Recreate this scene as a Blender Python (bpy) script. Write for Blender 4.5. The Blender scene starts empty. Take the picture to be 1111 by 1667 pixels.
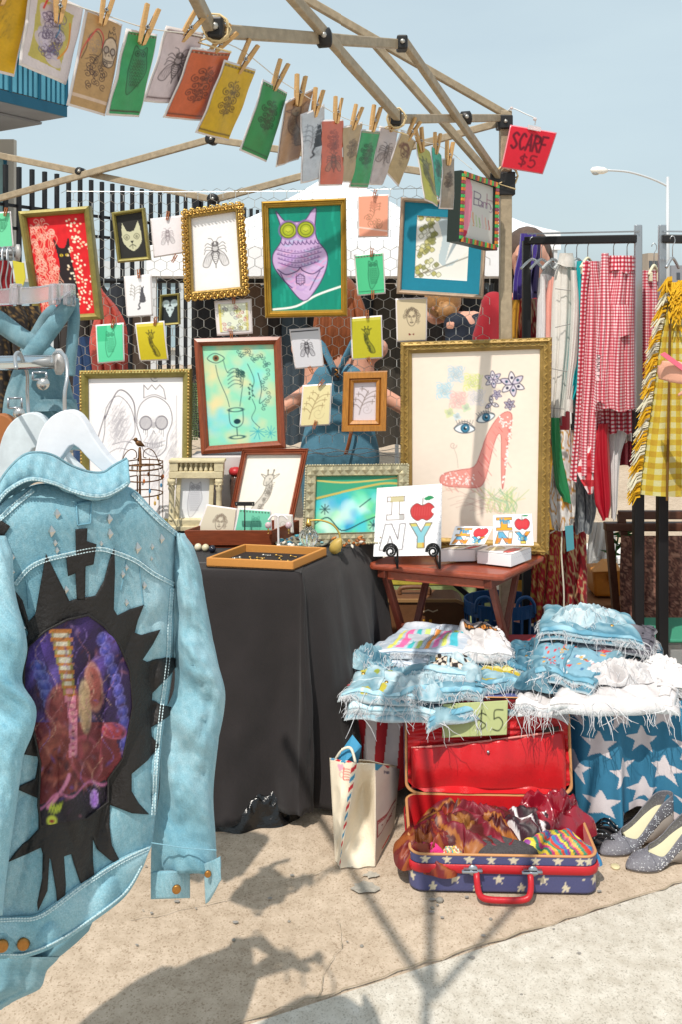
import bpy,bmesh,math,random
import numpy as np
from mathutils import Vector,Matrix,noise,geometry
R = math.radians
rnd = random.Random(7)
sc = bpy.context.scene
C = sc.collection

# ---------------------------------------------------------------- camera
F,CX,CY,EYE = 1500.0,555.5,497.0,1.55       # focal length and horizon of the photograph in its own pixels, eye height in metres
cam_d = bpy.data.cameras.new('camera'); cam = bpy.data.objects.new('camera',cam_d); C.objects.link(cam)
cam.location = (0,0,EYE); cam.rotation_euler = (R(90),0,0)
cam_d.sensor_fit = 'VERTICAL'; cam_d.sensor_height = 36; cam_d.sensor_width = 24
cam_d.lens = F*36/1667; cam_d.shift_y = -(833.5-CY)/1667; cam_d.clip_start = 0.05; cam_d.clip_end = 600
sc.camera = cam
# ---------------------------------------------------------------- world, sun, exposure
SUN_EL,SUN_AZ = 58.0,203.0                      # the sun stands behind the camera, to its left (azimuth clockwise from +Y)
world = bpy.data.worlds.new('World'); sc.world = world; world.use_nodes = True
wn,wl = world.node_tree.nodes,world.node_tree.links
sky = wn.new('ShaderNodeTexSky'); sky.sky_type = 'NISHITA'; sky.sun_disc = False
sky.sun_elevation = R(SUN_EL); sky.sun_rotation = R(SUN_AZ)
sky.air_density = 1.0; sky.dust_density = 3.5; sky.ozone_density = 1.0; sky.altitude = 0
bg = wn['Background']; bg.inputs['Strength'].default_value = 0.128
hz = wn.new('ShaderNodeMix'); hz.data_type = 'RGBA'; hz.inputs[0].default_value = .78; hz.inputs[7].default_value = (4.75,5.75,6.1,1)   # thin summer haze pales the blue
cn = wn.new('ShaderNodeTexNoise'); cn.inputs['Scale'].default_value = 2.2; cn.inputs['Detail'].default_value = 5; ctc = wn.new('ShaderNodeTexCoord'); cmp_ = wn.new('ShaderNodeMapping'); cmp_.inputs['Scale'].default_value = (1,1,3.5)
wl.new(ctc.outputs['Generated'],cmp_.inputs[0]); wl.new(cmp_.outputs[0],cn.inputs['Vector']); crm = wn.new('ShaderNodeMapRange'); crm.inputs[1].default_value = .3; crm.inputs[2].default_value = .7; crm.inputs[3].default_value = .66; crm.inputs[4].default_value = .86
wl.new(cn.outputs[0],crm.inputs[0]); wl.new(crm.outputs[0],hz.inputs[0])   # faint uneven veils of haze
wl.new(sky.outputs[0],hz.inputs[6]); wl.new(hz.outputs[2],bg.inputs['Color'])
sun_d = bpy.data.lights.new('sun','SUN'); sun_d.energy = 3.55; sun_d.angle = R(0.53); sun_d.color = (1.0,0.94,0.85)
sun = bpy.data.objects.new('sun',sun_d); C.objects.link(sun)
_sd = Vector((math.sin(R(SUN_AZ))*math.cos(R(SUN_EL)),math.cos(R(SUN_AZ))*math.cos(R(SUN_EL)),math.sin(R(SUN_EL))))
sun.rotation_euler = _sd.to_track_quat('Z','Y').to_euler(); sun.location = (-3,-3,8)
sc.view_settings.view_transform = 'Standard'; sc.view_settings.look = 'None'
sc.view_settings.exposure = 0.16; sc.view_settings.gamma = 1.0; sc.view_settings.use_curve_mapping = False
sc.render.engine = 'CYCLES'

# ---------------------------------------------------------------- helpers
def P(u,v,Y): return Vector(((u-CX)*Y/F,Y,EYE-(v-CY)*Y/F))          # photo pixel at a distance -> place
def YZ(v,z): return F*(EYE-z)/(v-CY)                                    # distance of a point of height z seen at row v
def PZ(u,v,z): return P(u,v,YZ(v,z))
def lin(h):
    if not isinstance(h,str): return tuple(h[:3])
    h = h.lstrip('#'); o = []
    if len(h) == 3: h = ''.join(c*2 for c in h)
    for i in (0,2,4):
        c = int(h[i:i+2],16)/255
        o.append(c/12.92 if c <= .04045 else ((c+.055)/1.055)**2.4)
    return tuple(o)
def cr(pts,n=8,closed=False):
    """Catmull-Rom through points of any dimension."""
    p = [np.array(q,float) for q in pts]; m = len(p); out = []
    for i in range(m if closed else m-1):
        if closed: a,b,c,d = p[(i-1) % m],p[i],p[(i+1) % m],p[(i+2) % m]
        else: a,b,c,d = p[max(i-1,0)],p[i],p[i+1],p[min(i+2,m-1)]
        for k in range(n):
            t = k/n
            out.append(.5*((2*b)+(c-a)*t+(2*a-5*b+4*c-d)*t*t+(3*b-a-3*c+d)*t**3))
    if not closed: out.append(p[-1])
    return out
def curve_at(pts,x):
    """Smooth table look-up: pts = [(x, y...)], sorted."""
    xs = [q[0] for q in pts]
    if x <= xs[0]: return np.array(pts[0][1:],float)
    if x >= xs[-1]: return np.array(pts[-1][1:],float)
    i = max(k for k in range(len(xs)) if xs[k] <= x); i = min(i,len(xs)-2)
    t = (x-xs[i])/(xs[i+1]-xs[i]); p = [np.array(q[1:],float) for q in pts]
    a,b,c,d = p[max(i-1,0)],p[i],p[i+1],p[min(i+2,len(xs)-1)]
    return .5*((2*b)+(c-a)*t+(2*a-5*b+4*c-d)*t*t+(3*b-a-3*c+d)*t**3)

# ---- materials
MATS = {}
def mat(name,col='#808080',rough=.6,metal=0,namt=0,nscale=20,bump=0,bscale=60,vcol=False,trans=0,alpha=1,spec=.5,
        stretch=None,sheen=0,pattern=None,col2=None,ior=1.45,coat=0):
    if name in MATS: return MATS[name]
    m = bpy.data.materials.new(name); m.use_nodes = True; nt = m.node_tree; N,L = nt.nodes,nt.links
    b = N['Principled BSDF']; b.inputs['Roughness'].default_value = rough; b.inputs['Metallic'].default_value = metal
    b.inputs['Specular IOR Level'].default_value = spec; b.inputs['IOR'].default_value = ior
    b.inputs['Transmission Weight'].default_value = trans; b.inputs['Alpha'].default_value = alpha
    b.inputs['Sheen Weight'].default_value = sheen; b.inputs['Coat Weight'].default_value = coat
    tc = N.new('ShaderNodeTexCoord'); src = tc.outputs['Object']
    if stretch:
        mp = N.new('ShaderNodeMapping'); mp.inputs['Scale'].default_value = stretch; L.new(src,mp.inputs['Vector']); src = mp.outputs[0]
    if vcol:
        at = N.new('ShaderNodeAttribute'); at.attribute_name = 'Col'; out = at.outputs['Color']
    else:
        rg = N.new('ShaderNodeRGB'); rg.outputs[0].default_value = (*lin(col),1); out = rg.outputs[0]
    if pattern:                                       # woven checks: pattern = (period in metres, light, mid, dark)
        p,c0,c1,c2 = pattern
        uv = N.new('ShaderNodeUVMap'); sp = N.new('ShaderNodeSeparateXYZ'); L.new(uv.outputs[0],sp.inputs[0]); hs = []
        for ax in (0,1):
            d = N.new('ShaderNodeMath'); d.operation = 'MULTIPLY'; d.inputs[1].default_value = 1/p; L.new(sp.outputs[ax],d.inputs[0])
            f = N.new('ShaderNodeMath'); f.operation = 'FRACT'; L.new(d.outputs[0],f.inputs[0])
            g = N.new('ShaderNodeMath'); g.operation = 'GREATER_THAN'; g.inputs[1].default_value = .5; L.new(f.outputs[0],g.inputs[0]); hs.append(g)
        ad = N.new('ShaderNodeMath'); ad.operation = 'ADD'; L.new(hs[0].outputs[0],ad.inputs[0]); L.new(hs[1].outputs[0],ad.inputs[1])
        hf = N.new('ShaderNodeMath'); hf.operation = 'MULTIPLY'; hf.inputs[1].default_value = .45; L.new(ad.outputs[0],hf.inputs[0])
        rp = N.new('ShaderNodeValToRGB'); rp.color_ramp.interpolation = 'CONSTANT'; e = rp.color_ramp.elements
        e[0].position = 0; e[0].color = (*lin(c0),1); e[1].position = .3; e[1].color = (*lin(c1),1)
        k = e.new(.7); k.color = (*lin(c2),1); L.new(hf.outputs[0],rp.inputs[0]); out = rp.outputs[0]
    if namt:
        no = N.new('ShaderNodeTexNoise'); no.inputs['Scale'].default_value = nscale; no.inputs['Detail'].default_value = 6; no.inputs['Roughness'].default_value = .62
        L.new(src,no.inputs['Vector'])
        mr = N.new('ShaderNodeMapRange'); mr.inputs[1].default_value = .25; mr.inputs[2].default_value = .75
        L.new(no.outputs[0],mr.inputs[0])
        if col2:
            mx = N.new('ShaderNodeMix'); mx.data_type = 'RGBA'; mr.inputs[3].default_value = 0; mr.inputs[4].default_value = namt
            L.new(mr.outputs[0],mx.inputs[0]); L.new(out,mx.inputs[6]); mx.inputs[7].default_value = (*lin(col2),1); out = mx.outputs[2]
        else:
            mr.inputs[3].default_value = 1-namt; mr.inputs[4].default_value = 1+namt*.6
            mx = N.new('ShaderNodeMix'); mx.data_type = 'RGBA'; mx.blend_type = 'MULTIPLY'; mx.inputs[0].default_value = 1
            L.new(out,mx.inputs[6]); L.new(mr.outputs[0],mx.inputs[7]); out = mx.outputs[2]
    L.new(out,b.inputs['Base Color'])
    if bump:
        bn = N.new('ShaderNodeTexNoise'); bn.inputs['Scale'].default_value = bscale; bn.inputs['Detail'].default_value = 5; L.new(src,bn.inputs['Vector'])
        bp = N.new('ShaderNodeBump'); bp.inputs['Strength'].default_value = bump; bp.inputs['Distance'].default_value = .01
        L.new(bn.outputs[0],bp.inputs['Height']); L.new(bp.outputs[0],b.inputs['Normal'])
    MATS[name] = m
    return m

# ---- objects
ORG = {}
def _finish(o,parent,origin,label,cat,group,kind):
    C.objects.link(o); ORG[o] = Vector(origin)
    if parent is not None: o.parent = parent
    else: o.location = origin
    if label: o['label'] = label
    if cat: o['category'] = cat
    if group: o['group'] = group
    if kind: o['kind'] = kind
    return o
def thing(name,label,cat,loc,group=None):
    o = bpy.data.objects.new(name,None); o.empty_display_size = .05
    return _finish(o,None,loc,label,cat,group,None)
def grid_obj(name,pts,m,parent=None,cols=None,uv=None,wrap=False,caps=False,label=None,cat=None,group=None,kind=None,smooth=True,thick=0,flip=False):
    """A sheet from a (rows, columns, 3) array of places, with optional colours and woven coordinates."""
    pts = np.asarray(pts,float); h,w = pts.shape[:2]; V = pts.reshape(-1,3)
    org = np.array(ORG[parent]) if parent is not None else np.array([V[:,0].mean(),V[:,1].mean(),V[:,2].min()])
    wc = w if wrap else w-1
    i,j = np.meshgrid(np.arange(h-1),np.arange(wc),indexing='ij'); j2 = (j+1) % w
    fs = np.stack([i*w+j,(i+1)*w+j,(i+1)*w+j2,i*w+j2],-1).reshape(-1,4)
    if flip: fs = fs[:,::-1]
    me = bpy.data.meshes.new(name); nv,nf = len(V),len(fs)
    me.vertices.add(nv); me.vertices.foreach_set('co',(V-org).astype(np.float32).ravel())
    me.loops.add(nf*4); me.loops.foreach_set('vertex_index',fs.astype(np.int32).ravel())
    me.polygons.add(nf); me.polygons.foreach_set('loop_start',np.arange(0,nf*4,4,dtype=np.int32))
    me.update(calc_edges=True)
    me.polygons.foreach_set('use_smooth',np.full(nf,smooth))
    if cols is not None:
        ca = me.color_attributes.new('Col','FLOAT_COLOR','POINT')
        c4 = np.ones((nv,4),np.float32); c4[:,:3] = np.asarray(cols,float).reshape(-1,3); ca.data.foreach_set('color',c4.ravel())
    if uv is not None:
        U = np.asarray(uv,float).reshape(-1,2); ul = me.uv_layers.new(name='UVMap')
        lu = U[fs.ravel()]
        ul.data.foreach_set('uv',lu.astype(np.float32).ravel())
    me.materials.append(m); me.validate()
    o = bpy.data.objects.new(name,me)
    if thick:
        s = o.modifiers.new('thickness','SOLIDIFY'); s.thickness = thick; s.offset = -1
    return _finish(o,parent,org,label,cat,group,kind)
class MB:
    """Collects shapes into one mesh."""
    def __init__(s): s.v,s.f,s.mi = [],[],[]
    def add(s,vs,fs,mi=0):
        n = len(s.v); s.v += [tuple(q) for q in vs]
        for f in fs: s.f.append([n+k for k in f]); s.mi.append(mi)
    def box(s,c,size,rot=None,mi=0,taper=1):
        sx,sy,sz = [q/2 for q in size]; vs = []
        for z in (-1,1):
            t = 1 if z < 0 else taper
            for x,y in ((-1,-1),(1,-1),(1,1),(-1,1)):
                q = Vector((x*sx*t,y*sy*t,z*sz))
                if rot is not None: q = rot @ q
                vs.append(q+Vector(c))
        s.add(vs,[(0,3,2,1),(4,5,6,7),(0,1,5,4),(1,2,6,5),(2,3,7,6),(3,0,4,7)],mi)
    def bar(s,a,b,w,d,up=(0,0,1),mi=0):
        a,b = Vector(a),Vector(b); z = (b-a).normalized(); x = Vector(up).cross(z)
        if x.length < 1e-4: x = Vector((1,0,0)).cross(z)
        x.normalize(); y = z.cross(x); vs = []
        for p in (a,b):
            for i,j in ((-1,-1),(1,-1),(1,1),(-1,1)): vs.append(p+x*i*w/2+y*j*d/2)
        s.add(vs,[(0,3,2,1),(4,5,6,7),(0,1,5,4),(1,2,6,5),(2,3,7,6),(3,0,4,7)],mi)
    def tube(s,pts,r,n=8,mi=0,cap=True,flat=1):
        pts = [Vector(p) for p in pts]; m = len(pts); rs = r if isinstance(r,(list,tuple)) else [r]*m
        vs,fs = [],[]; px = None
        for i,p in enumerate(pts):
            t = (pts[min(i+1,m-1)]-pts[max(i-1,0)])
            t = t.normalized() if t.length > 1e-9 else Vector((0,0,1))
            if px is None:
                px = t.orthogonal().normalized()
            px = (px-t*px.dot(t)); px = px.normalized() if px.length > 1e-6 else t.orthogonal().normalized()
            py = t.cross(px)
            for k in range(n):
                a = 2*math.pi*k/n; vs.append(p+(px*math.cos(a)+py*math.sin(a)*flat)*rs[i])
        for i in range(m-1):
            for k in range(n): fs.append((i*n+k,i*n+(k+1) % n,(i+1)*n+(k+1) % n,(i+1)*n+k))
        if cap: fs.append(tuple(range(n))[::-1]); fs.append(tuple((m-1)*n+k for k in range(n)))
        s.add(vs,fs,mi)
    def lathe(s,c,prof,n=16,mi=0,axis=None,sx=1):
        c = Vector(c); q = Vector((0,0,1)).rotation_difference(Vector(axis)) if axis is not None else None
        vs,fs = [],[]
        for r,z in prof:
            for k in range(n):
                a = 2*math.pi*k/n; p = Vector((r*math.cos(a)*sx,r*math.sin(a),z))
                if q is not None: p = q @ p
                vs.append(c+p)
        for i in range(len(prof)-1):
            for k in range(n): fs.append((i*n+k,i*n+(k+1) % n,(i+1)*n+(k+1) % n,(i+1)*n+k))
        fs.append(tuple(range(n))[::-1]); fs.append(tuple((len(prof)-1)*n+k for k in range(n)))
        s.add(vs,fs,mi)
    def ball(s,c,r,n=10,m=6,mi=0):
        if not isinstance(r,(list,tuple)): r = (r,r,r)
        vs,fs = [],[]
        for i in range(m+1):
            t = math.pi*(.02+.96*i/m)
            for k in range(n):
                a = 2*math.pi*k/n
                vs.append(Vector(c)+Vector((r[0]*math.sin(t)*math.cos(a),r[1]*math.sin(t)*math.sin(a),r[2]*math.cos(t))))
        for i in range(m):
            for k in range(n): fs.append((i*n+k,(i+1)*n+k,(i+1)*n+(k+1) % n,i*n+(k+1) % n))
        fs.append(tuple(range(n))); fs.append(tuple(m*n+k for k in range(n))[::-1])
        s.add(vs,fs,mi)
    def prism(s,poly,d,mi=0):
        """poly: places of one face; d: thickness vector."""
        n = len(poly); poly = [Vector(p) for p in poly]; d = Vector(d)
        s.add(poly+[p+d for p in poly],[tuple(range(n)),tuple(range(n,2*n))[::-1]]+[(i,n+i,n+(i+1) % n,(i+1) % n) for i in range(n)],mi)
    def build(s,name,mats,parent=None,label=None,cat=None,group=None,kind=None,smooth=False,loc=None,bevel=0,sub=0,thick=0):
        V = np.array([tuple(q) for q in s.v],float)
        if parent is not None: org = np.array(ORG[parent])
        elif loc is not None: org = np.array(loc)
        else: org = np.array([V[:,0].mean(),V[:,1].mean(),V[:,2].min()])
        me = bpy.data.meshes.new(name); me.from_pydata((V-org).tolist(),[],s.f)
        for m in (mats if isinstance(mats,(list,tuple)) else [mats]): me.materials.append(m)
        if any(s.mi): me.polygons.foreach_set('material_index',s.mi)
        bm = bmesh.new(); bm.from_mesh(me); bmesh.ops.recalc_face_normals(bm,faces=bm.faces); bm.to_mesh(me); bm.free()
        if smooth: me.polygons.foreach_set('use_smooth',[True]*len(me.polygons))
        o = bpy.data.objects.new(name,me)
        if bevel:
            b = o.modifiers.new('bevel','BEVEL'); b.width = bevel; b.segments = 2; b.limit_method = 'ANGLE'
        if thick:
            b = o.modifiers.new('thickness','SOLIDIFY'); b.thickness = thick; b.offset = 0
        if sub:
            b = o.modifiers.new('round','SUBSURF'); b.levels = b.render_levels = sub
        return _finish(o,parent,org,label,cat,group,kind)
def copy_tree(o,loc,label=None,group=None,rot=None):
    """A copy of a thing with copies of its parts and their pieces."""
    c = o.copy(); C.objects.link(c); c.location = loc; ORG[c] = Vector(loc)
    if rot is not None: c.rotation_euler = rot
    if label: c['label'] = label
    if group: c['group'] = group
    for ch in o.children:
        k = ch.copy(); C.objects.link(k); k.parent = c
        for g in ch.children:
            q = g.copy(); C.objects.link(q); q.parent = k
    return c
def fbm(x,y,z=0,o=3,s=1.0):
    v = 0; a = 1; 
    for _ in range(o):
        v += a*noise.noise((x*s,y*s,z)); s *= 2.1; a *= .5
    return v
def nz(x,y,seed=0):
    """Fast smooth noise on numpy arrays: a few rotated sines."""
    r = np.random.RandomState(seed); v = np.zeros(np.broadcast(x,y).shape)
    for k in range(7):
        a = r.rand()*6.28; f = .6+1.5*r.rand(); ph = r.rand()*6.28
        v = v+np.sin((x*math.cos(a)+y*math.sin(a))*f*2.2+ph+1.3*np.sin((x*math.sin(a)-y*math.cos(a))*f+ph*2))
    return v/4.2

# ---- flat artwork: a small painter's canvas whose colours go to the points of the paper's mesh
class Art:
    def __init__(s,w,h,bgc='#ffffff',seed=1):
        s.w,s.h = max(int(w),6),max(int(h),6); s.asp = s.h/s.w; s.a = np.empty((s.h,s.w,3)); s.a[:] = lin(bgc)
        yy,xx = np.mgrid[0:s.h,0:s.w]; s.x = xx/(s.w-1); s.y = yy/(s.w-1); s.px = 1/(s.w-1); s.r = random.Random(seed)
    def blend(s,m,col,al=1,sl=None):
        c = np.array(lin(col)); m = np.clip(m*al,0,1)[...,None]
        if sl is None: s.a = s.a*(1-m)+c*m
        else: s.a[sl] = s.a[sl]*(1-m)+c*m
    def line(s,pts,col='#33302e',wd=1.0,al=1,closed=False,sm=5):
        p = cr(pts,sm,closed) if sm and len(pts) > 2 else [np.array(q,float) for q in pts]
        if closed: p = list(p)+[p[0]]
        hw = wd*s.px/2
        P_ = np.array(p); pad = hw+2*s.px
        x0,y0 = (P_.min(0)-pad)/s.px; x1,y1 = (P_.max(0)+pad)/s.px
        x0,y0 = max(int(x0),0),max(int(y0),0); x1,y1 = min(int(x1)+2,s.w),min(int(y1)+2,s.h)
        if x1 <= x0 or y1 <= y0: return
        sl = (slice(y0,y1),slice(x0,x1)); X,Y = s.x[sl],s.y[sl]; D = np.full(X.shape,9.)
        for a,b in zip(p[:-1],p[1:]):
            d = b-a; l2 = d.dot(d)+1e-12
            t = np.clip(((X-a[0])*d[0]+(Y-a[1])*d[1])/l2,0,1)
            D = np.minimum(D,(X-a[0]-t*d[0])**2+(Y-a[1]-t*d[1])**2)
        D = np.sqrt(D); s.blend(np.clip((hw-D)/s.px+.5,0,1),col,al,sl)
    def poly(s,pts,col,al=1,sm=0,edge=None,ew=1):
        p = cr(pts,sm,True) if sm else [np.array(q,float) for q in pts]
        m = np.zeros(s.x.shape,bool)
        for a,b in zip(p,p[1:]+p[:1]):
            if a[1] == b[1]: continue
            c = ((a[1] > s.y) != (b[1] > s.y)) & (s.x < (b[0]-a[0])*(s.y-a[1])/(b[1]-a[1])+a[0]); m ^= c
        s.blend(m.astype(float),col,al)
        if edge: s.line(pts,edge,ew,1,True,sm)
    def ell(s,cx,cy,rx,ry,col,al=1,rot=0,ring=0):
        c,q = math.cos(rot),math.sin(rot); X,Y = s.x-cx,s.y-cy
        d = np.sqrt(((X*c+Y*q)/rx)**2+((-X*q+Y*c)/ry)**2); k = min(rx,ry)/s.px
        m = np.clip((1-d)*k+.5,0,1) if not ring else np.clip((ring/2-np.abs(1-d)*k)+.5,0,1)
        s.blend(m,col,al)
    def wash(s,col,cx,cy,r,al=.5,seed=0):
        d = np.sqrt((s.x-cx)**2+(s.y-cy)**2)/r+.5*nz(s.x*9,s.y*9,seed); s.blend(np.clip(1.25-d,0,1),col,al)
    def mottle(s,amt=.06,sc_=14,seed=3):
        s.a = np.clip(s.a*(1+amt*nz(s.x*sc_,s.y*sc_,seed))[...,None],0,1)
    def rect(s,x0,y0,x1,y1,col,al=1): s.poly([(x0,y0),(x1,y0),(x1,y1),(x0,y1)],col,al)
    def spiral(s,cx,cy,r,turns=1.5,d=1,a0=0,col='#333',wd=1,al=1):
        n = int(9*turns)+4
        s.line([(cx+r*(1-k/n*.85)*math.cos(a0+d*k/n*turns*6.28),cy+r*(1-k/n*.85)*math.sin(a0+d*k/n*turns*6.28)) for k in range(n+1)],col,wd,al,False,3)
    def text(s,t,x,y,size,col='#222',wd=1.2,al=1,slant=0,gap=.75,xs=.6):
        for ch in t:
            for st in GLYPH.get(ch,[]):
                s.line([(x+(gx+slant*(1-gy))*size*xs,y+gy*size) for gx,gy in st],col,wd,al,False,4 if ch in 'SCDOGBRPU3569$aonuedmcsrbyt' else 0)
            x += size*gap
GLYPH = {
 'S': [[(1,.12),(.5,0),(.05,.22),(.5,.48),(.95,.75),(.5,1),(0,.86)]],'C': [[(1,.15),(.5,0),(.05,.5),(.5,1),(1,.85)]],
 'A': [[(0,1),(.5,0),(1,1)],[(.2,.65),(.8,.65)]],'R': [[(0,1),(0,0)],[(0,0),(.9,.1),(.9,.42),(.05,.5)],[(.2,.5),(1,1)]],
 'F': [[(0,1),(0,0),(.95,0)],[(0,.48),(.75,.48)]],'$': [[(.95,.2),(.5,.1),(.05,.3),(.5,.5),(.95,.7),(.5,.9),(.05,.82)],[(.5,-.05),(.5,1.05)]],
 '5': [[(.95,0),(.15,0),(.1,.42)],[(.1,.42),(.6,.36),(.98,.66),(.6,1),(0,.92)]],'3': [[(.05,.08),(.6,0),(.85,.22),(.4,.47),(.95,.72),(.5,1),(0,.9)]],
 'I': [[(.5,0),(.5,1)],[(.1,0),(.9,0)],[(.1,1),(.9,1)]],'N': [[(0,1),(0,0),(1,1),(1,0)]],'Y': [[(0,0),(.5,.5),(1,0)],[(.5,.5),(.5,1)]],
 'M': [[(0,1),(0,0),(.5,.6),(1,0),(1,1)]],'T': [[(0,0),(1,0)],[(.5,0),(.5,1)]],'O': [[(.5,0),(0,.5),(.5,1),(1,.5),(.5,0)]],
 'E': [[(1,0),(0,0),(0,1),(1,1)],[(0,.5),(.8,.5)]],'U': [[(0,0),(.05,.8),(.5,1),(.95,.8),(1,0)]],'D': [[(0,0),(0,1)],[(0,0),(.9,.2),(.9,.8),(0,1)]],
 'H': [[(0,0),(0,1)],[(1,0),(1,1)],[(0,.5),(1,.5)]],'P': [[(0,1),(0,0)],[(0,0),(.9,.1),(.9,.45),(0,.52)]],'L': [[(0,0),(0,1),(.95,1)]],
 'B': [[(0,0),(0,1)],[(0,0),(.8,.1),(.7,.45),(0,.5)],[(0,.5),(.95,.6),(.9,.92),(0,1)]],'V': [[(0,0),(.5,1),(1,0)]],'W': [[(0,0),(.25,1),(.5,.4),(.75,1),(1,0)]],
 'e': [[(.05,.7),(.9,.68),(.5,.4),(.05,.7),(.5,1),(.95,.92)]],'n': [[(.05,.42),(.05,1)],[(.05,.6),(.5,.4),(.9,.6),(.9,1)]],'u': [[(.05,.42),(.1,.9),(.5,1),(.9,.8),(.9,.42)],[(.9,.8),(.95,1)]],
 'y': [[(.05,.42),(.5,.9)],[(.95,.42),(.4,1.25),(.05,1.25)]],'t': [[(.4,.1),(.4,.9),(.8,1)],[(.05,.42),(.8,.42)]],'o': [[(.5,.4),(.05,.7),(.5,1),(.95,.7),(.5,.4)]],
 'a': [[(.9,.5),(.4,.42),(.05,.75),(.5,1),(.9,.6)],[(.92,.42),(.95,1)]],'l': [[(.4,0),(.4,1)]],'m': [[(0,.42),(0,1)],[(0,.55),(.3,.4),(.5,.6),(.5,1)],[(.5,.55),(.8,.4),(1,.6),(1,1)]],
 'r': [[(.1,.42),(.1,1)],[(.1,.6),(.5,.4),(.9,.48)]],'s': [[(.9,.48),(.4,.4),(.2,.6),(.8,.8),(.5,1),(.05,.92)]],'d': [[(.9,0),(.9,1)],[(.9,.6),(.4,.42),(.05,.75),(.5,1),(.9,.8)]],
}
def quad_pts(c,h,w,curl=0,n=None,wob=0,seed=0,off=0):
    """Bilinear sheet over four places TL, TR, BR, BL, bowed along its height by curl."""
    TL,TR,BR,BL = [np.array(q,float) for q in c]
    s = np.linspace(0,1,w)[None,:,None]; t = np.linspace(0,1,h)[:,None,None]
    p = (TL*(1-s)+TR*s)*(1-t)+(BL*(1-s)+BR*s)*t
    ex = (TR-TL)+(BR-BL); ey = (BL-TL)+(BR-TR); nn = np.cross(ex,ey); nn /= np.linalg.norm(nn)
    if nn[1] > 0: nn = -nn
    d = curl*(np.sin(t*math.pi)*.6+t*t*.8)+curl*.5*np.sin(s*math.pi)+off
    if wob: d = d+wob*nz(s*3,t*3,seed)
    return p+nn*d,nn

# ================================================================ the setting
g_m = mat('concrete_tan','#c4ad90',.92,namt=.5,nscale=9,bump=.35,bscale=140)
def _ground_nodes(m,c0,c1,spk,scale):
    """Aggregate concrete: broad stains, mid mottling and dark and pale grains."""
    nt = m.node_tree; N,L = nt.nodes,nt.links; b = N['Principled BSDF']
    tc = N.new('ShaderNodeTexCoord'); src = tc.outputs['Object']
    def nse(s,d=5,r=.6):
        n = N.new('ShaderNodeTexNoise'); n.inputs['Scale'].default_value = s; n.inputs['Detail'].default_value = d; n.inputs['Roughness'].default_value = r; L.new(src,n.inputs['Vector']); return n.outputs[0]
    def ramp(a,lo,hi,c_lo,c_hi):
        r = N.new('ShaderNodeValToRGB'); e = r.color_ramp.elements; e[0].position = lo; e[1].position = hi
        e[0].color = (*lin(c_lo),1); e[1].color = (*lin(c_hi),1); L.new(a,r.inputs[0]); return r.outputs[0]
    def mul(a,c,f=1):
        x = N.new('ShaderNodeMix'); x.data_type = 'RGBA'; x.blend_type = 'MULTIPLY'; x.inputs[0].default_value = f; L.new(a,x.inputs[6]); L.new(c,x.inputs[7]); return x.outputs[2]
    base = ramp(nse(1.3,6),.35,.68,c0,c1)
    base = mul(base,ramp(nse(22,6,.7),.3,.7,'#d8d4ce','#ffffff'))
    vo = N.new('ShaderNodeTexVoronoi'); vo.inputs['Scale'].default_value = scale; L.new(src,vo.inputs['Vector'])
    base = mul(base,ramp(vo.outputs['Color'],.1,.35,spk,'#ffffff'),.55)
    v2 = N.new('ShaderNodeTexVoronoi'); v2.inputs['Scale'].default_value = scale*.42; L.new(src,v2.inputs['Vector'])
    base = mul(base,ramp(v2.outputs['Distance'],.05,.22,'#9a8f82','#ffffff'),.35)
    L.new(base,b.inputs['Base Color'])
    bp = N.new('ShaderNodeBump'); bp.inputs['Strength'].default_value = .35; bp.inputs['Distance'].default_value = .004
    L.new(nse(120,4),bp.inputs['Height']); L.new(bp.outputs[0],b.inputs['Normal'])
_ground_nodes(g_m,'#bfac97','#d2c0ac','#a99a86',260)
s_m = mat('concrete_pale','#c8c4bc',.92); _ground_nodes(s_m,'#cbc4b8','#d8d2c7','#aaa59d',300)
b = MB(); b.add([(-200,-100,0),(200,-100,0),(200,300,0),(-200,300,0)],[(0,1,2,3)]); ground = b.build('ground',g_m,kind='structure',loc=(0,0,0))
l0,l1 = PZ(330,1695,0),PZ(1250,1395,0); dl = (l1-l0)
b = MB(); b.add([Vector((q[0],q[1],.004)) for q in (l0-dl*.8,(-1,-3,0),(5,-3,0),(5,2,0),l1+dl*1.2)],[(0,1,2,3,4)])
b.build('pavement',s_m,kind='structure',loc=(1,0,0))
ck = mat('crack_dark','#9c8d78',.95)
def crack(pts,w,seed):
    r = random.Random(seed); p = [PZ(u,v,0) for u,v in pts]; p = [Vector(q) for q in cr(p,7)]; L_,R_ = [],[]
    for i,q in enumerate(p):
        t = (p[min(i+1,len(p)-1)]-p[max(i-1,0)]).normalized(); s = Vector((-t.y,t.x,0)); o = s*r.uniform(-.006,.006); k = w*r.uniform(.4,1.2)
        L_.append(q+o+s*k/2+Vector((0,0,.0075))); R_.append(q+o-s*k/2+Vector((0,0,.0075)))
    n = len(p); b = MB(); b.add(L_+R_,[(i,i+1,n+i+1,n+i) for i in range(n-1)]); b.build('crack',ck,parent=ground)
crack([(300,1700),(420,1660),(560,1614),(720,1564),(900,1507),(1060,1456),(1180,1418)],.006,1)
crack([(548,1500),(556,1540),(530,1584),(515,1632)],.002,2)
crack([(210,1500),(330,1478),(470,1440),(560,1408)],.002,3)

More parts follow.
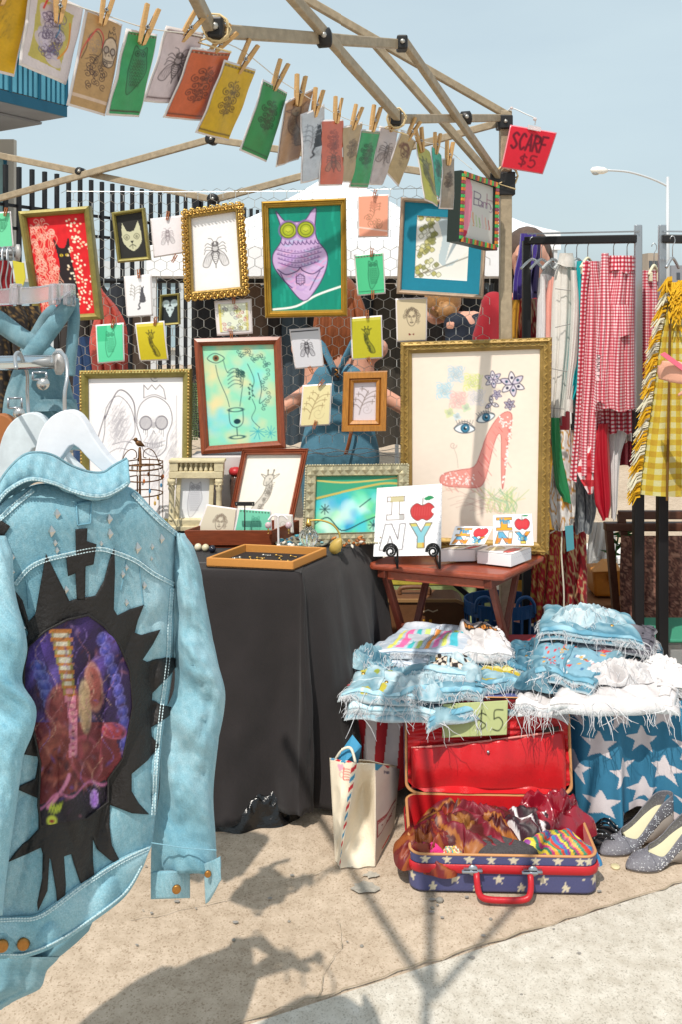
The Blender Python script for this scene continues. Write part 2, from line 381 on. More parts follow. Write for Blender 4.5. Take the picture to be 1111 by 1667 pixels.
pt_m = mat('mortar_patch','#aba498',.95,namt=.35,nscale=60,bump=.3,bscale=150); gum = mat('gum_grey','#8f8a84',.9)
def patch(u,v,r,seed,m_,name,par=None):
    c = PZ(u,v,.006); q = random.Random(seed); k_ = q.uniform(0,6); b = MB(); b.add([c+Vector((r*q.uniform(.6,1.2)*math.cos(k*.42),r*.7*q.uniform(.6,1.2)*math.sin(k*.42),0)) for k in range(15)],[tuple(range(15))]); b.build(name,m_,parent=ground)
for k,(u,v,r) in enumerate(((596,1444,.036),(606,1424,.022))): patch(u,v,r,k,pt_m,'mortar_patch')
for k in range(26): patch(rnd.uniform(180,1090),rnd.uniform(1400,1560),rnd.uniform(.003,.009),40+k,gum,'gum_spot')
stn = mat('pebble_grey','#8d8880',.85,namt=.2)
for k,(u,v,s) in enumerate(((717,1465,.011),(705,1478,.006),(800,1496,.005),(590,1540,.005),(470,1500,.004),(900,1560,.005),(1010,1475,.005),(640,1600,.004),(380,1530,.005),(850,1620,.005))):
    c = PZ(u,v,s*.5); b = MB(); b.ball(c,(s,s*.8,s*.6),7,5); b.build('pebble',stn,None,'tiny grey pebble lying on the concrete' if k else 'largest grey pebble, just in front of the red suitcase handle','pebble','tiny pebbles on the concrete' if k else None)
# ---- far things
teal = mat('teal_glass','#6fb6c8',.1,metal=.45,namt=.25,nscale=.6); tealf = mat('teal_frame','#0d5670',.5)
soff = mat('soffit','#8d8d90',.9,namt=.15,nscale=1); conc = mat('far_concrete','#b8b2a8',.9,namt=.12,nscale=.5)
c0 = P(106,191,30); a = Vector((-.48,-.877,0)); bb = Vector((-.83,.56,0)).normalized(); up = Vector((0,0,1))
bl = thing('office_building','teal glass office block jutting out high above the street, behind the hanging prints','building',(c0.x-9,c0.y+6,0))
m = MB(); m.prism([c0,c0+a*14,c0+a*14+bb*9,c0+bb*9],up*3.4); m.build('upper_storey',soff,bl)
m = MB(); m.prism([c0+bb*1.2+a*-.03-up*.02,c0+bb*1.2+a*14-up*.02,c0+bb*1.2+a*14-up*.1,c0+bb*1.2-up*.1],bb*7); m.build('soffit',soff,bl)
nrm = Vector((.877,-.48,0))
m = MB(); q = c0+nrm*.02
for z0,z1 in ((0,.34),(3.1,3.4)): m.prism([q+up*z0,q+a*14+up*z0,q+a*14+up*z1,q+up*z1],nrm*.06)
m.build('fascia',tealf,bl)
for k in range(12):
    m = MB(); p0 = q+a*(k*1.15+.05); m.prism([p0+up*.38,p0+a*1.02+up*.38,p0+a*1.02+up*3.05,p0+up*3.05],nrm*.03); w_ = m.build('window',teal,bl)
    m = MB(); m.prism([p0-a*.07+up*.34,p0+a*.0+up*.34,p0+up*3.1,p0-a*.07+up*3.1],nrm*.09); [m.prism([p0+a*x_+up*.38,p0+a*(x_+.03)+up*.38,p0+a*(x_+.03)+up*1.35,p0+a*x_+up*1.35],nrm*.06) for x_ in (.2,.4,.6,.8)]; m.prism([p0+up*1.35,p0+a*1.02+up*1.35,p0+a*1.02+up*1.43,p0+up*1.43],nrm*.08); m.build('frame',tealf,w_)
tg = mat('tower_glass','#8fb0b2',.2,metal=.2,namt=.2,nscale=.7)
t0 = P(22,300,33); m = MB(); m.prism([(t0.x-14,t0.y,0),(t0.x,t0.y,0),(t0.x,t0.y+.3,0),(t0.x-14,t0.y+.3,0)],(0,0,7.5)); m.build('lower_wall',conc,bl)
for k in range(4):
    for z in range(3):
        m = MB(); x0 = t0.x-.35-k*1.6; m.box((x0-.62,t0.y-.03,1.2+z*2.3),(1.25,.06,2.0)); w_ = m.build('window',tg,bl)
        m = MB(); m.box((x0-.62,t0.y-.06,1.2+z*2.3),(.06,.06,2.0)); m.box((x0+.06,t0.y-.05,1.2+z*2.3),(.1,.08,2.3)); m.build('frame',tealf,w_)
# low storefront beyond the fence
m = MB(); lw = thing('low_building','low pale grey building with blue windows beyond the black fence','building',(-6,24,0))
m.box((-5,26,1.35),(22,4,2.7)); m.build('wall',mat('low_wall','#c6ccd0',.9,namt=.15,nscale=.4),lw)
for k in range(13):
    m = MB(); m.box((-14.8+k*1.65,23.97,1.3),(1.2,.08,1.7)); w_ = m.build('window',mat('low_glass','#9db4c0',.3,namt=.3,nscale=.5),lw)
    m = MB(); m.box((-14.8+k*1.65,23.9,2.2),(1.32,.1,.08)); m.box((-14.8+k*1.65,23.9,.42),(1.32,.12,.06)); m.build('sill',conc,w_)
# buildings on the skyline to the right
for (u0,u1,v,Y,col,lab) in ((1056,1078,412,130,'#a79a8c','small brown apartment block on the skyline between the two rack posts'),(1094,1150,432,140,'#8b8d94','grey flat-roofed block on the skyline right of the rack post')):
    p0,p1 = P(u0,v,Y),P(u1,v,Y); t = thing('apartment_block',lab,'building',((p0.x+p1.x)/2,Y+3,0))
    m = MB(); m.prism([(p0.x,Y,0),(p1.x,Y,0),(p1.x,Y+8,0),(p0.x,Y+8,0)],(0,0,p0.z)); m.build('wall',mat('block_'+col[1:],col,.9,namt=.1,nscale=.3),t)
    for i in range(3):
        for j in range(2):
            m = MB(); m.box((p0.x+(p1.x-p0.x)*(.2+.3*i),Y-.05,p0.z-1.6-2.4*j),(.5,.1,1.0)); m.build('window',mat('dark_pane','#4a5058',.3),t)
# street lamp
ms = mat('lamp_metal','#c8ccd0',.45,metal=.3); Y = 45
t = thing('street_lamp','tall grey street lamp with a curved arm against the sky','street lamp',P(1088,497+EYE*F/Y,Y))
m = MB(); pb,pt = P(1088,540,Y),P(1088,288,Y); m.tube([(pb.x,Y,0),pt],[.13,.085]); m.build('pole',ms,t,smooth=True)
m = MB(); m.tube([Vector(q) for q in cr([P(1088,303,Y),P(1062,291,Y),P(1025,280,Y),P(990,277,Y)],5)],.055); m.build('arm',ms,t,smooth=True)
m = MB(); hd = P(976,277,Y); m.lathe(hd-Vector((.42,0,0)),[(.02,0),(.15,.1),(.19,.35),(.17,.65),(.08,.85)],12,axis=(1,0,-.03)); h_ = m.build('lamp_head',mat('lamp_white','#e6e4de',.5),t,smooth=True)
m = MB(); m.ball(hd+Vector((-.15,0,-.13)),(.2,.13,.12)); m.build('lens',mat('lamp_lens','#a9aeb0',.15),h_,smooth=True)
# parked car
def car(x,y,label):
    t = thing('parked_car',label,'car',(x,y,0)); w = 1.75
    low = [(-2.1,.3),(-2.15,.62),(-1.95,.88),(-1.2,.95),(1.5,.93),(2.0,.8),(2.1,.5),(2.05,.28)]
    top = [(-1.5,.94),(-.85,1.38),(.35,1.42),(1.3,.93)]
    cp = mat('car_white','#dfe0e0',.25,coat=.6); gl = mat('car_glass','#1d2428',.08); bk = mat('tyre_rubber','#1b1b1c',.8)
    m = MB(); m.prism([(x+a_,y,z) for a_,z in low],(0,w,0)); m.build('body',cp,t,bevel=.06)
    m = MB(); m.prism([(x+a_,y+.09,z-.02) for a_,z in top],(0,w-.18,0)); m.build('cabin',cp,t,bevel=.05)
    for pg in ([(-1.28,.96),(-.8,1.3),(-.3,1.33),(-.3,.96)],[(-.24,.96),(-.24,1.33),(.3,1.35),(.98,.96)]):
        m = MB(); m.prism([(x+a_,y+.07,z) for a_,z in pg],(0,.05,0)); m.build('window',gl,t)
    for a_ in (-1.35,1.3):
        for yy in (y-.01,y+w-.19):
            m = MB(); m.lathe((x+a_,yy,.31),[(.22,0),(.31,.02),(.31,.18),(.22,.2)],20,axis=(0,1,0)); wh = m.build('tyre',bk,t,smooth=True)
            m = MB(); m.lathe((x+a_,yy-.012,.31),[(.03,0),(.2,.01),(.21,.05)],12,axis=(0,1,0)); m.build('rim',ms,wh)
    m = MB(); m.box((x,y-.005,.55),(3.9,.03,.05)); m.build('side_trim',mat('trim_grey','#8d9094',.5),t)
    for s_ in (-2.12,2.07):
        m = MB(); m.box((x+s_,y+.25,.66),(.06,.35,.14)); m.build('headlight',mat('lamp_lens','#a9aeb0'),t)
car(4.4,9.2,'white car parked behind the clothes rack at the right')

# ---- black palisade fence
fm = mat('fence_black','#17181c',.6,namt=.2); A0 = Vector((-3.15,9,0)); D = Vector((1.466,3,0)).normalized(); Nn = Vector((D.y,-D.x,0))
t = thing('fence','tall black metal fence of upright bars behind the stall','fence',A0)
z0 = 2.91; me = None
for k in range(-22,96):
    p = A0+D*(k*.172); m = None
    if me is None:
        m = MB(); m.box((0,0,0),(.036,.036,2.8)); pk = m.build('picket',fm,t,loc=p); me = pk.data
        for v_ in me.vertices: pass
        pk.location = (p-A0)+Vector((0,0,0)); 
    else:
        pk = bpy.data.objects.new('picket',me); C.objects.link(pk); pk.parent = t
    zt = z0-.0+.02*math.sin(k*.7)
    pk.location = (p-A0); pk.rotation_euler = (0,0,math.atan2(D.y,D.x))
for v_ in me.vertices: v_.co.x -= 0
co = np.array([v_.co[:] for v_ in me.vertices]); co -= co.mean(0); co[:,2] += 1.5
for v_,c_ in zip(me.vertices,co): v_.co = c_
for z in (.25,2.3,2.52):
    m = MB(); m.bar(A0+D*-3.85+up*z-Nn*.03,A0+D*16.6+up*z-Nn*.03,.035,.03); m.build('rail',fm,t)
for k in (-3.8,-1.3,3.05,7.4,11.7,16): 
    m = MB(); m.bar(A0+D*k-Nn*.05,A0+D*k+up*2.95-Nn*.05,.09,.09); m.build('post',fm,t)

# ---- white canopies behind
wc = mat('canopy_white','#eeeef0',.75,namt=.08,nscale=2)
def canopy(x0,x1,y0,y1,ze,zv,zp,label):
    t = thing('canopy_tent',label,'tent',((x0+x1)/2,(y0+y1)/2,0)); cx,cy = (x0+x1)/2,(y0+y1)/2
    n = 14; per = [(x0+(x1-x0)*i/n,y0) for i in range(n)]+[(x1,y0+(y1-y0)*i/n) for i in range(n)]+[(x1-(x1-x0)*i/n,y1) for i in range(n)]+[(x0,y1-(y1-y0)*i/n) for i in range(n)]
    rows = []
    for k in range(9):
        f = 1-k/8; sag = -.09*math.sin(k/8*math.pi)
        rows.append([(cx+(x-cx)*max(f,.001),cy+(y-cy)*max(f,.001),ze+(zp-ze)*(1-f)+sag) for x,y in per])
    grid_obj('roof',rows,wc,t,wrap=True,thick=.004)
    rows = [[(x+(.012*math.sin(i*1.1) if j else 0),y-(.02*math.sin(i*.9)*j/3),ze-(ze-zv)*j/3) for i,(x,y) in enumerate(per)] for j in range(4)]
    grid_obj('valance',rows,wc,t,wrap=True,thick=.004,smooth=False)
    for x in (x0+.04,x1-.04):
        for y in (y0+.04,y1-.04):
            m = MB(); m.bar((x,y,0),(x,y,ze-.02),.035,.035); m.build('leg',mat('frame_white','#cfd0d2',.5),t)
canopy(-1.27,1.2,6.0,8.6,1.93,1.74,2.62,'white canopy tent behind the wall of framed pictures')
canopy(.5,2.1,8.8,10.6,2.25,2.08,2.8,'white canopy tent roof showing behind the tent leg and the purple scarf')

# ================================================================ the stall: tent frame, wire wall
fr = mat('frame_beige','#a3937b',.5,namt=.3,nscale=45,spec=.4,bump=.06,bscale=90); bkp = mat('joint_black','#1c1b1c',.45); twm = mat('twine','#d9c193',.9)
n0t,n0b = P(818,192,3.37),P(806,290,3.37)
n1t,n1b = P(650,72,2.57),P(640,194,2.57)
n2t,n2b = P(345,-131,1.745),P(345,50,1.745)
n3t,n3b = Vector((-.34,.77,2.24)),Vector((-.34,.77,2.04))   # unseen corner, set so that its bars shade the ground
legt = Vector((P(824,190,3.37)))
t = thing('tent_frame','bare beige folding frame of a market tent without its roof','tent frame',(legt.x,legt.y,0))
def tb(a,b_,w=.027,name='truss_bar',ext=.0,d=.018):
    a,b_ = Vector(a),Vector(b_); x = (b_-a).normalized()*ext; m = MB(); m.bar(a-x,b_+x,d,w); return m.build(name,fr,t,bevel=.003)
m = MB(); m.bar((legt.x,legt.y,0),legt+Vector((0,0,.02)),.042,.042,up=(0,1,0)); m.build('leg',fr,t,bevel=.004)
m = MB(); m.box((legt.x,legt.y,.01),(.11,.11,.02)); m.build('foot',fr,t)
off = Vector((.018,-.01,0))
tb(n0t,n1b,ext=.01); tb(n0b+off,n1t+off,ext=.01)
tb(n1t,n2b,ext=.012); tb(n1b+off,n2t+off,ext=.01)
tb(n2b,n3t); tb(n2t+off,n3b+off)
tb(n3t,Vector((.26,1.57,2.22)),name='roof_bar'); tb(n3t,Vector((-.66,1.62,2.24)),name='roof_bar')  # unseen bars added for the crossing shadow lines on the ground
m0t,m0b = P(345,228,3.66),P(348,325,3.66); m1t,m1b = P(-90,205,3.95),P(-40,336,3.95)
o2 = Vector((0,-.022,0)); q0t,q0b = P(822,198,3.39),P(812,300,3.39)
tb(q0t,m0b,ext=.01); tb(q0b+o2,m0t+o2,ext=.01)
tb(m0b,P(-60,241,3.95)); tb(m0t+o2,P(-60,341,3.95)+o2)
pk = P(420,-43,2.95); d1 = P(500,2,3.0); tb(P(824,186,3.37),d1+(d1-legt)*.6,name='roof_bar'); 
tb(P(800,287,3.36),P(608,68,3.08),name='roof_strut')
bolt_m = mat('bolt_steel','#b5b2ac',.35,metal=.7)
def bolt(p):
    m = MB(); m.lathe(Vector(p)+Vector((0,-.016,0)),[(.007,0),(.007,-.003),(.004,-.006)],8,axis=(0,1,.1)); m.build('bolt',bolt_m,t,smooth=True)
def joint(p,ax,r=.02,l=.035):
    bolt(Vector(p)+Vector((0,-.008,0)))
    m = MB(); ax = Vector(ax).normalized(); m.lathe(Vector(p)-ax*l/2,[(r*.7,0),(r,.004),(r,l-.004),(r*.7,l)],12,axis=ax); m.build('joint',bkp,t,smooth=True)
def jb(p,s=(.03,.045,.04)):
    m = MB(); m.box(p,s); m.build('joint',bkp,t,bevel=.005); bolt(Vector(p)-Vector((0,s[1]/2-.014,0)))
for a_,b_,k in ((n0t,n1b,.42),(n1t,n2b,.52)): joint(a_.lerp(b_,k)+off*.5,(1,.1,.1),.023)
for p in (n1t,n1b,n2b): jb(p+off*.5)
for p in (m0t,m0b): joint(p+o2*.5,(.2,1,0),.022,.05)
joint(m0b.lerp(P(-60,241,3.95),.51)+o2*.5,(.2,1,0),.018,.045)
jb(P(822,200,3.36),(.055,.055,.05)); 
m = MB(); m.box((legt.x,legt.y,P(0,300,3.37).z),(.062,.062,.085)); m.box((legt.x-.035,legt.y-.02,P(0,292,3.37).z),(.05,.03,.04)); m.build('slider',bkp,t,bevel=.004)
def coil(name,c,r,n,wire,label,cat,seed,mt=twm):
    r_ = random.Random(seed); pts = []
    for k in range(n*10+1):
        a = k/10*2*math.pi; pts.append(Vector(c)+Vector((math.cos(a)*r*(1+r_.uniform(-.1,.1)),(k/(n*10)-.5)*.03,math.sin(a)*r*(1+r_.uniform(-.1,.1)))))
    for e in ((-.035,-.02,-.03),(.03,-.02,-.05)): pts.append(Vector(c)+Vector(e))
    m = MB(); m.tube(pts,wire,5); return m.build(name,mt,None,label,cat,smooth=True)
coil('twine_knot',n2b+Vector((.01,-.012,0)),.024,3,.0022,'pale twine wrapped around the nearest black joint of the tent frame','twine',1)
coil('twine_knot',n1b+Vector((.01,-.012,0)),.026,3,.0022,'pale twine wrapped around the lower middle joint of the tent truss','twine',2)
coil('twine_knot',Vector((legt.x,legt.y-.02,P(0,288,3.37).z)),.04,3,.003,'tan twine tied around the black slider of the tent leg','twine',3)

# ---- chicken wire
wire = mat('galvanised_wire','#c9cbc9',.4,metal=.55)
wa,wb = P(108,0,3.62),P(815,0,3.46); wx = Vector((wb.x-wa.x,wb.y-wa.y,0)); wl_ = wx.length; wx.normalize()
wt = thing('chicken_wire_panel','sheet of chicken wire stretched across the back of the stall','wire mesh',(wa.x,wa.y,P(0,745,3.5).z))
ztop,zbot = P(0,305,3.5).z,P(0,738,3.5).z
m = MB(); cw = .050; ch = .050; rr = .00105; nx_ = int(wl_/cw); nz_ = int((ztop-zbot)/(ch*.75)); r_ = random.Random(3)
def wp(i,j,dx,dz):
    x = (i+(.5 if j % 2 else 0))*cw+dx; z = ztop-j*ch*.75+dz
    return Vector((wa.x,wa.y,0))+wx*x+Vector((0,.012*math.sin(x*5)+.008*math.sin(z*7+x*3),z+.006*math.sin(x*9+z*4)))
def seg(a,b_,r=rr):
    d = (b_-a); s = Vector((d.z,0,-d.x)).normalized() if abs(d.y) < .9*d.length else Vector((1,0,0)); q = d.normalized().cross(s); vs = []
    for p in (a,b_):
        for k in range(3):
            an = k*2.094; vs.append(p+s*r*math.cos(an)+q*r*math.sin(an))
    m.add(vs,[(0,1,4,3),(1,2,5,4),(2,0,3,5)])
for j in range(nz_):
    for i in range(nx_):
        a_,b_,c_,d_ = wp(i,j,-cw/2,-ch*.25),wp(i,j,0,0),wp(i,j,cw/2,-ch*.25),wp(i,j,cw/2,-ch*.75)
        seg(a_,b_); seg(b_,c_); seg(c_,d_,rr*1.5)
for k in range(3):
    pts = [Vector((wa.x,wa.y,0))+wx*(wl_*i/60)+Vector((0,-.004+.01*math.sin(i*.4+k),zbot+.012*k-.01+.006*math.sin(i*1.3+k*2))) for i in range(61)]
    for a_,b_ in zip(pts[:-1],pts[1:]): seg(a_,b_,rr*1.6)
m.build('mesh',wire,wt,kind='stuff')
pts = [Vector((wa.x,wa.y,ztop))+wx*(wl_*i/30)+Vector((0,0,-.01*math.sin(i/30*3.14))) for i in range(31)]
m = MB(); m.tube(pts,.0013,5); m.build('top_wire',wire,wt)

# ================================================================ pictures
ink = mat('print_ink',vcol=True,rough=.55,spec=.3)
inkg = mat('print_gloss',vcol=True,rough=.35,spec=.4)
sleeve_m = mat('print_sleeve','#e6dfdf',.25,spec=.6)
def moth(a,x,y,s,c='#4a4547',wd=1.0,wing='#cfccce'):
    for d in (-1,1):
        w_ = [(x+d*.12*s,y-.1*s),(x+d*.55*s,y+.15*s),(x+d*.78*s,y+.75*s),(x+d*.45*s,y+.85*s),(x+d*.2*s,y+.35*s)]
        a.poly(w_,wing,.55,4); a.line(w_,c,wd,.9,True)
        for k in range(4): a.line([(x+d*.14*s,y),(x+d*(.3+.1*k)*s,y+.3*s),(x+d*(.38+.1*k)*s,y+(.8-.07*k)*s)],c,wd*.6,.6)
        for k in range(3): a.line([(x+d*.15*s,y-(.35-.12*k)*s),(x+d*(.45+.05*k)*s,y-(.55-.2*k)*s),(x+d*(.62+.03*k)*s,y-(.42-.25*k)*s)],c,wd*.9)
        a.line([(x+d*.06*s,y-.55*s),(x+d*.2*s,y-.8*s),(x+d*.4*s,y-.85*s)],c,wd*.8)
        a.ell(x+d*.13*s,y-.5*s,.09*s,.09*s,c,.8)
    a.ell(x,y-.48*s,.17*s,.14*s,c,.9,0,1.5); a.ell(x,y-.2*s,.2*s,.22*s,c,.35); a.ell(x,y-.2*s,.2*s,.22*s,c,.9,0,1.5)
    ab = [(x-.2*s,y),(x-.2*s,y+.3*s),(x,y+.72*s),(x+.2*s,y+.3*s),(x+.2*s,y)]; a.line(ab,c,wd*1.2,1,True)
    for k in range(5): a.line([(x-(.19-.025*k)*s,y+(.08+.11*k)*s),(x,y+(.13+.11*k)*s),(x+(.19-.025*k)*s,y+(.08+.11*k)*s)],c,wd*.8)
    a.line([(x,y+.72*s),(x,y+.95*s)],c,wd*1.3)
def perched(a,x,y,s,c='#2f4a3a',wd=1.0,fill=None):
    o = [(x-.3*s,y-1*s),(x-.12*s,y-.88*s),(x+.12*s,y-.88*s),(x+.3*s,y-1*s),(x+.34*s,y-.6*s),(x+.42*s,y),(x+.2*s,y+.55*s),(x-.1*s,y+1*s),(x-.3*s,y+.95*s),(x-.4*s,y+.2*s),(x-.34*s,y-.5*s)]
    if fill: a.poly(o,fill,.6,3)
    a.line(o,c,wd,.9,True,4)
    for d in (-1,1): a.ell(x+d*.15*s,y-.7*s,.11*s,.11*s,c,.8,0,1.6); a.ell(x+d*.15*s,y-.7*s,.05*s,.05*s,c)
    for k in range(9):
        yy = y-.45*s+.13*k*s; q = .34-.02*abs(k-3)
        for j in range(5): a.line([(x+(-q+2*q*j/5)*s,yy),(x+(-q+2*q*(j+.5)/5)*s,yy+.08*s),(x+(-q+2*q*(j+1)/5)*s,yy)],c,wd*.6,.75,sm=3)
def giraffe(a,x,y,s,c='#3a3a33',wd=1.0,fl=1,shade='#6a6a60'):
    n = [(x-.12*s*fl,y-.62*s),(x-.2*s*fl,y-.2*s),(x-.1*s*fl,y+.25*s),(x+.15*s*fl,y+.6*s),(x+.25*s*fl,y+1*s),(x+.62*s*fl,y+1*s),(x+.5*s*fl,y+.55*s),(x+.2*s*fl,y+.1*s),(x+.08*s*fl,y-.3*s),(x+.12*s*fl,y-.55*s)]
    a.poly(n,shade,.55,3); a.line(n,c,wd,1,False,4)
    h = [(x-.16*s*fl,y-.85*s),(x-.14*s*fl,y-.62*s),(x+.05*s*fl,y-.4*s),(x+.2*s*fl,y-.42*s),(x+.22*s*fl,y-.6*s),(x+.14*s*fl,y-.85*s)]; a.poly(h,shade,.5,3); a.line(h,c,wd,1,True,4)
    for d in (-.1,.1): a.line([(x+d*s,y-.85*s),(x+d*1.3*s,y-1.05*s)],c,wd*1.6); a.ell(x+d*1.3*s,y-1.07*s,.04*s,.04*s,c)
    for d in (-1,1): a.line([(x+d*.15*s,y-.8*s),(x+d*.4*s,y-.9*s),(x+d*.2*s,y-.7*s)],c,wd)
    a.ell(x+.02*s,y-.68*s,.035*s,.035*s,c)
    for k in range(26):
        t = a.r.random(); yy = y-.4*s+1.35*t*s; xx = x+(-.05+.42*max(0,t-.25)+a.r.uniform(-.1,.12))*s*fl; a.ell(xx,yy,.045*s,.05*s,c,.65,0,1.2)
    for k in range(14): t = k/14; xx = x-(.2-.02*k if k < 6 else .18-.045*(k-4))*s*fl; yy = y-.5*s+1.2*t*s; a.line([(xx,yy),(xx-.07*s*fl,yy-.03*s)],c,wd*.7)
def kitty(a,x,y,s,c='#26262a'):
    a.poly([(x-.13*s,y-.9*s),(x-.12*s,y-.68*s),(x-.2*s,y-.3*s),(x-.28*s,y+.2*s),(x-.3*s,y+.5*s),(x+.28*s,y+.5*s),(x+.25*s,y+.05*s),(x+.12*s,y-.35*s),(x+.14*s,y-.68*s),(x+.16*s,y-.92*s),(x+.05*s,y-.8*s),(x-.04*s,y-.8*s)],c,1,3)
    a.line([(x-.2*s,y+.45*s),(x-.4*s,y+.75*s),(x-.3*s,y+1*s),(x-.5*s,y+1.1*s)],c,2.4)
def twig(a,x,y,s,c,wd=1.0,lean=.5):
    a.line([(x,y),(x+.1*s,y-.4*s),(x+lean*s,y-1*s)],c,wd*1.3)
    for k in range(7):
        t = .25+.11*k; bx,by = x+lean*s*t*t+.08*s*t,y-s*t; d = 1 if k % 2 else -.6
        a.line([(bx,by),(bx+d*.25*s,by-.16*s),(bx+d*.45*s,by-.18*s)],c,wd)
        for j in range(4): an = j*1.6; a.line([(bx+d*.45*s,by-.18*s),(bx+d*.45*s+.09*s*math.cos(an),by-.18*s+.09*s*math.sin(an))],c,wd)
def damask(a,x,y,s,c,wd=1.2):
    for d in (-1,1):
        for k,(dx,dy,r,t0) in enumerate([(.25,-.7,.2,0),(.4,-.3,.22,2),(.28,.1,.24,4),(.42,.5,.2,1),(.18,.75,.17,3),(.12,-.35,.14,5),(.14,.4,.14,2)]):
            a.spiral(x+d*dx*s,y+dy*s,r*s,1.4,d,t0*d,c,wd); a.ell(x+d*dx*s,y+dy*s,r*s*.5,r*s*.35,c,.4,d*k)
    for k in range(7): a.ell(x,y+(-.9+.3*k)*s,.07*s,.13*s,c,.7); a.line([(x,y+(-.9+.3*k)*s),(x+.2*s*(-1)**k,y+(-1+.3*k)*s)],c,wd)
def visage(a,x,y,s,c='#4b423a',wd=1.0,curls=True):
    a.line([(x-.35*s,y-.3*s),(x-.36*s,y+.15*s),(x-.15*s,y+.55*s),(x+.15*s,y+.55*s),(x+.36*s,y+.15*s),(x+.35*s,y-.3*s)],c,wd)
    for d in (-1,1): a.line([(x+d*.28*s,y-.12*s),(x+d*.17*s,y-.2*s),(x+d*.06*s,y-.1*s),(x+d*.17*s,y-.06*s)],c,wd,1,True); a.ell(x+d*.17*s,y-.12*s,.04*s,.05*s,c)
    a.line([(x,y-.1*s),(x-.05*s,y+.15*s),(x+.06*s,y+.17*s)],c,wd*.8); a.line([(x-.13*s,y+.32*s),(x,y+.29*s),(x+.13*s,y+.32*s),(x,y+.38*s)],c,wd*1.1,1,True)
    if curls:
        for k in range(15): an = math.pi*(.05+k/14*1.2)+3.0; a.spiral(x+.55*s*math.cos(an),y-.05*s+.6*s*math.sin(an),.17*s,1.3,1 if k % 2 else -1,k,c,wd*.8,.85)
        for k in range(11): an = math.pi*(k/10)+3.14; a.spiral(x+.35*s*math.cos(an),y-.25*s+.45*s*math.sin(an),.13*s,1.2,-1,k,c,wd*.8,.8)
def lady_skull(a,x,y,s,c='#4a4650',wd=1.0,red=None):
    hd = [(x-.95*s,y+.75*s),(x-.8*s,y+.2*s),(x-.75*s,y-.45*s),(x-.45*s,y-.78*s),(x-.12*s,y-.45*s),(x-.02*s,y+.15*s),(x-.25*s,y+.5*s),(x-.35*s,y+.85*s)]
    a.line(hd,c,wd*1.1); a.line([(x-.78*s,y-.2*s),(x-.5*s,y-.85*s),(x-.28*s,y-.9*s),(x-.05*s,y-.6*s),(x-.02*s,y-.1*s)],red or c,wd*1.8); a.line([(x-.78*s,y-.3*s),(x-.98*s,y+.35*s),(x-1.05*s,y+.8*s)],red or c,wd*1.5)
    for k in range(9): a.spiral(x-.48*s+.2*s*math.cos(k),y-.1*s+.3*s*math.sin(k*1.7),.16*s,1.2,1,k,'#7a7680',wd*.6,.5)
    a.line([(x-.6*s,y+.45*s),(x-.3*s,y+.38*s),(x-.1*s,y+.42*s)],c,wd); a.line([(x-.75*s,y+.7*s),(x-.45*s,y+.55*s),(x-.2*s,y+.6*s)],c,wd*.8)
    sk = [(x+.12*s,y-.55*s),(x+.02*s,y-.1*s),(x+.12*s,y+.28*s),(x+.2*s,y+.62*s),(x+.5*s,y+.78*s),(x+.75*s,y+.6*s),(x+.8*s,y+.25*s),(x+.92*s,y-.15*s),(x+.8*s,y-.55*s),(x+.45*s,y-.75*s)]
    a.poly(sk,'#ffffff',.25,3); a.line(sk,c,wd*1.3,1,True)
    for d in (-1,1):
        e = (x+.45*s+d*.2*s,y-.08*s); a.ell(*e,.15*s,.17*s,'#77727c',.5); a.ell(*e,.15*s,.17*s,c,1,0,1.6)
        for k in range(3): a.line([(e[0]-.05*s+.05*s*k,e[1]+.17*s),(e[0]-.06*s+.05*s*k,e[1]+(.25+.05*k)*s)],c,wd*.8)
    a.ell(x+.45*s,y-.02*s,.07*s,.08*s,c,.5)
    a.line([(x+.42*s,y+.2*s),(x+.45*s,y+.12*s),(x+.49*s,y+.2*s)],c,wd); a.line([(x+.2*s,y+.4*s),(x+.45*s,y+.46*s),(x+.74*s,y+.38*s)],c,wd*.9); a.line([(x+.22*s,y+.5*s),(x+.45*s,y+.56*s),(x+.72*s,y+.48*s)],c,wd*.8)
    for k in range(8): a.line([(x+(.24+.06*k)*s,y+.42*s),(x+(.24+.06*k)*s,y+.53*s)],c,wd*.6)
    cx = [(x+.2*s+.1*k*s,y+(-1.05+.12*(k % 2))*s) for k in range(6)]
    a.line([(x+.2*s,y-.72*s)]+cx+[(x+.75*s,y-.68*s)],c,wd*1.2,1,False,0); a.line([(x+.2*s,y-.72*s),(x+.47*s,y-.8*s),(x+.75*s,y-.68*s)],c,wd)
    a.spiral(x+.47*s,y-1.25*s,.12*s,1.3,1,1,c,wd)
def pencil_shade(a,x,y,rx,ry,n,c='#9a969c',wd=.6,al=.5):
    for k in range(n):
        u,v = a.r.gauss(0,.5)*rx,a.r.gauss(0,.5)*ry; a.line([(x+u,y+v),(x+u+.03,y+v-.05)],c,wd,al,sm=0)
def bands(a,c='#3a342e',top=True,bot=True):
    A = a.asp
    if top: a.rect(0,.03,1,.085,c,.8); [a.ell(.06+.11*k,.057,.02,.018,'#cdbfa8',.5) for k in range(9)]
    if bot: a.rect(0,A-.085,1,A-.045,c,.75); [a.line([(.02+.04*k,A-.1),(.03+.04*k,A-.03)],c,1,.5,sm=0) for k in range(24)]

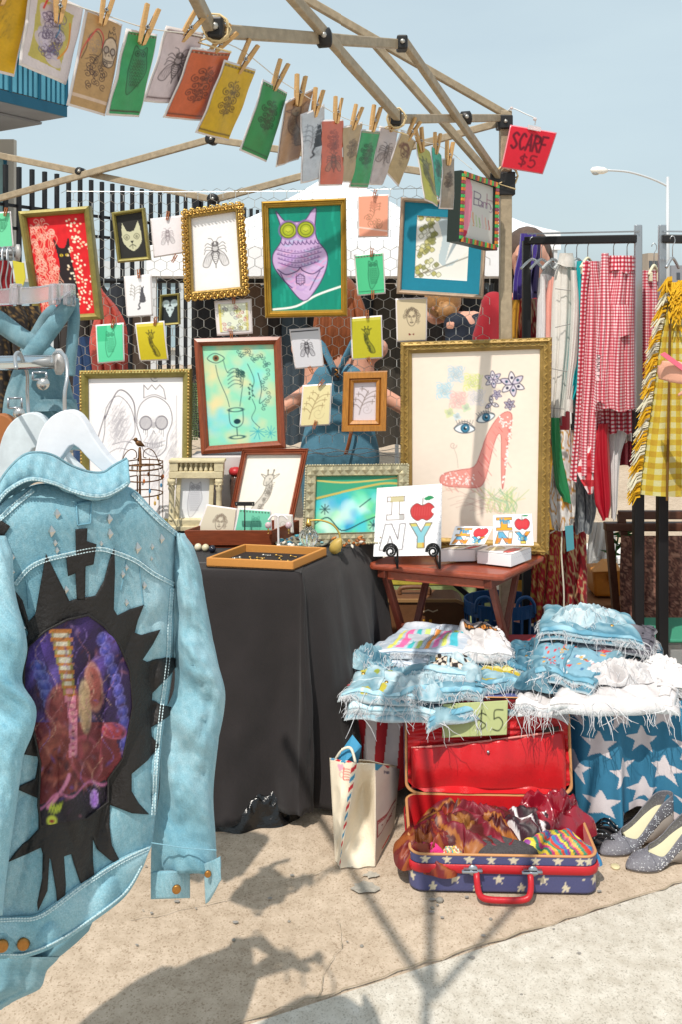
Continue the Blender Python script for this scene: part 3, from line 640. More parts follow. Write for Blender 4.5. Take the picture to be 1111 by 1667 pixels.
def picture(parent,c3,art,off=0,name='picture',curl=0,m=ink,wob=0,seed=0,thick=0):
    p,n = quad_pts(c3,art.h,art.w,curl,wob=wob,seed=seed,off=off)
    return grid_obj(name,p,m,parent,cols=art.a,thick=thick)
def corners3(px,Y):
    Y = Y if isinstance(Y,(list,tuple)) else [Y]*4
    return [P(u,v,y) for (u,v),y in zip(px,Y)]
def inset(c3,d,off,nn):
    TL,TR,BR,BL = c3; ex = ((TR-TL)+(BR-BL)).normalized(); ey = ((BL-TL)+(BR-TR)).normalized(); w = nn*off
    return [TL+ex*d+ey*d+w,TR-ex*d+ey*d+w,BR-ex*d-ey*d+w,BL+ex*d-ey*d+w]
def frame(label,px,Y,bpx,prof,mats,art,thick=.018,board=None,name='framed_picture',cat='framed picture',group='framed pictures on show',extra=None,gm=ink):
    c3 = corners3(px,Y); TL,TR,BR,BL = c3; nn = ((TR-TL)+(BR-BL)).cross((BL-TL)+(BR-TR)).normalized()
    if nn.y > 0: nn = -nn
    Ym = sum(c.y for c in c3)/4; bw = bpx*Ym/F
    t = thing(name,label,cat,(BL+BR)/2,group)
    loops = [inset(c3,0,-thick,nn)]+[inset(c3,bw*q[0],q[1],nn) for q in prof]+[inset(c3,bw,-.006,nn)]
    side = ['top','right','bottom','left']
    for k in range(4):                                   # the four mitred lengths of moulding
        m = MB(); a_,b_ = k,(k+1) % 4
        vs = []; n = len(loops)
        for l in loops: vs += [l[a_],l[b_]]
        bk = inset(c3,bw,-thick,nn); vs += [bk[a_],bk[b_]]
        fs = [(2*i,2*i+1,2*i+3,2*i+2) for i in range(n)]+[(2*n,2*n+1,1,0)]
        for i,f in enumerate(fs): m.add([vs[q] for q in f],[(0,1,2,3)],0 if len(mats) == 1 else (prof[min(max(i-1,0),len(prof)-1)][2] if len(prof[0]) > 2 else 0))
        m.add([vs[2*i] for i in range(n+1)],[tuple(range(n+1))]); m.add([vs[2*i+1] for i in range(n+1)],[tuple(range(n+1))])
        m.build('moulding',mats,t)
    inn = inset(c3,bw*.97,-.007,nn)
    if board:
        bp,bcol = board; bw2 = bp*Ym/F; i2 = inset(inn,bw2,.0025,nn); o2 = [q+nn*.0025 for q in inn]; i3 = inset(inn,bw2,.0,nn)
        m = MB()
        for k in range(4): m.add([o2[k],o2[(k+1) % 4],i2[(k+1) % 4],i2[k]],[(0,1,2,3)]); m.add([i2[k],i2[(k+1) % 4],i3[(k+1) % 4],i3[k]],[(0,1,2,3)],1)
        m.build('mat_board',[mat('board_'+bcol[1:],bcol,.8,namt=.08,nscale=60),mat('board_edge','#f0ede4',.8)],t)
        inn = inset(inn,bw2*.98,-.001,nn)
    picture(t,inn,art,gm if False else 0,m=gm)
    m = MB(); bk = inset(c3,bw*.5,-thick-.003,nn); m.add(bk,[(3,2,1,0)]); m.build('backing',mat('backing_card','#8a7456',.9),t)
    if extra: extra(t,c3,nn,bw)
    return t
def along(c3,nn,d,off,step):
    """Places and directions round a frame at inset d."""
    q = inset(c3,d,off,nn); out = []
    for k in range(4):
        a_,b_ = q[k],q[(k+1) % 4]; L_ = (b_-a_).length; n = max(2,round(L_/step)); e = (b_-a_).normalized()
        for i in range(n): out.append((a_.lerp(b_,(i+.5)/n),e,nn.cross(e).normalized(),L_/n))
    return out
gold = mat('gold_leaf','#a8894a',.42,metal=.55,namt=.35,nscale=30,bump=.15,bscale=90)
goldd = mat('gold_dull','#8f7e4c',.55,metal=.3,namt=.35,nscale=25,bump=.2,bscale=70); goldb = mat('gold_bright','#d1a85a',.3,metal=.75,namt=.3,nscale=40)
olive = mat('olive_gilt','#8f8446',.5,metal=.25,namt=.3,nscale=22,bump=.15,bscale=60)
redwood = mat('red_wood','#8a4427',.35,namt=.35,nscale=6,stretch=(30,30,3),coat=.2); honey = mat('honey_wood','#b5782f',.35,namt=.35,nscale=5,stretch=(40,6,6),coat=.3)
honeyd = mat('honey_dark','#8f5826',.4,namt=.3,nscale=6,stretch=(30,6,6)); silver = mat('silver_gilt','#a9a184',.42,metal=.45,namt=.4,nscale=40); dark = mat('dark_lip','#2b2622',.6)
cream = mat('cream_cast','#d3c6a2',.65,namt=.25,nscale=25,bump=.2); blk = mat('matte_black','#1d1c1d',.6); pinkw = mat('champagne_wood','#b79d86',.4,metal=.3,namt=.2,nscale=30)
copperw = mat('copper_wood','#a05a40',.35,metal=.15,namt=.3,nscale=25)
def beads(name,m_,c3,nn,d,off,step,r,kind='stuff',flat=1,parent=None,var=.2):
    m = MB(); r_ = random.Random(5)
    for p,e,s,L_ in along(c3,nn,d,off,step):
        k = r*(1+r_.uniform(-var,var)); j = 5
        m.v_ = 0
        vs = [p+nn*k*flat]; fs = []
        for i in range(j): an = i*6.283/j; vs.append(p+(e*math.cos(an)+s*math.sin(an))*k)
        fs = [(0,1+i,1+(i+1) % j) for i in range(j)]; m.add(vs,fs)
    return m.build(name,m_,parent,kind=kind,smooth=True)

# -- red picture with a black cat
def art_redcat():
    a = Art(92,150,'#d8232a'); A = a.asp; r = a.r; a.mottle(.1)
    a.poly([(.40,.38),(.49,.53),(.59,.53),(.67,.38),(.67,.70),(.72,1.1),(.7,A),(.35,A),(.38,1.15),(.46,.8)],'#2a2023',1,3)
    for d in (-.05,.05): a.ell(.56+d,.66,.03,.022,'#d8b830'); a.ell(.56+d,.66,.008,.018,'#222')
    for k in range(90):
        x,y = r.uniform(.03,.42),r.uniform(.05,A-.05); a.spiral(x,y,r.uniform(.03,.07),1.1,r.choice((-1,1)),r.random()*6,'#f0c9b8',1,.8)
        a.line([(x,y),(x+r.uniform(-.1,.1),y+.12),(x+r.uniform(-.12,.12),y+.25)],'#e8a890',1,.8)
    for k in range(130):
        x = r.gauss(.78,.12); y = r.uniform(.08,A-.03)
        if x > .62+.06*math.sin(y*5): a.ell(x,y,.018,.016,'#f6ead2' if r.random() < .7 else '#e9c9a6')
    return a
def art_catface():
    a = Art(46,74,'#2e2d2b'); A = a.asp
    a.poly([(.2,.3),(.33,.62),(.62,.62),(.8,.3),(.88,.8),(.84,1.1),(.52,1.38),(.2,1.1),(.13,.8)],'#c9c7a8',1,2)
    for d in (-1,1): a.line([(.5+d*.3,.82),(.5+d*.18,.74),(.5+d*.08,.85),(.5+d*.2,.95)],'#77755f',1.2,1,True); a.ell(.5+d*.19,.85,.05,.06,'#8d8b74')
    a.poly([(.44,1.0),(.56,1.0),(.5,1.1)],'#2e2d2b'); a.line([(.38,1.2),(.5,1.13),(.62,1.2)],'#3a3934',1.3); a.line([(.5,1.1),(.5,1.28)],'#3a3934',1)
    return a
def art_mouse():
    a = Art(24,44,'#2b3134'); 
    for d in (-1,1): a.ell(.5+d*.27,.5,.24,.26,'#c8d8dc'); a.ell(.5+d*.27,.52,.12,.13,'#b4c8cc')
    a.poly([(.22,.75),(.78,.75),(.62,1.2),(.5,1.5),(.38,1.2)],'#c8d8dc',1,3)
    for d in (-1,1): a.ell(.5+d*.13,.95,.05,.07,'#4a5558')
    return a
def art_owl():
    a = Art(112,172,'#0f8a74'); A = a.asp; r = a.r
    for k in range(90): x = r.random(); y = r.uniform(0,A); a.line([(x,y),(x+r.uniform(-.03,.03),y+.18)],r.choice(('#1a9c84','#0a7c68','#27ab93','#0d8272')),4,.4,sm=0)
    a.line([(.02,A-.02),(.35,A-.06),(.65,A-.22),(1,A-.34)],'#f2f4f0',3.2)
    body = [(.1,.05),(.22,.2),(.36,.22),(.5,.2),(.6,.06),(.66,.04),(.64,.3),(.67,.5),(.8,.7),(.79,.92),(.66,1.2),(.46,1.4),(.24,1.16),(.06,.9),(.04,.7),(.16,.5),(.16,.28)]
    bg_ = a.a.copy(); a.poly(body,'#c7a9d4',1,4); inside = np.abs(a.a-bg_).sum(-1) > 1e-6
    for k in range(70):
        x,y = r.uniform(.1,.72),r.uniform(.2,1.3)
        a.line([(x,y),(x+.06,y+.02),(x+.12,y-.02)],r.choice(('#e48fc4','#a8c8e4','#d7b9e4','#b58fd0','#ecb3d3')),3.2,.45)
    a.a[~inside] = bg_[~inside]
    a.line(body,'#4a3566',1.6,1,True,4)
    for d,cx in ((-1,.265),(1,.51)):
        a.ell(cx,.34,.14,.15,'#8a5fa8',.7); a.ell(cx,.34,.112,.115,'#a9b52c'); a.ell(cx,.34,.112,.115,'#5d6a1c',1,0,2); a.ell(cx,.34,.075,.078,'#6d7a20',1,0,1.6); a.ell(cx,.34,.04,.04,'#c2c840'); a.line([(cx-.03,.35),(cx,.37),(cx+.03,.35)],'#5d6a1c',1)
    for k in range(9): a.line([(.16+.06*k,.52),(.2+.06*k,.56),(.22+.06*k,.5)],'#5a3a78',1.4)
    for row,y in enumerate((.62,.69,.76,.83)):
        a.line([(.08+.02*row,y),(.38,y+.07),(.74-.02*row,y-.01)],'#5a3a78',1.2)
        for k in range(13): x = .12+.046*k; yy = y+.07-(abs(x-.38)/.34)**1.5*.08; a.spiral(x,yy-.03,.016,1,1,k,'#7a4f96',.9,.8)
    a.line([(.1,.92),(.22,1.0),(.38,.95),(.42,.9),(.46,.95),(.6,1.0),(.75,.9)],'#4a3566',1.8)
    a.line([(.14,.98),(.2,1.1),(.3,1.2)],'#4a3566',1.5); a.line([(.7,.96),(.62,1.1),(.55,1.24)],'#4a3566',1.5)
    hx = [(.42+.07*math.cos(k*1.047+.52),1.08+.085*math.sin(k*1.047+.52)) for k in range(6)]; a.line(hx,'#4a2f5c',1.3,1,True,0)
    for k in range(4): a.line([(.36,1.03+.035*k),(.48,1.03+.035*k)],'#4a2f5c',.8,.8,sm=0); a.line([(.37+.03*k,1.0),(.37+.03*k,1.16)],'#4a2f5c',.8,.8,sm=0)
    return a
def art_moth(w,h,bgc='#f3f2f2',c='#5a5658',s=.3,wd=1.0):
    a = Art(w,h,bgc); a.mottle(.02); moth(a,.5,a.asp*.5,s,c,wd); return a
def art_bird():
    a = Art(78,92,'#e9e9e4'); r = a.r; A = a.asp
    a.poly([(.42,0),(.95,0),(.95,.5),(.7,.9),(.45,.85),(.5,.4)],'#a9c0cc',.75,3); a.poly([(.75,.12),(.98,0),(.98,.6),(.65,.85),(.58,.8)],'#f0f0ee',.9,3)
    for k in range(26): a.line([(.58+.01*k,.85-.02*k),(.66+.012*k,.6-.02*k),(.75+.008*k,.35-.01*k)],'#8fa0aa',.8,.6)
    for k in range(70):
        x,y = r.uniform(.0,.42),r.uniform(.02,A-.05)
        if x < .42-.12*math.sin(y*3): a.poly([(x,y),(x+.05,y-.05),(x+.1,y),(x+.04,y+.05)],r.choice(('#b0ac58','#c6c07c','#8d8f57','#dcdcb8','#e8e8dc')),.9,2,'#6f7048',.7)
    a.line([(.2,1.08),(.6,.9),(1,.72)],'#8b8a82',1.6,1,False,0); a.line([(.02,A-.02),(.3,1.0)],'#7a6a50',1.3)
    return a
def art_hand():
    a = Art(104,158,'#8fd6b6'); A = a.asp; r = a.r
    for k in range(60): a.wash(r.choice(('#79d8d4','#86e0c0','#a9dba6','#6fd2dd','#e2d4a0','#ecd29a')),r.random(),r.random()*A,r.uniform(.05,.16),.4,k)
    a.wash('#e8cf98',.08,.35,.16,.5,3); a.wash('#e8cf98',.92,A*.5,.18,.5,5); a.wash('#5fd0e6',.1,A*.75,.2,.6,9); a.wash('#6cd9e0',.8,.5,.15,.6,8)
    c = '#2f5b5f'
    a.line([(.06,.2),(.17,.12),(.3,.2),(.18,.27)],c,1.3,1,True); a.ell(.18,.195,.045,.05,'#7a5a3a'); a.ell(.18,.195,.02,.02,'#222')
    a.line([(.17,.3),(.2,.5),(.3,.8),(.33,.95)],c,1.1); a.line([(.28,.22),(.33,.42),(.43,.4)],c,1)
    for k in range(5): a.line([(.33,.42+.06*k),(.42,.36+.06*k),(.52,.42+.05*k),(.5,.5+.04*k)],c,1.1)
    a.line([(.55,.52),(.52,.72),(.48,.95)],c,1.1)
    for k in range(14): a.ell(.46+.1*r.random(),.38+.12*r.random(),.018,.018,'#23504c',1,0,1.3)
    for k in range(16): a.spiral(.5+.028*k,.1+.012*k+.05*math.sin(k),.035,1.1,1,k,c,1)
    for k in range(12): a.spiral(.86+.04*math.sin(k),.35+.06*k,.035,1.1,-1,k,c,1)
    a.line([(.62,.3),(.7,.55),(.66,.72),(.7,.82)],c,1.1); a.line([(.76,.45),(.8,.7),(.76,.92),(.86,.85)],c,1.3)
    for k in range(10): a.ell(.64+.03*math.sin(k*2),.62+.025*k,.014,.016,'#23504c',.9)
    a.ell(.42,1.0,.1,.03,c,1,0,1.4); a.line([(.32,1.0),(.33,1.2),(.42,1.27),(.51,1.2),(.52,1.0)],c,1.3); a.line([(.42,1.27),(.42,1.4)],c,1.6); a.ell(.42,1.42,.1,.025,c,1,0,1.4); a.ell(.43,1.18,.05,.04,'#123a44')
    for k in range(9): an = k*.7; a.line([(.72,1.35),(.72+.12*math.cos(an),1.38+.1*math.sin(an))],'#3aa6b4',1.1)
    for k in range(9): an = k*.7; a.line([(.9,1.4),(.9+.08*math.cos(an),1.38+.1*math.sin(an))],'#3aa6b4',1)
    a.line([(.66,.85),(.7,1.0),(.64,1.15),(.75,1.3)],c,1)
    return a
def art_skull():
    a = Art(140,210,'#f1edef'); A = a.asp; a.mottle(.015,8)
    lady_skull(a,.5,.52,.42,'#6a6670',1.0); pencil_shade(a,.3,.5,.10,.22,200,'#9f9ba2',.7,.45); pencil_shade(a,.68,.75,.10,.12,160,'#aaa6ad',.7,.45); pencil_shade(a,.62,.5,.2,.05,90,'#b0acb3',.7,.4); pencil_shade(a,.88,.85,.06,.3,140,'#a7a3aa'); pencil_shade(a,.3,.6,.12,.2,120,'#b7b3ba'); pencil_shade(a,.7,1.1,.15,.15,90,'#b7b3ba')
    a.line([(.93,.2),(.93,.75)],'#8a868e',1,.7,sm=0)
    return a
def art_shoe():
    a = Art(176,262,'#e9dacb'); A = a.asp; r = a.r; a.mottle(.035,5); a.mottle(.015,30,5)
    for (x,y,R_,c) in ((.35,.18,.08,'#b9cdd8'),(.48,.25,.085,'#d6d98f'),(.26,.31,.08,'#b5d3df'),(.37,.39,.085,'#ecb8b2'),(.51,.37,.08,'#d7cfd0'),(.3,.49,.04,'#cfd6a2'),(.43,.45,.035,'#c7d6b4'),(.36,.52,.03,'#c4d4da')):
        a.ell(x,y,R_*.85,R_*.85,c,.35)
        for k in range(16): an = k*.785+R_*9; q = R_*(.35 if k % 2 else .75); a.spiral(x+q*math.cos(an),y+q*math.sin(an),R_*.38,1.1,1,k,c,1.2,.9)
        for k in range(6): a.spiral(x,y,R_*(.3+.1*k),.8,1,k,'#98a0a0',.6,.5)
    for (x,y,R_,n,c) in ((.64,.23,.07,6,'#5a5470'),(.79,.27,.10,6,'#3a3550'),(.67,.35,.04,5,'#6a5f80'),(.77,.43,.045,6,'#5a4a66'),(.63,.42,.06,3,'#4a4456')):
        for k in range(n):
            an = k*6.283/n+.4; ex,ey = x+R_*math.cos(an),y+R_*math.sin(an); px,py = -math.sin(an)*R_*.25,math.cos(an)*R_*.25; mx,my = (x+ex)/2,(y+ey)/2
            a.poly([(x,y),(mx+px,my+py),(ex,ey),(mx-px,my-py)],'#cfc4d4' if k % 2 else '#dfd8dc',1,3,c,1.3); a.ell(mx,my,R_*.12,R_*.12,'#2a5068' if k % 2 else c)
    for (x,y,s,rt) in ((.42,.615,.095,0),(.585,.53,.085,-.35)):
        def T(p): return (x+s*(p[0]*math.cos(rt)-p[1]*math.sin(rt)),y+s*(p[0]*math.sin(rt)+p[1]*math.cos(rt)))
        e = [T(q) for q in ((-.85,.05),(-.4,-.32),(.15,-.4),(.85,.08),(.3,.38),(-.4,.36))]; a.poly(e,'#dfe6ea',1,4,'#3b4a5a',1.4); a.ell(*T((.05,0)),s*.34,s*.34,'#3f7e9c'); a.ell(*T((.05,0)),s*.34,s*.34,'#244f68',1,0,1.5); a.ell(*T((.05,0)),s*.14,s*.14,'#16202a'); a.ell(*T((.13,-.08)),s*.06,s*.06,'#fff')
        a.line([T(q) for q in ((-.9,0),(-.4,-.48),(.2,-.55),(.85,-.05))],'#4a5666',1.1)
        for k in range(7): a.line([T((-.6+.2*k,-.4)),T((-.72+.24*k,-.68))],'#4a5666',.7,sm=0)
    sh = [(.0,1.17),(.06,1.13),(.22,1.1),(.38,1.07),(.45,.95),(.52,.78),(.62,.64),(.72,.57),(.79,.58),(.8,.66),(.765,.8),(.745,.98),(.725,1.16),(.705,1.27),(.69,1.15),(.685,.95),(.68,.78),(.64,.78),(.59,.9),(.55,1.05),(.5,1.2),(.42,1.26),(.2,1.26),(.06,1.25),(.0,1.22)]
    sh = [(.23+x*.7,.49+(y-.57)*.86) for x,y in sh]
    a.poly(sh,'#dc6a64',.72,3,'#b8484a',.9)
    for k in range(260):
        t = r.random(); x = r.uniform(.02,.78); y = r.uniform(.58,1.26)
        i = min(int(y/a.px),a.h-1); j = min(int(x/a.px),a.w-1)
        if a.a[i,j,0]-a.a[i,j,1] > .25: a.line([(x,y),(x+.03,y+.04)],r.choice(('#ee9a92','#cf5258','#f4b8ae','#e07a74')),1.1,.6,sm=0)
    for k in range(60): x = .25+.25*r.random(); a.ell(x,.97+.09*r.random(),.005,.005,'#fbeeea')
    for k in range(46): t = r.random(); a.ell(.786-.06*t+r.uniform(-.009,.009),.55+.5*t,.0055,.0055,'#fbeeea')
    for k in range(22): a.ell(.69+.09*r.random(),.52+.09*r.random(),.0055,.0055,'#fbeeea')
    for k in range(46): x = r.uniform(.6,.84); y = 1.26+.02*r.random(); a.line([(x,y),(x+r.uniform(-.04,.04),y-.07),(x+r.uniform(-.14,.12),y-r.uniform(.1,.2))],r.choice(('#a9c489','#c4cf8d','#8db38b','#b9c9b0','#d3cf95')),1.1,.8)
    for k in range(16): x = r.uniform(.2,.6); y = r.uniform(1.1,1.3); a.line([(x,y),(x+.12,y-.03),(x+.25,y+.02)],'#c9a596',1,.5)
    a.line([(.33,.76),(.36,.84),(.37,.93)],'#c7b9ac',1); a.spiral(.33,.75,.03,1.2,1,0,'#c7a9a0',1.1)
    return a
def art_ocean():
    a = Art(122,84,'#3fae96'); A = a.asp; r = a.r
    for k in range(60): a.wash(r.choice(('#3fc7cf','#2f9fd0','#66d6a8','#7cd65a','#2b86c9','#8fdcc0','#e4efe6')),r.random(),A*r.uniform(.25,1),r.uniform(.06,.15),.5,k)
    a.poly([(0,0),(1,0),(1,.16),(.5,.16),(0,.3)],'#2f8a64',.8); a.line([(.0,.27),(.4,.18),(.8,.1),(1,.1)],'#b9a552',3); a.line([(0,.05),(.4,.08),(1,.03)],'#c0ae5e',2.4)
    for (x,y) in ((.12,.4),(.82,.2),(.8,.5),(.72,.6)):
        for k in range(8): an = k*.785; a.line([(x,y),(x+.06*math.cos(an),y+.06*math.sin(an))],'#0f3b42',1.3,sm=0)
    a.line([(0,.58),(.16,.5),(.34,.66),(.6,.56),(.75,.5)],'#0f4048',1.8); a.line([(.55,.38),(.68,.28)],'#0f4048',1.6,sm=0); a.ell(.9,.35,.08,.05,'#c2a048',.8,.6)
    return a
def art_sign():
    a = Art(52,96,'#c9c7c2'); A = a.asp
    a.poly([(0,0),(.25,.05),(.33,.6),(.28,1.3),(.18,A-.15),(0,A-.12)],'#e38aa0',1,3)
    a.line([(.05,.3),(.12,.8),(.06,1.2)],'#d06a88',1,.7); a.poly([(0,A-.2),(.2,A-.22),(.15,A-.02),(0,A)],'#c2304a',1,2)
    a.text('B',.38,.32,.42,'#5b4a6a',1.3); a.text('unny',.52,.45,.3,'#7a5a7a',1.1,gap=.4); a.text('H',.8,.28,.36,'#9a6a7a',1.3)
    for k,c in enumerate(('#d08a4a','#a9c08a','#86b06a','#c9b0b8','#d7a08a','#b04a4a')): a.line([(.36+.1*k,1.0+.06*(k % 3)),(.37+.1*k,1.2),(.40+.1*k,1.34+.03*(k % 2))],c,1.5); a.ell(.39+.1*k,1.4,.02,.025,c)
    return a
def art_twig2(w,h,bgc,c): a = Art(w,h,bgc); twig(a,.28,a.asp*.85,a.asp*.62,c,1.1,.35); a.spiral(.6,a.asp*.72,.22,1.3,1,0,c,.8,.5); a.spiral(.68,a.asp*.6,.14,1.2,-1,0,c,.8,.4); return a
def art_pen_owl(w,h): a = Art(w,h,'#e9ebf0'); perched(a,.52,a.asp*.5,a.asp*.4,'#8d8d98',.8,'#d4d5dc'); return a
def art_giraffe(w,h,bgc,c,s=.42,fl=1,shade='#6a6a60',wd=1.0): a = Art(w,h,bgc); a.mottle(.02); giraffe(a,.5,a.asp*.56,s,c,wd,fl,shade); return a

# -- framed pictures on the wire and on the tables
std = [(0,0),(.08,.006),(.35,.012),(.7,.01),(.86,.004),(1,.0)]
frame('red picture of a black cat among white blossom in an olive gilt frame',[(30,344),(146,335),(166,520),(57,526)],3.42,11,[(0,0),(.1,.014),(.5,.02),(.8,.012),(1,.002)],[olive],art_redcat(),.03)
frame('small white cat face on black in a thin gilt frame',[(181,346),(235,338),(245,423),(191,428)],3.43,6,std,[olive],art_catface(),.016)
def ornate(t,c3,nn,bw):
    m = MB(); r_ = random.Random(8)
    for ring,(d,st,rr_) in enumerate(((bw*.1,.0125,.008),(bw*.45,.013,.0085))):
        for i,(p,e,s,L_) in enumerate(along(c3,nn,d,.008,st)):
            pts = [p+(e*math.cos(a_)+s*math.sin(a_)*(1 if ring else 1.2))*rr_*(1-.1*a_)+nn*.002*a_ for a_ in [k*.9+(i % 2)*2 for k in range(7)]]
            m.tube(pts,[.0032-.0003*k for k in range(7)],5)
        for i,(p,e,s,L_) in enumerate(along(c3,nn,d-bw*.15,.01,st*2)): m.ball(p,.0045*r_.uniform(.7,1.4),6,4)
    m.build('scroll_ornament',goldb,t,kind='stuff',smooth=True)
frame('pencil drawing of a fly in an ornate scrolled gold frame',[(297,344),(395,330),(404,478),(303,489)],3.42,13,[(0,0),(.2,.006),(.7,.006),(.75,.011),(.95,.009),(1,0)],[gold],art_moth(74,118,'#f1eff0','#4f4a4c',.36,1.1),.018,extra=ornate)
frame('pink and lilac owl on green in a gold frame',[(425,328),(565,322),(567,515),(431,518)],3.40,11.5,[(0,0),(.1,.012),(.3,.016),(.36,.009),(.62,.011),(.68,.006),(.9,.005),(1,0)],[mat('gold_band','#b08a35',.35,metal=.55,namt=.2,nscale=30)],art_owl(),.028,gm=inkg)
frame('pale bird among leaves behind a wide teal mat in a slim frame',[(654,321),(796,330),(788,487),(647,478)],3.43,7,std,[pinkw],art_bird(),.018,board=(21,'#157f9a'))
def stripes(t,c3,nn,bw):
    cols = ['#d8722a','#4aa94c','#a03a38','#d98a2e','#3fae52','#8a3a50']; r_ = random.Random(4)
    for i,(p,e,s,L_) in enumerate(along(c3,nn,bw*.5,.006,.0118)):
        m = MB(); m.prism([p-e*L_*.46-s*bw*.45-nn*.004,p+e*L_*.46-s*bw*.45-nn*.004,p+e*L_*.46+s*bw*.45-nn*.004,p-e*L_*.46+s*bw*.45-nn*.004],nn*.006); c = cols[i % 6]
        m.build('bead_bar',mat('bar_'+c[1:],c,.25,coat=.4,namt=.2,nscale=60),t,bevel=.001)
frame('small lettered sign in a deep black frame edged with green and orange bars',[(752,277),(812,298),(810,408),(747,393)],[3.12,3.27,3.27,3.12],9,[(0,0),(.1,.004),(.9,.004),(1,-.004)],[mat('frame_blackgreen','#1f2a24',.5)],art_sign(),.05,name='framed_sign',cat='sign',extra=stripes)
frame('large turquoise picture of hands over a wine glass in a red wood frame',[(315,551),(457,547),(465,730),(327,740)],[3.44,3.44,3.40,3.40],13,[(0,0),(.08,.01),(.5,.016),(.74,.01,0),(.78,.006,1),(1,0,1)],[redwood,dark],art_hand(),.022)
frame('twig sketch in a thick honey wood double frame',[(560,606),(632,604),(630,702),(557,703)],3.44,18,[(0,.0,0),(.06,.012,0),(.55,.013,0),(.6,.006,1),(.72,.01,0),(.95,.004,0),(1,0,0)],[honey,honeyd],art_twig2(36,62,'#d9cfd6','#8a7a76'),.02)
def rope(t,c3,nn,bw): beads('rope_edge',gold,c3,nn,bw*.25,.016,.012,.0055,parent=t)
frame('large pencil drawing of a lady and a crowned skull in an old gold frame',[(129,603),(311,600),(309,858),(131,862)],[3.42,3.42,3.36,3.36],14,[(0,0),(.1,.012),(.4,.018),(.7,.012),(.9,.004),(1,0)],[olive],art_skull(),.03,extra=rope)
def carved(t,c3,nn,bw):
    m = MB()
    for d in (.2,.52):
        for i,(p,e,s,L_) in enumerate(along(c3,nn,bw*d,.014 if d < .3 else .01,.015)):
            a_ = .8 if i % 2 else -.8; m.bar(p-(e*math.cos(a_)+s*math.sin(a_))*.009,p+(e*math.cos(a_)+s*math.sin(a_))*.009,.005,.007,up=nn)
    m.build('carved_leaves',gold,t,kind='stuff',bevel=.0015)
frame('very large drawing of a red high heel shoe and flowers in a carved gold frame',[(653,557),(900,549),(895,903),(653,892)],[3.38,3.315,3.27,3.36],19,[(0,0),(.08,.014),(.3,.02),(.45,.01),(.7,.012),(.78,.005),(1,0)],[mat('gold_old','#9c8047',.5,metal=.4,namt=.4,nscale=18,bump=.3,bscale=60)],art_shoe(),.035,extra=carved)
def lozenge(t,c3,nn,bw):
    for i,(p,e,s,L_) in enumerate(along(c3,nn,bw*.5,.004,.03)):
        m = MB(); h = bw*.36; m.add([p-e*L_*.48,p-s*h,p+e*L_*.48,p+s*h,p+nn*.007],[(0,1,4),(1,2,4),(2,3,4),(3,0,4)]); m.build('lozenge',silver,t)
    beads('bead_edge',silver,c3,nn,bw*.06,.006,.009,.004,parent=t)
frame('turquoise seascape in a silver frame of carved lozenges',[(497,757),(667,755),(665,884),(491,888)],[3.22,3.24,3.16,3.14],19,[(0,0),(.06,.007),(.14,.004),(.86,.004),(.94,.008),(1,0)],[silver],art_ocean(),.02,extra=lozenge,gm=inkg)
frame('giraffe sketch leaning back in a copper red moulded frame',[(394,731),(502,730),(474,866),(366,868)],[3.36,3.36,3.28,3.28],10,[(0,0),(.12,.012),(.3,.006),(.45,.013),(.62,.006),(.8,.01),(1,0)],[copperw],art_giraffe(76,100,'#efe8db','#6a645c',.42,-1,'#b4afa6'),.018)
frame('tiny white mouse head on black in a thin gilt frame',[(260,480),(292,477),(293,528),(258,531)],3.44,4,std,[olive],art_mouse(),.012)
# classical frame with two columns and a balustrade
ct = thing('framed_picture','owl sketch in a cream cast frame with two columns and a balustrade','framed picture',P(320,864,3.32),'framed pictures on show')
Yc = 3.30
def pb(u,v,dy=0): return P(u,v,Yc+dy)
m = MB(); m.prism([pb(272,846),pb(366,846),pb(366,864),pb(272,864)],(0,.05,0)); m.prism([pb(270,857,-.008),pb(368,857,-.008),pb(368,865,-.008),pb(270,865,-.008)],(0,.06,0)); m.build('plinth',cream,ct,bevel=.003)
m = MB(); m.prism([pb(274,768),pb(362,768),pb(362,779),pb(274,779)],(0,.045,0)); m.prism([pb(275,749),pb(289,749),pb(289,768),pb(275,768)],(0,.04,0)); m.prism([pb(348,749),pb(363,749),pb(363,768),pb(348,768)],(0,.04,0)); m.prism([pb(274,749,-.004),pb(365,749,-.004),pb(365,753.5,-.004),pb(274,753.5,-.004)],(0,.05,0)); m.prism([pb(289,754,.028),pb(348,754,.028),pb(348,768,.028),pb(289,768,.028)],(0,.012,0)); m.build('entablature',cream,ct,bevel=.002)
for k in range(7):
    m = MB(); s_ = Yc/F; c_ = pb(294+8.2*k,768,.01); m.lathe(c_,[(2.6*s_,0),(3.2*s_,4*s_),(1.4*s_,9*s_),(2.4*s_,12*s_),(2.6*s_,14.5*s_)],8); m.build('baluster',cream,ct,smooth=True)
for u in (279,356):
    m = MB(); s_ = Yc/F; c_ = pb(u,847,.012); m.lathe(c_,[(6.5*s_,0),(6.5*s_,3*s_),(5*s_,5*s_),(4.4*s_,48*s_),(6*s_,52*s_),(5*s_,56*s_),(7*s_,63*s_),(7*s_,68*s_)],12)
    for k in range(6): m.ball(c_+Vector((math.cos(k*1.05)*5.5*s_,math.sin(k*1.05)*5.5*s_,59*s_)),2*s_,6,4)
    m.build('column',cream,ct,smooth=True)
m = MB(); m.prism([pb(287,779,.016),pb(294,779,.016),pb(290,848,.016),pb(283,848,.016)],(0,.02,0)); m.build('inner_frame',cream,ct); m = MB(); m.prism([pb(341,779,.016),pb(348,779,.016),pb(345,848,.016),pb(338,848,.016)],(0,.02,0)); m.build('inner_frame',cream,ct)
picture(ct,[pb(293,778,.03),pb(342,778,.03),pb(339,848,.03),pb(288,848,.03)],art_pen_owl(46,64))

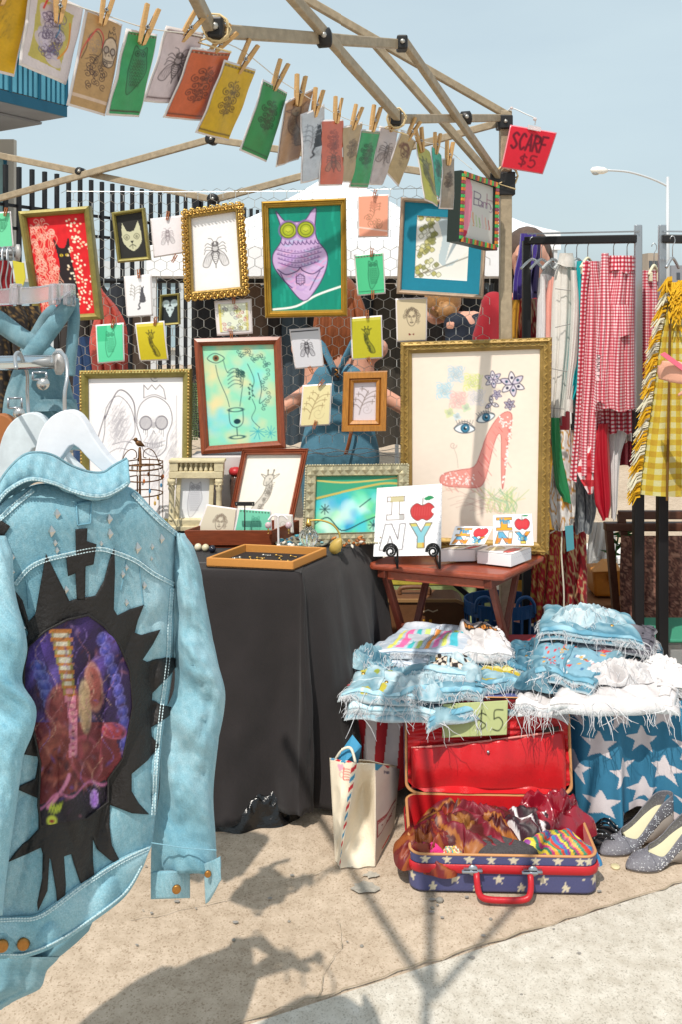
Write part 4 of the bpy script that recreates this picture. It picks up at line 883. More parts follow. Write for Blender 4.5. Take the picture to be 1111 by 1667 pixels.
# -- loose prints pinned to the wire
pinw = mat('pin_wood','#a4623a',.7,namt=.2,nscale=60)
def pin(u,v,Y,ang,what,L_=15,mt=pinw):
    s = Y/F; d = Vector((math.sin(ang),0,math.cos(ang))); c = P(u,v,Y); x = Vector((d.z,0,-d.x)); m = MB()
    for k in (-1,1): m.prism([c+x*k*.7*s-d*L_*.5*s,c+x*k*2.0*s-d*L_*.4*s,c+x*k*2.4*s+d*L_*.5*s,c+x*k*.9*s+d*L_*.5*s],(0,.006,0))
    m.tube([c-x*2.6*s+d*s+Vector((0,.003,0)),c+x*2.6*s+d*s+Vector((0,.003,0))],.9*s,6)
    return m.build('clothespin',mt,None,'tiny wooden clothespin clipping '+what,'clothespin','tiny clothespins on the wire wall')
def card(label,what,px,Y,art,curl=.0,pins=(),border=2.2,grp='prints pinned to the wire wall',m=ink,wob=0,seed=0):
    c3 = corners3(px,Y); t = thing('art_print',label,'print',(c3[2]+c3[3])/2,grp)
    p,n = quad_pts(c3,14,10,curl,wob=wob,seed=seed,off=-.0012)
    grid_obj('sleeve',p,sleeve_m,t,thick=.001)
    TL,TR,BR,BL = c3; ex = (TR-TL).normalized(); ey = (BL-TL).normalized(); d = border*c3[0].y/F
    # the print follows the same bow as its sleeve
    P4,nn = quad_pts(c3,art.h,art.w,curl,wob=wob,seed=seed)
    fs = d/max((TR-TL).length,.01); ft = d/max((BL-TL).length,.01)
    s = np.linspace(fs,1-fs,art.w)[None,:,None]; tt = np.linspace(ft,1-ft,art.h)[:,None,None]
    a_,b_,c_,e_ = [np.array(q) for q in c3]; pp = (a_*(1-s)+b_*s)*(1-tt)+(e_*(1-s)+c_*s)*tt
    dd = curl*(np.sin(tt*math.pi)*.6+tt*tt*.8)+curl*.5*np.sin(s*math.pi)+.0008
    if wob: dd = dd+wob*nz(s*3,tt*3,seed)
    grid_obj('print',pp+nn*dd,m,t,cols=art.a)
    for i,(u,v,ang) in enumerate(pins): pin(u,v,(Y if not isinstance(Y,(list,tuple)) else Y[0])-.012,ang,('the top of ' if not i else 'the lower edge of ')+what)
    return t
Yw = 3.44
a = Art(24,60,'#6fd0a0'); perched(a,.6,.9,.5,'#2f7a58',1)
card('green print at the left edge beside the red cat picture','the green print beside the red picture',[(-18,346),(17,344),(22,402),(-14,406)],3.3,a,.0,[(8,345,.2)])
card('white print of a fly hanging between the cat face and the ornate gold frame','the white print next to the cat face',[(244,356),(298,350),(300,412),(250,420)],Yw,art_moth(48,56,'#e6dfe2','#8a7f84',.3,.8),.004,[(272,351,.15),(283,421,.5)])
a = Art(44,62,'#e9e8ea'); kitty(a,.66,a.asp*.52,.42,'#55555a'); twig(a,.3,.85,.5,'#9a9590',.8,.1)
card('white print of a sitting grey cat beside a faded flower','the white cat print',[(201,450),(246,446),(249,514),(206,517)],Yw,a,.003,[(225,446,-.05)])
a = Art(44,50,'#dfe4d0'); rr0 = random.Random(2)
for k in range(34): a.spiral(rr0.random(),a.asp*rr0.random(),.09,1.2,1,k,rr0.choice(('#5a5660','#b9b24a','#8d8a3a','#c2506a','#7a7690')),1.1,.9)
a.rect(0,0,.08,1.3,'#d8c44a',.7); a.rect(.92,0,1,1.3,'#c9b63e',.6)
card('small print of swirling grey and yellow figures above the turquoise picture','the grey and yellow print',[(348,490),(409,486),(411,543),(353,547)],Yw,a,.002,[(380,488,.05),(376,546,-.1)],border=6)
a = Art(42,60,'#5fcf9f'); a.rect(0,0,.4,.62,'#3db583',.8); perched(a,.52,a.asp*.52,.5,'#2a7a58',1)
card('green owl print over the red cloth below the red cat picture','the green owl print on the left',[(155,529),(201,525),(203,588),(159,592)],3.40,a,.006,[(183,527,.3)])
a = art_giraffe(48,58,'#bfae22','#4a4414',.42,1,'#6a6218'); a.rect(0,.02,1,.1,'#e0d060',.6)
card('mustard yellow giraffe print bowed outward above the skull drawing','the mustard giraffe print',[(219,526),(267,522),(275,586),(228,588)],3.42,a,.012,[(252,523,.2)])
a = Art(46,62,'#efa489'); twig(a,.5,a.asp*.5,.42,'#b07a62',1,.05); a.ell(.52,.3,.13,.13,'#d08a72',.8); [a.spiral(.5+.2*math.cos(k),.85+.15*math.sin(k*1.3),.12,1.3,1,k,'#a87a60',1.1) for k in range(7)]; a.line([(0,1.05),(1,1.2)],'#f6d8cc',2)
card('peach orange print of a rose below the peak of the white canopy','the peach print',[(583,318),(635,316),(634,386),(584,387)],Yw,a,.0,[(611,315,.25)])
a = Art(44,62,'#4fc08a'); perched(a,.62,a.asp*.52,.5,'#1f5f45',1,'#43a878'); bands(a,'#4a3a34',True,False); a.rect(0,a.asp-.1,1,a.asp-.08,'#2a6a50')
card('emerald green owl print below the peach print','the emerald owl print',[(577,415),(626,410),(629,478),(583,482)],Yw,a,.002,[(606,411,.15),(608,480,0)])
a = Art(48,64,'#cdccd2'); moth(a,.5,a.asp*.5,.34,'#3f3c42',1.1,'#b9b7bf'); a.rect(0,.03,1,.075,'#2e2c30')
card('pale grey fly print on the wire in front of the woman','the grey fly print',[(470,536),(520,532),(527,597),(480,601)],Yw,a,.004,[(506,603,-.5)])
a = art_giraffe(48,66,'#b6b02a','#38401a',.44,1,'#5a6022'); a.rect(0,.02,1,.1,'#d8d46a',.6)
card('olive yellow giraffe print beside the woman, right of the owl frame','the olive giraffe print',[(571,517),(623,513),(625,583),(574,586)],Yw,a,.003,[(599,512,0),(603,588,-.4)])
a = Art(46,62,'#cfbfa0'); visage(a,.5,.62,.44,'#5a4c40',.9); a.poly([(.4,1.12),(.6,1.2),(.6,1.12),(.4,1.2)],'#7a2a2a')
card('tan print of a curly haired face with a red bow tie above the shoe drawing','the curly face print',[(645,486),(697,484),(696,555),(647,557)],Yw,a,.001,[])
a = art_twig2(46,64,'#e2d6a4','#a8926a')
card('cream print of a flowering twig left of the small wood frame','the cream twig print',[(492,627),(540,624),(537,692),(487,695)],Yw,a,.002,[(522,624,.7),(512,692,.3)])

# -- the string of prints in plastic sleeves along the nearest truss
Ys = [(-60,1.34),(100,1.45),(240,1.58),(345,1.74),(450,1.98),(520,2.2),(600,2.45),(680,2.7),(740,2.9)]
def ys(u): return float(curve_at(Ys,u)[0])
line_px = [(-60,-45),(60,-12),(100,2),(175,26),(240,46),(312,56),(366,70),(402,88),(452,128),(487,150),(516,168),(548,186),(578,198),(608,206),(640,209),(668,216),(690,230),(712,236),(735,248),(770,276)]
m = MB(); m.tube([P(u,v,ys(u)) for u,v in [tuple(q) for q in cr(line_px,4)]],.0011,5); m.build('string',mat('string_white','#d9d4cc',.9),None,'thin string the sleeved prints hang from, tied along the tent truss','string',smooth=True)
wood = mat('clothespin_wood','#c9a06a',.65,namt=.25,nscale=14,stretch=(6,6,60)); spring_m = mat('spring_steel','#b9bcc0',.3,metal=.8)
def clothespin(u,v,L_,ang,what,yaw=.0):
    """A sprung wooden clothespin: two tapered jaws and a coil, hanging on the string at pixel (u, v)."""
    Y = ys(u)-.012; s = Y/F; c = P(u,v,Y); t = thing('clothespin','clothespin above '+what,'clothespin',c,'clothespins on the string')
    d = Vector((math.sin(ang),0,math.cos(ang))); x = Vector((d.z*math.cos(yaw),math.sin(yaw),-d.x)); x.normalize(); z = d.cross(x).normalized(); W = L_*s*.17; H = L_*s
    for k in (-1,1):
        a_ = [c+x*k*.02*H-d*.5*H,c+x*k*.09*H-d*.46*H,c+x*k*.15*H-d*.05*H,c+x*k*.2*H+d*.5*H,c+x*k*.1*H+d*.5*H,c+x*k*.03*H-d*.05*H]
        m = MB(); m.prism([q-z*W*.5 for q in a_],z*W); m.build('jaw',wood,t,bevel=.0006)
    m = MB(); m.tube([c+z*W*(.75-i/24*1.5)+(x*math.cos(i*1.57)+d*math.sin(i*1.57))*.055*H-d*.04*H for i in range(25)],.0009*max(1,L_/50),5); m.build('spring',spring_m,t,smooth=True)
def sleeve_card(label,what,px,art,pinp,L_,ang,curl=.006,seed=0):
    Y = [ys(u) for u,v in (px[0],px[1],px[1],px[0])]; Y = [y+.01*i for i,y in enumerate(Y)]; Y[2] = Y[1]+.01; Y[3] = Y[0]+.01
    art.mottle(.07,5,seed+1); art.mottle(.05,22,seed+2)
    pencil_shade(art,.5,art.asp*.5,.22,art.asp*.26,90,'#3a302c',.9,.22)
    for k in range(3): art.wash('#3a2f2a',.3+.4*art.r.random(),art.asp*(.35+.3*art.r.random()),.2,.16,seed+k)
    card(label,what,px,Y,art,curl,(),border=3.5*1.7/Y[0],grp='sleeved prints on the string',m=inkg,wob=.0025,seed=seed)
    clothespin(*pinp,L_,ang,what,.5)
def A_(w,h,c): return Art(w*.85,h*.85,c)
a = A_(80,150,'#d3a520'); giraffe(a,.1,1.0,.7,'#4a3d14',1.3); a.poly([(.05,.5),(.3,.6),(.25,.7),(.02,.65)],'#e6a060')
sleeve_card('amber giraffe print cut off by the left edge, nearest on the string','the amber giraffe print',[(-40,-70),(55,-40),(20,125),(-60,105)],a,(10,-30),80,.3)
a = A_(95,150,'#d8cdd0'); A = a.asp; a.poly([(.12,.1),(.85,.2),(.8,A-.15),(.1,A-.2)],'#bfb04a',.9)
for k in range(40): a.spiral(.3+.35*a.r.random(),.3+.95*a.r.random(),.12,1.3,a.r.choice((-1,1)),k,a.r.choice(('#6a5a78','#8a7a98','#5a6a98')),1.3,.9)
for k in range(10): a.ell(.28+.4*a.r.random(),.3+1*a.r.random(),.12,.2,'#cfc2d6',.7,a.r.random()*3)
for k in range(25): a.spiral(.3+.35*a.r.random(),.3+.95*a.r.random(),.1,1.2,1,k,'#6a5a78',1.2,.9)
a.line([(.3,.1),(.25,.3)],'#d04a4a',3); a.line([(.55,.35),(.6,.6),(.55,.8)],'#3f86b4',2); a.line([(.8,.4),(.85,.9),(.7,1.2)],'#d8913a',3)
sleeve_card('white bordered print of lilac swirls on olive yellow, second on the string','the lilac swirl print',[(48,-25),(136,12),(104,138),(28,105)],a,(97,8),62,.1,seed=2)
a = A_(70,160,'#b89468'); lady_skull(a,.52,.78,.5,'#4a3c38',1.1,'#c04848'); A = a.asp
for k in range(22): a.spiral(.25+.5*a.r.random(),1.1+.7*a.r.random(),.09,1.3,1,k,'#3f3038',1.1,.9)
a.rect(0,A-.28,1,A-.2,'#d9c0b0',.8)
sleeve_card('kraft brown print of a red-veiled lady and crowned skull','the kraft skull print',[(139,14),(201,40),(168,189),(106,171)],a,(172,14),58,.22,seed=3)
a = A_(56,140,'#3f9a63'); perched(a,.55,1.15,.75,'#1d3f2b',1.2,'#357a52'); bands(a,'#4a2f2c')
sleeve_card('green owl print with a dark banded top, left of the white fly print','the banded green owl print',[(204,46),(257,56),(222,190),(169,187)],a,(239,42),66,.3,seed=4)
a = A_(64,115,'#cfbfc4'); moth(a,.5,.85,.5,'#4a4046',1.2,'#b9a9b0'); bands(a,'#5a4446')
sleeve_card('pinkish white fly print left of the orange print','the pinkish fly print',[(272,42),(333,54),(288,168),(228,164)],a,(311,42),62,.62,seed=5)
a = A_(66,115,'#c4603a'); damask(a,.5,.85,.48,'#6a2f22',1.4); bands(a,'#5a3020')
sleeve_card('burnt orange damask print on the string','the burnt orange print',[(312,77),(377,83),(326,196),(262,190)],a,(360,68),60,.75,seed=6)
a = A_(60,118,'#c9a31e'); damask(a,.5,.9,.5,'#6a5210',1.4); bands(a,'#5a4a1c')
sleeve_card('golden yellow damask print on the string','the golden damask print',[(365,97),(416,113),(368,228),(315,215)],a,(399,94),58,.5,seed=7)
a = A_(45,110,'#2f8a4f'); damask(a,.5,1.0,.55,'#174a2c',1.4); bands(a,'#1f4a30')
sleeve_card('dark green damask print tilted on the string','the dark green damask print',[(429,129),(468,151),(430,263),(387,244)],a,(453,124),52,.38,seed=8)
a = A_(38,110,'#a9805c'); giraffe(a,.45,1.3,1.0,'#5a3a26',1.4)
sleeve_card('brown giraffe print left of the grey cat print','the brown giraffe print',[(465,166),(512,144),(488,260),(453,273)],a,(487,148),52,.12,-.004,seed=9)
a = A_(34,105,'#c3c6cc'); kitty(a,.7,1.35,.75,'#2a2a2e'); twig(a,.3,1.7,1.0,'#8a8d94',1,.1)
sleeve_card('grey print of a black sitting cat on the string','the grey black-cat print',[(490,186),(529,169),(521,290),(487,299)],a,(515,168),48,.2,seed=10)
a = A_(40,104,'#cf6a50'); damask(a,.5,.8,.45,'#9a4434',1.2); moth(a,.5,1.7,.45,'#7a4a3a',1.1,'#b98a70')
sleeve_card('coral orange print below the middle of the truss','the coral print',[(521,195),(560,194),(556,302),(516,303)],a,(549,180),44,.12,seed=11)
a = A_(34,100,'#b39a76'); damask(a,.5,1.3,.55,'#6a543c',1.2)
sleeve_card('tan print half behind the coral print','the tan print',[(559,206),(592,198),(571,297),(553,297)],a,(580,192),42,.3,seed=12)
a = A_(32,92,'#3a9a64'); damask(a,.5,1.2,.6,'#1d5a3a',1.3); bands(a,'#9a8a7a')
sleeve_card('green print of scrolls with a grey band, mid string','the scrolled green print',[(589,210),(619,213),(597,306),(566,305)],a,(611,194),44,.22,seed=13)
a = A_(32,90,'#bdb2b2'); moth(a,.5,1.2,.6,'#5a4e50',1.1,'#a89c9c')
sleeve_card('pale mauve fly print right of the scrolled green one','the mauve fly print',[(621,205),(651,212),(622,301),(598,300)],a,(641,196),40,.3,seed=14)
a = A_(30,78,'#b5a07c'); visage(a,.5,.9,.6,'#6a4a44',1.1)
sleeve_card('tan face print with a pointed lower corner on the string','the tan face print',[(655,211),(678,230),(648,303),(626,280)],a,(672,212),40,.5,seed=15)
a = A_(26,92,'#a9a548'); giraffe(a,.4,1.9,1.1,'#5a5a2a',1.2)
sleeve_card('yellow green print seen almost edge on','the yellow green print',[(677,231),(700,246),(712,337),(690,326)],a,(685,228),42,-.15,seed=16)
a = A_(20,60,'#3fa78f'); damask(a,.5,1.2,.6,'#1f6a5a',1.2)
sleeve_card('teal print half hidden near the end of the string','the teal print',[(702,236),(720,252),(714,325),(706,318)],a,(712,234),36,.1,seed=17)
a = A_(24,82,'#9a8c7c'); damask(a,.5,1.5,.6,'#5a4c42',1.2)
sleeve_card('grey brown print last on the string by the framed sign','the last grey brown print',[(721,258),(741,257),(738,341),(714,340)],a,(732,250),40,.1,seed=18)
# scarf price sign
a = Art(74,70,'#cf1f33'); a.mottle(.05,6); a.text('SCARF',.09,.13,.36,'#7d1024',4.4,.95,0,.46,.34); a.text('SCARF',.09,.13,.36,'#5a0c1e',1.6,.9,0,.46,.34); a.text('$5',.36,.6,.26,'#7d1024',3.2,.95,0,.9)
px = [(832,203),(908,216),(884,284),(816,273)]; c3 = corners3(px,[3.3,3.36,3.36,3.3]); t = thing('price_sign','red hand-lettered scarf price sign hanging from the tent leg','sign',(c3[2]+c3[3])/2)
p,n = quad_pts(c3,12,12,.004); grid_obj('sleeve',p,mat('sleeve_pink','#e08a94',.2),t,thick=.0015); p,n = quad_pts(inset(c3,.004,.0012,Vector((0,-1,0))),a.h,a.w,.004); grid_obj('paper',p,inkg,t,cols=a.a)
hw = MB(); hw.tube([Vector(q) for q in cr([P(826,186,3.36),P(834,176,3.34),P(858,186,3.33),P(872,193,3.33),P(872,203,3.33)],5)],.0022,6)
hw.build('wire_hook',mat('hook_white','#e4e4e4',.4),t,smooth=True); m = MB(); m.ball(P(872,194,3.32),.007); m.ball(P(834,176,3.33),.006); m.prism([P(861,203,3.315),P(882,207,3.315),P(881,214,3.315),P(860,210,3.315)],(0,.005,0)); m.build('clip',mat('clip_clear','#e9dcdc',.15,trans=.4),t,smooth=False)

# ================================================================ tables and what lies on them
def heap(name,c,rx,ry,h,m,seed=1,amp=.02,n=44,freq=2.2,rot=0,cols=None,parent=None,label=None,cat=None,group=None,kind=None,power=.55,sharp=1.0,droop=0,uvs=False):
    """A crumpled heap of cloth: a domed sheet thrown into sharp folds."""
    s,t = np.meshgrid(np.linspace(-1,1,n),np.linspace(-1,1,n)); 
    x = s*np.sqrt(1-t*t/2); y = t*np.sqrt(1-s*s/2); r2 = np.clip(x*x+y*y,0,1)
    e = 1+.16*nz(x*1.6,y*1.6,seed+5)
    f1 = 1-np.abs(nz(x*freq,y*freq,seed)); f2 = 1-np.abs(nz(x*freq*2.3+3,y*freq*2.3,seed+1))
    z = h*(1-r2)**power+amp*(1-r2**3)*(sharp*(f1-.6)*1.6+.6*(f2-.6))
    z = z+amp*.25*(1-r2)*np.abs(np.sin(10*(x*.8+y*.5)+3.5*nz(x*1.5,y*1.5,seed+8)))
    z = np.where(r2 > .985,0,z)
    z = np.maximum(z,.001)
    dx = amp*.5*nz(x*freq+9,y*freq,seed+2); dy = amp*.5*nz(x*freq,y*freq+9,seed+3)
    X,Y = x*rx*e+dx,y*ry*e+dy; ca,sa = math.cos(rot),math.sin(rot)
    pts = np.stack([c[0]+X*ca-Y*sa,c[1]+X*sa+Y*ca,c[2]+z],-1)
    C_ = cols(x,y,f1) if cols is not None else None
    return grid_obj(name,pts,m,parent,cols=C_,label=label,cat=cat,group=group,kind=kind,uv=np.stack([X,Y],-1) if uvs else None)
cloth_b = mat('black_cloth','#231e1f',.92,namt=.35,nscale=6,bump=.25,bscale=420,sheen=.15)
ZT = .73
tA,tB,tC,tD = [Vector(q) for q in ((-.123,2.808,ZT),(.124,3.28,ZT),(-.95,3.42,ZT),(-1.15,2.90,ZT))]
def tablecloth():
    path = []
    nDA = Vector((tA.y-tD.y,-(tA.x-tD.x),0)).normalized(); nAB = Vector((tB.y-tA.y,-(tB.x-tA.x),0)).normalized()
    for i in range(90): path.append((tD.lerp(tA,i/90),nDA,0))
    a0,a1 = math.atan2(nDA.y,nDA.x),math.atan2(nAB.y,nAB.x)
    for i in range(26):
        f = i/25; a = a0+(a1-a0)*f; path.append((tA,Vector((math.cos(a),math.sin(a),0)),math.sin(f*math.pi)))
    for i in range(1,71): path.append((tA.lerp(tB,i/70),nAB,0))
    rows = []; H_ = 34; L_ = len(path)
    for j in range(H_+1):
        t = j/H_; row = []
        for i,(p,n,c) in enumerate(path):
            u = i/L_*9; f = .030*math.sin(u*2.1+.6)+.022*math.sin(u*4.3+t*.7)+.009*math.sin(u*8.7+t*1.5)+.012*abs(noise.noise((u*1.6+t*.8,t*2.2,3)))+.007*noise.noise((u*6,t*6,9))+.006*abs(noise.noise((u*3+t*4,t*5-u,5)))
            w = min(t*12,1)
            out = .006+.012*w+t*(.055+.05*c)+t**1.2*f*1.5+.004*math.sin(t*9+u*3)
            if i > 118: out += .05*math.sin(min((i-118)/68,1)*math.pi)*math.sin(t*2.6)*.9
            drop = (ZT-.012-.02*(1+math.sin(u*1.7))-(.05 if i < 60 else 0)*(1+math.sin(u*2.2)))*t
            q = p+n*out; row.append((q.x,q.y,ZT+.004-drop-(.006*w)))
        rows.append(row)
    top = []
    for j in range(5):
        k = 1-j/5; row = []
        for p,n,c in path: q = p-n*.09*k*(1-c*.6); row.append((q.x,q.y,ZT+.004))
        top.append(row)
    return top+rows
tt = thing('market_table','long table under a plain black cloth in the middle of the stall','table',(-.5,3.1,0))
m = MB(); m.prism([tA+Vector((0,0,-.002)),tB+Vector((0,0,-.002)),tC+Vector((0,0,-.002)),tD+Vector((0,0,-.002))],(0,0,-.025)); m.build('tabletop',mat('table_grey','#8a8782',.7),tt)
chrome = mat('chrome','#c4c6c8',.25,metal=.9)
for q in (Vector((-.14,2.86,0)),Vector((-.02,3.2,0)),Vector((-.98,3.3,0)),Vector((-1.08,2.98,0))):
    m = MB(); m.tube([q+Vector((0,0,.02)),q+Vector((0,0,ZT-.03))],.013,10); lg = m.build('leg',chrome,tt,smooth=True)
    m = MB(); m.lathe(q,[(.018,0),(.019,.03),(.014,.034)],10); m.build('foot',blk,lg,smooth=True)
tc = thing('tablecloth','plain black cloth hanging in soft folds over the market table','tablecloth',(-.5,3.1,0))
grid_obj('drape',tablecloth(),cloth_b,tc,thick=.002)
pc,_ = quad_pts([tC,tB,tA,tD],24,48,0,wob=.0015,seed=4,off=0); pc[...,2] = ZT+.003+.0015*nz(pc[...,0]*9,pc[...,1]*9,7); grid_obj('top_sheet',pc,cloth_b,tc)
plast = mat('bin_bag','#131315',.22,spec=.6,bump=.5,bscale=40)
heap('plastic_bag',(P(400,1318,2.83).x,2.80,0),.17,.10,.09,plast,3,.03,60,2.2,power=.8,label='crumpled shiny black plastic bag on the ground under the black cloth',cat='bag')

# tan jewellery tray
tanw = mat('tan_tray','#c98a45',.5,namt=.12,nscale=20,stretch=(3,30,30))
q0 = Vector((-.42,2.862,ZT+.0065)); q1 = Vector((-.148,2.818,ZT+.0065)); sv = Vector((.1,.165,0)); q2,q3 = q1+sv,q0+sv; zz = Vector((0,0,.03))
t = thing('jewellery_tray','open tan wooden tray of earrings at the front of the black table','tray',(q0+q2)/2)
m = MB(); m.prism([q0,q1,q2,q3],(0,0,.006)); m.build('base',mat('tray_lining','#2a2422',.9),t)
cen = (q0+q2)/2
for a_,b_ in ((q0,q1),(q1,q2),(q2,q3),(q3,q0)):
    ia,ib = a_+(cen-a_)*.075,b_+(cen-b_)*.075; m = MB(); m.prism([a_,b_,ib,ia],zz); m.build('side',tanw,t,bevel=.002)
er = mat('earring_gold','#c9a35a',.3,metal=.8); er2 = mat('earring_silver','#d5d2cb',.25,metal=.7)
for k in range(16):
    f,g = .12+.76*rnd.random(),.2+.6*rnd.random(); p = q0.lerp(q1,f)+sv*g+Vector((0,0,.0095)); a_ = rnd.random()*3
    m = MB(); d = Vector((math.cos(a_),math.sin(a_),0)); m.tube([p-d*.012,p+d*.008],.0012,5); m.ball(p+d*.012,(.0045,.0045,.003),8,5); m.ball(p-d*.012,.0025,6,4)
    m.build('earring',er if k % 3 else er2,None,'small metal drop earring lying in the tan tray','earring','earrings in the tan tray',smooth=True,loc=p-Vector((0,0,.003)))

# red wood box with prints standing in it
b0,b1 = Vector((-.529,3.10,ZT+.005)),Vector((-.233,3.10,ZT+.005)); sv = Vector((.085,.15,0)); b2,b3 = b1+sv,b0+sv; H_ = Vector((0,0,.058))
boxw = mat('box_mahogany','#7c3b22',.4,namt=.35,nscale=5,stretch=(4,30,30),coat=.2)
t = thing('wooden_box','open red-brown wooden box holding prints on the black table','box',(b0+b2)/2)
m = MB(); m.prism([b0,b1,b2,b3],(0,0,.008)); m.build('base',boxw,t); cen = (b0+b2)/2
for a_,b_ in ((b0,b1),(b1,b2),(b2,b3),(b3,b0)):
    ia,ib = a_+(cen-a_)*.05,b_+(cen-b_)*.05; m = MB(); m.prism([a_,b_,ib,ia],H_); m.build('side',boxw,t,bevel=.002)
a = Art(52,42,'#e6dcc6'); visage(a,.55,.45,.34,'#8a7a6a',.9)
card('cream print of a curly haired face standing in the wooden box','x',[(336,821),(386,828),(381,874),(318,870)],3.165,a,.0,(),grp='prints standing in the wooden box')
a = Art(52,36,'#7fd8b8'); perched(a,.55,.5,.35,'#4a9a80',.9); [a.ell(.05+.1*k,.04,.025,.02,'#4a4a3e') for k in range(10)]
card('mint green owl print standing in the wooden box','x',[(388,827),(441,831),(443,874),(378,874)],3.15,a,.0,(),grp='prints standing in the wooden box')
a = Art(30,36,'#e3ded6'); a.spiral(.5,.6,.3,1.4,1,0,'#b9b2a8',1)
card('off-white print at the right end of the wooden box','x',[(446,836),(476,838),(478,868),(446,870)],3.2,a,.0,(),grp='prints standing in the wooden box')

def stand_base(x): return Vector((x.x,x.y,ZT+.005))
# black T bar stand
p = PZ(398,893,ZT); t = thing('jewellery_stand','thin black T-shaped earring stand behind the tan tray','jewellery stand',p)
m = MB(); m.lathe(stand_base(p),[(.028,0),(.028,.004),(.004,.007)],14); m.build('base',blk,t,smooth=True)
m = MB(); m.tube([stand_base(p),Vector((p.x,p.y,P(0,822,p.y).z))],.0022,8); m.build('rod',blk,t,smooth=True)
zb = P(0,820,p.y).z; m = MB(); m.box((p.x,p.y-.002,zb),(.066,.006,.013)); m.build('crossbar',blk,t,bevel=.001)
for k in (-1,1): m = MB(); m.ball((p.x+k*.027,p.y-.006,zb),.0022,6,4); m.build('hole_rim',er2,t)
# white arched stand with rose quartz earrings
p = PZ(453,897,ZT); t = thing('jewellery_stand','small white arched earring stand with pale pink disc earrings','jewellery stand',p); wh = mat('white_lacquer','#e9e2e2',.3)
m = MB(); m.lathe(stand_base(p),[(.012,0),(.011,.006),(.006,.016),(.003,.02)],12); m.build('base',wh,t,smooth=True)
zt_ = P(0,840,p.y).z; m = MB(); m.tube([Vector(q) for q in cr([(p.x,p.y,ZT+.02),(p.x-.001,p.y,zt_-.03),(p.x-.001,p.y,zt_-.006),(p.x+.006,p.y,zt_+.002),(p.x+.018,p.y,zt_),(p.x+.03,p.y,zt_-.012)],6)],.0035,8); m.build('arm',wh,t,smooth=True)
m = MB(); m.tube([Vector(q) for q in cr([(p.x,p.y,zt_-.006),(p.x-.008,p.y,zt_+.002),(p.x-.022,p.y,zt_),(p.x-.034,p.y,zt_-.014)],6)],.0035,8); m.build('arm',wh,t,smooth=True)
for k,lab in ((-1,'pale pink disc earring on the left arm of the white stand'),(1,'pale pink disc earring on the right arm of the white stand')):
    x = p.x+k*.034; m = MB(); m.lathe((x,p.y-.006,zt_-.03),[(.002,0),(.011,.001),(.011,.004),(.002,.005)],14,axis=(0,1,0)); e = m.build('earring',mat('rose_quartz','#e8ccd2',.2,trans=.3),None,lab,'earring',smooth=True)
    m = MB(); m.ball((x,p.y,zt_-.048),(.004,.004,.006),8,5); m.ball((x,p.y,zt_-.058),.0025,6,4); m.build('drop',er,e,smooth=True)
# scent bottle with bulb
glass = mat('clear_glass','#f4f8f8',.03,trans=1,ior=1.45); p = PZ(502,900,ZT); s_ = p.y/F
t = thing('scent_bottle','ribbed clear glass scent bottle with a gold tube and yellow bulb','perfume bottle',p)
rows = []
for r_,z in ((.5,0),(8,.3),(7,4),(5,7),(11,13),(15,22),(14.5,28),(11,34),(5,38),(4,41)):
    rows.append([(p.x+r_*s_*(1+.09*math.cos(a_*10))*math.cos(a_),p.y+r_*s_*(1+.09*math.cos(a_*10))*math.sin(a_),ZT+.005+z*s_) for a_ in np.linspace(0,2*math.pi,61)[:-1]])
grid_obj('bottle',rows,glass,t,wrap=True,flip=True)
m = MB(); m.lathe((p.x,p.y,ZT+.005+41*s_),[(5*s_,0),(5*s_,7*s_),(3*s_,8*s_),(3*s_,12*s_)],12); m.build('collar',er,t,smooth=True)
z1 = ZT+.005+50*s_; m = MB(); m.tube([Vector(q) for q in cr([(p.x,p.y,z1),(p.x+20*s_,p.y-.005,z1+1*s_),(p.x+40*s_,p.y-.01,z1-6*s_),(p.x+51*s_,p.y-.02,z1-22*s_),(p.x+47*s_,p.y-.03,z1-36*s_),(p.x+40*s_,p.y-.04,z1-41*s_)],6)],.0032,8); m.build('tube',mat('tube_gold','#b59a4c',.4,metal=.4),t,smooth=True)
m = MB(); m.lathe((p.x+46*s_,p.y-.045,ZT+.005+15*s_),[(.5*s_,-16*s_),(7*s_,-12*s_),(10.5*s_,-3*s_),(9*s_,6*s_),(4*s_,13*s_),(2*s_,15*s_)],14,axis=(.55,-.2,.8)); m.build('bulb',mat('bulb_yellow','#b89b4e',.45,namt=.15,nscale=60),t,smooth=True)
# dish of shell jewellery and a wooden necklace
p = PZ(500,893,ZT); t = thing('jewellery_dish','flat dish heaped with turquoise and white shell jewellery behind the scent bottle','dish',p)
m = MB(); m.lathe((p.x-.02,p.y+.03,ZT+.005),[(.05,0),(.085,.006),(.09,.014),(.084,.014),(.05,.006)],20,sx=1.05); m.build('plate',mat('dish_grey','#8d8a7a',.4),t,smooth=True)
sh = [mat('shell_'+c[1:],c,.25) for c in ('#e9e6df','#3f8fa0','#d3c9bb','#2f5f7a','#8fc0c6','#5a5048')]
for k in range(60):
    a_,r_ = rnd.random()*6.28,.075*math.sqrt(rnd.random()); c = (p.x-.02+r_*math.cos(a_),p.y+.03+r_*math.sin(a_),ZT+.02+.018*(1-r_/.075)*rnd.random())
    m = MB(); m.ball(c,(.004+.007*rnd.random(),.004+.007*rnd.random(),.003+.003*rnd.random()),6,4); m.build('shell',sh[k % 6],t,smooth=True)
p = PZ(570,892,ZT); t = thing('bead_necklace','brown carved wooden bead necklace curled on the black table corner','necklace',p)
bw_ = [mat('bead_'+c[1:],c,.5,namt=.2,nscale=80) for c in ('#a8642c','#8a4f22','#c07a3a','#d8cfc2')]
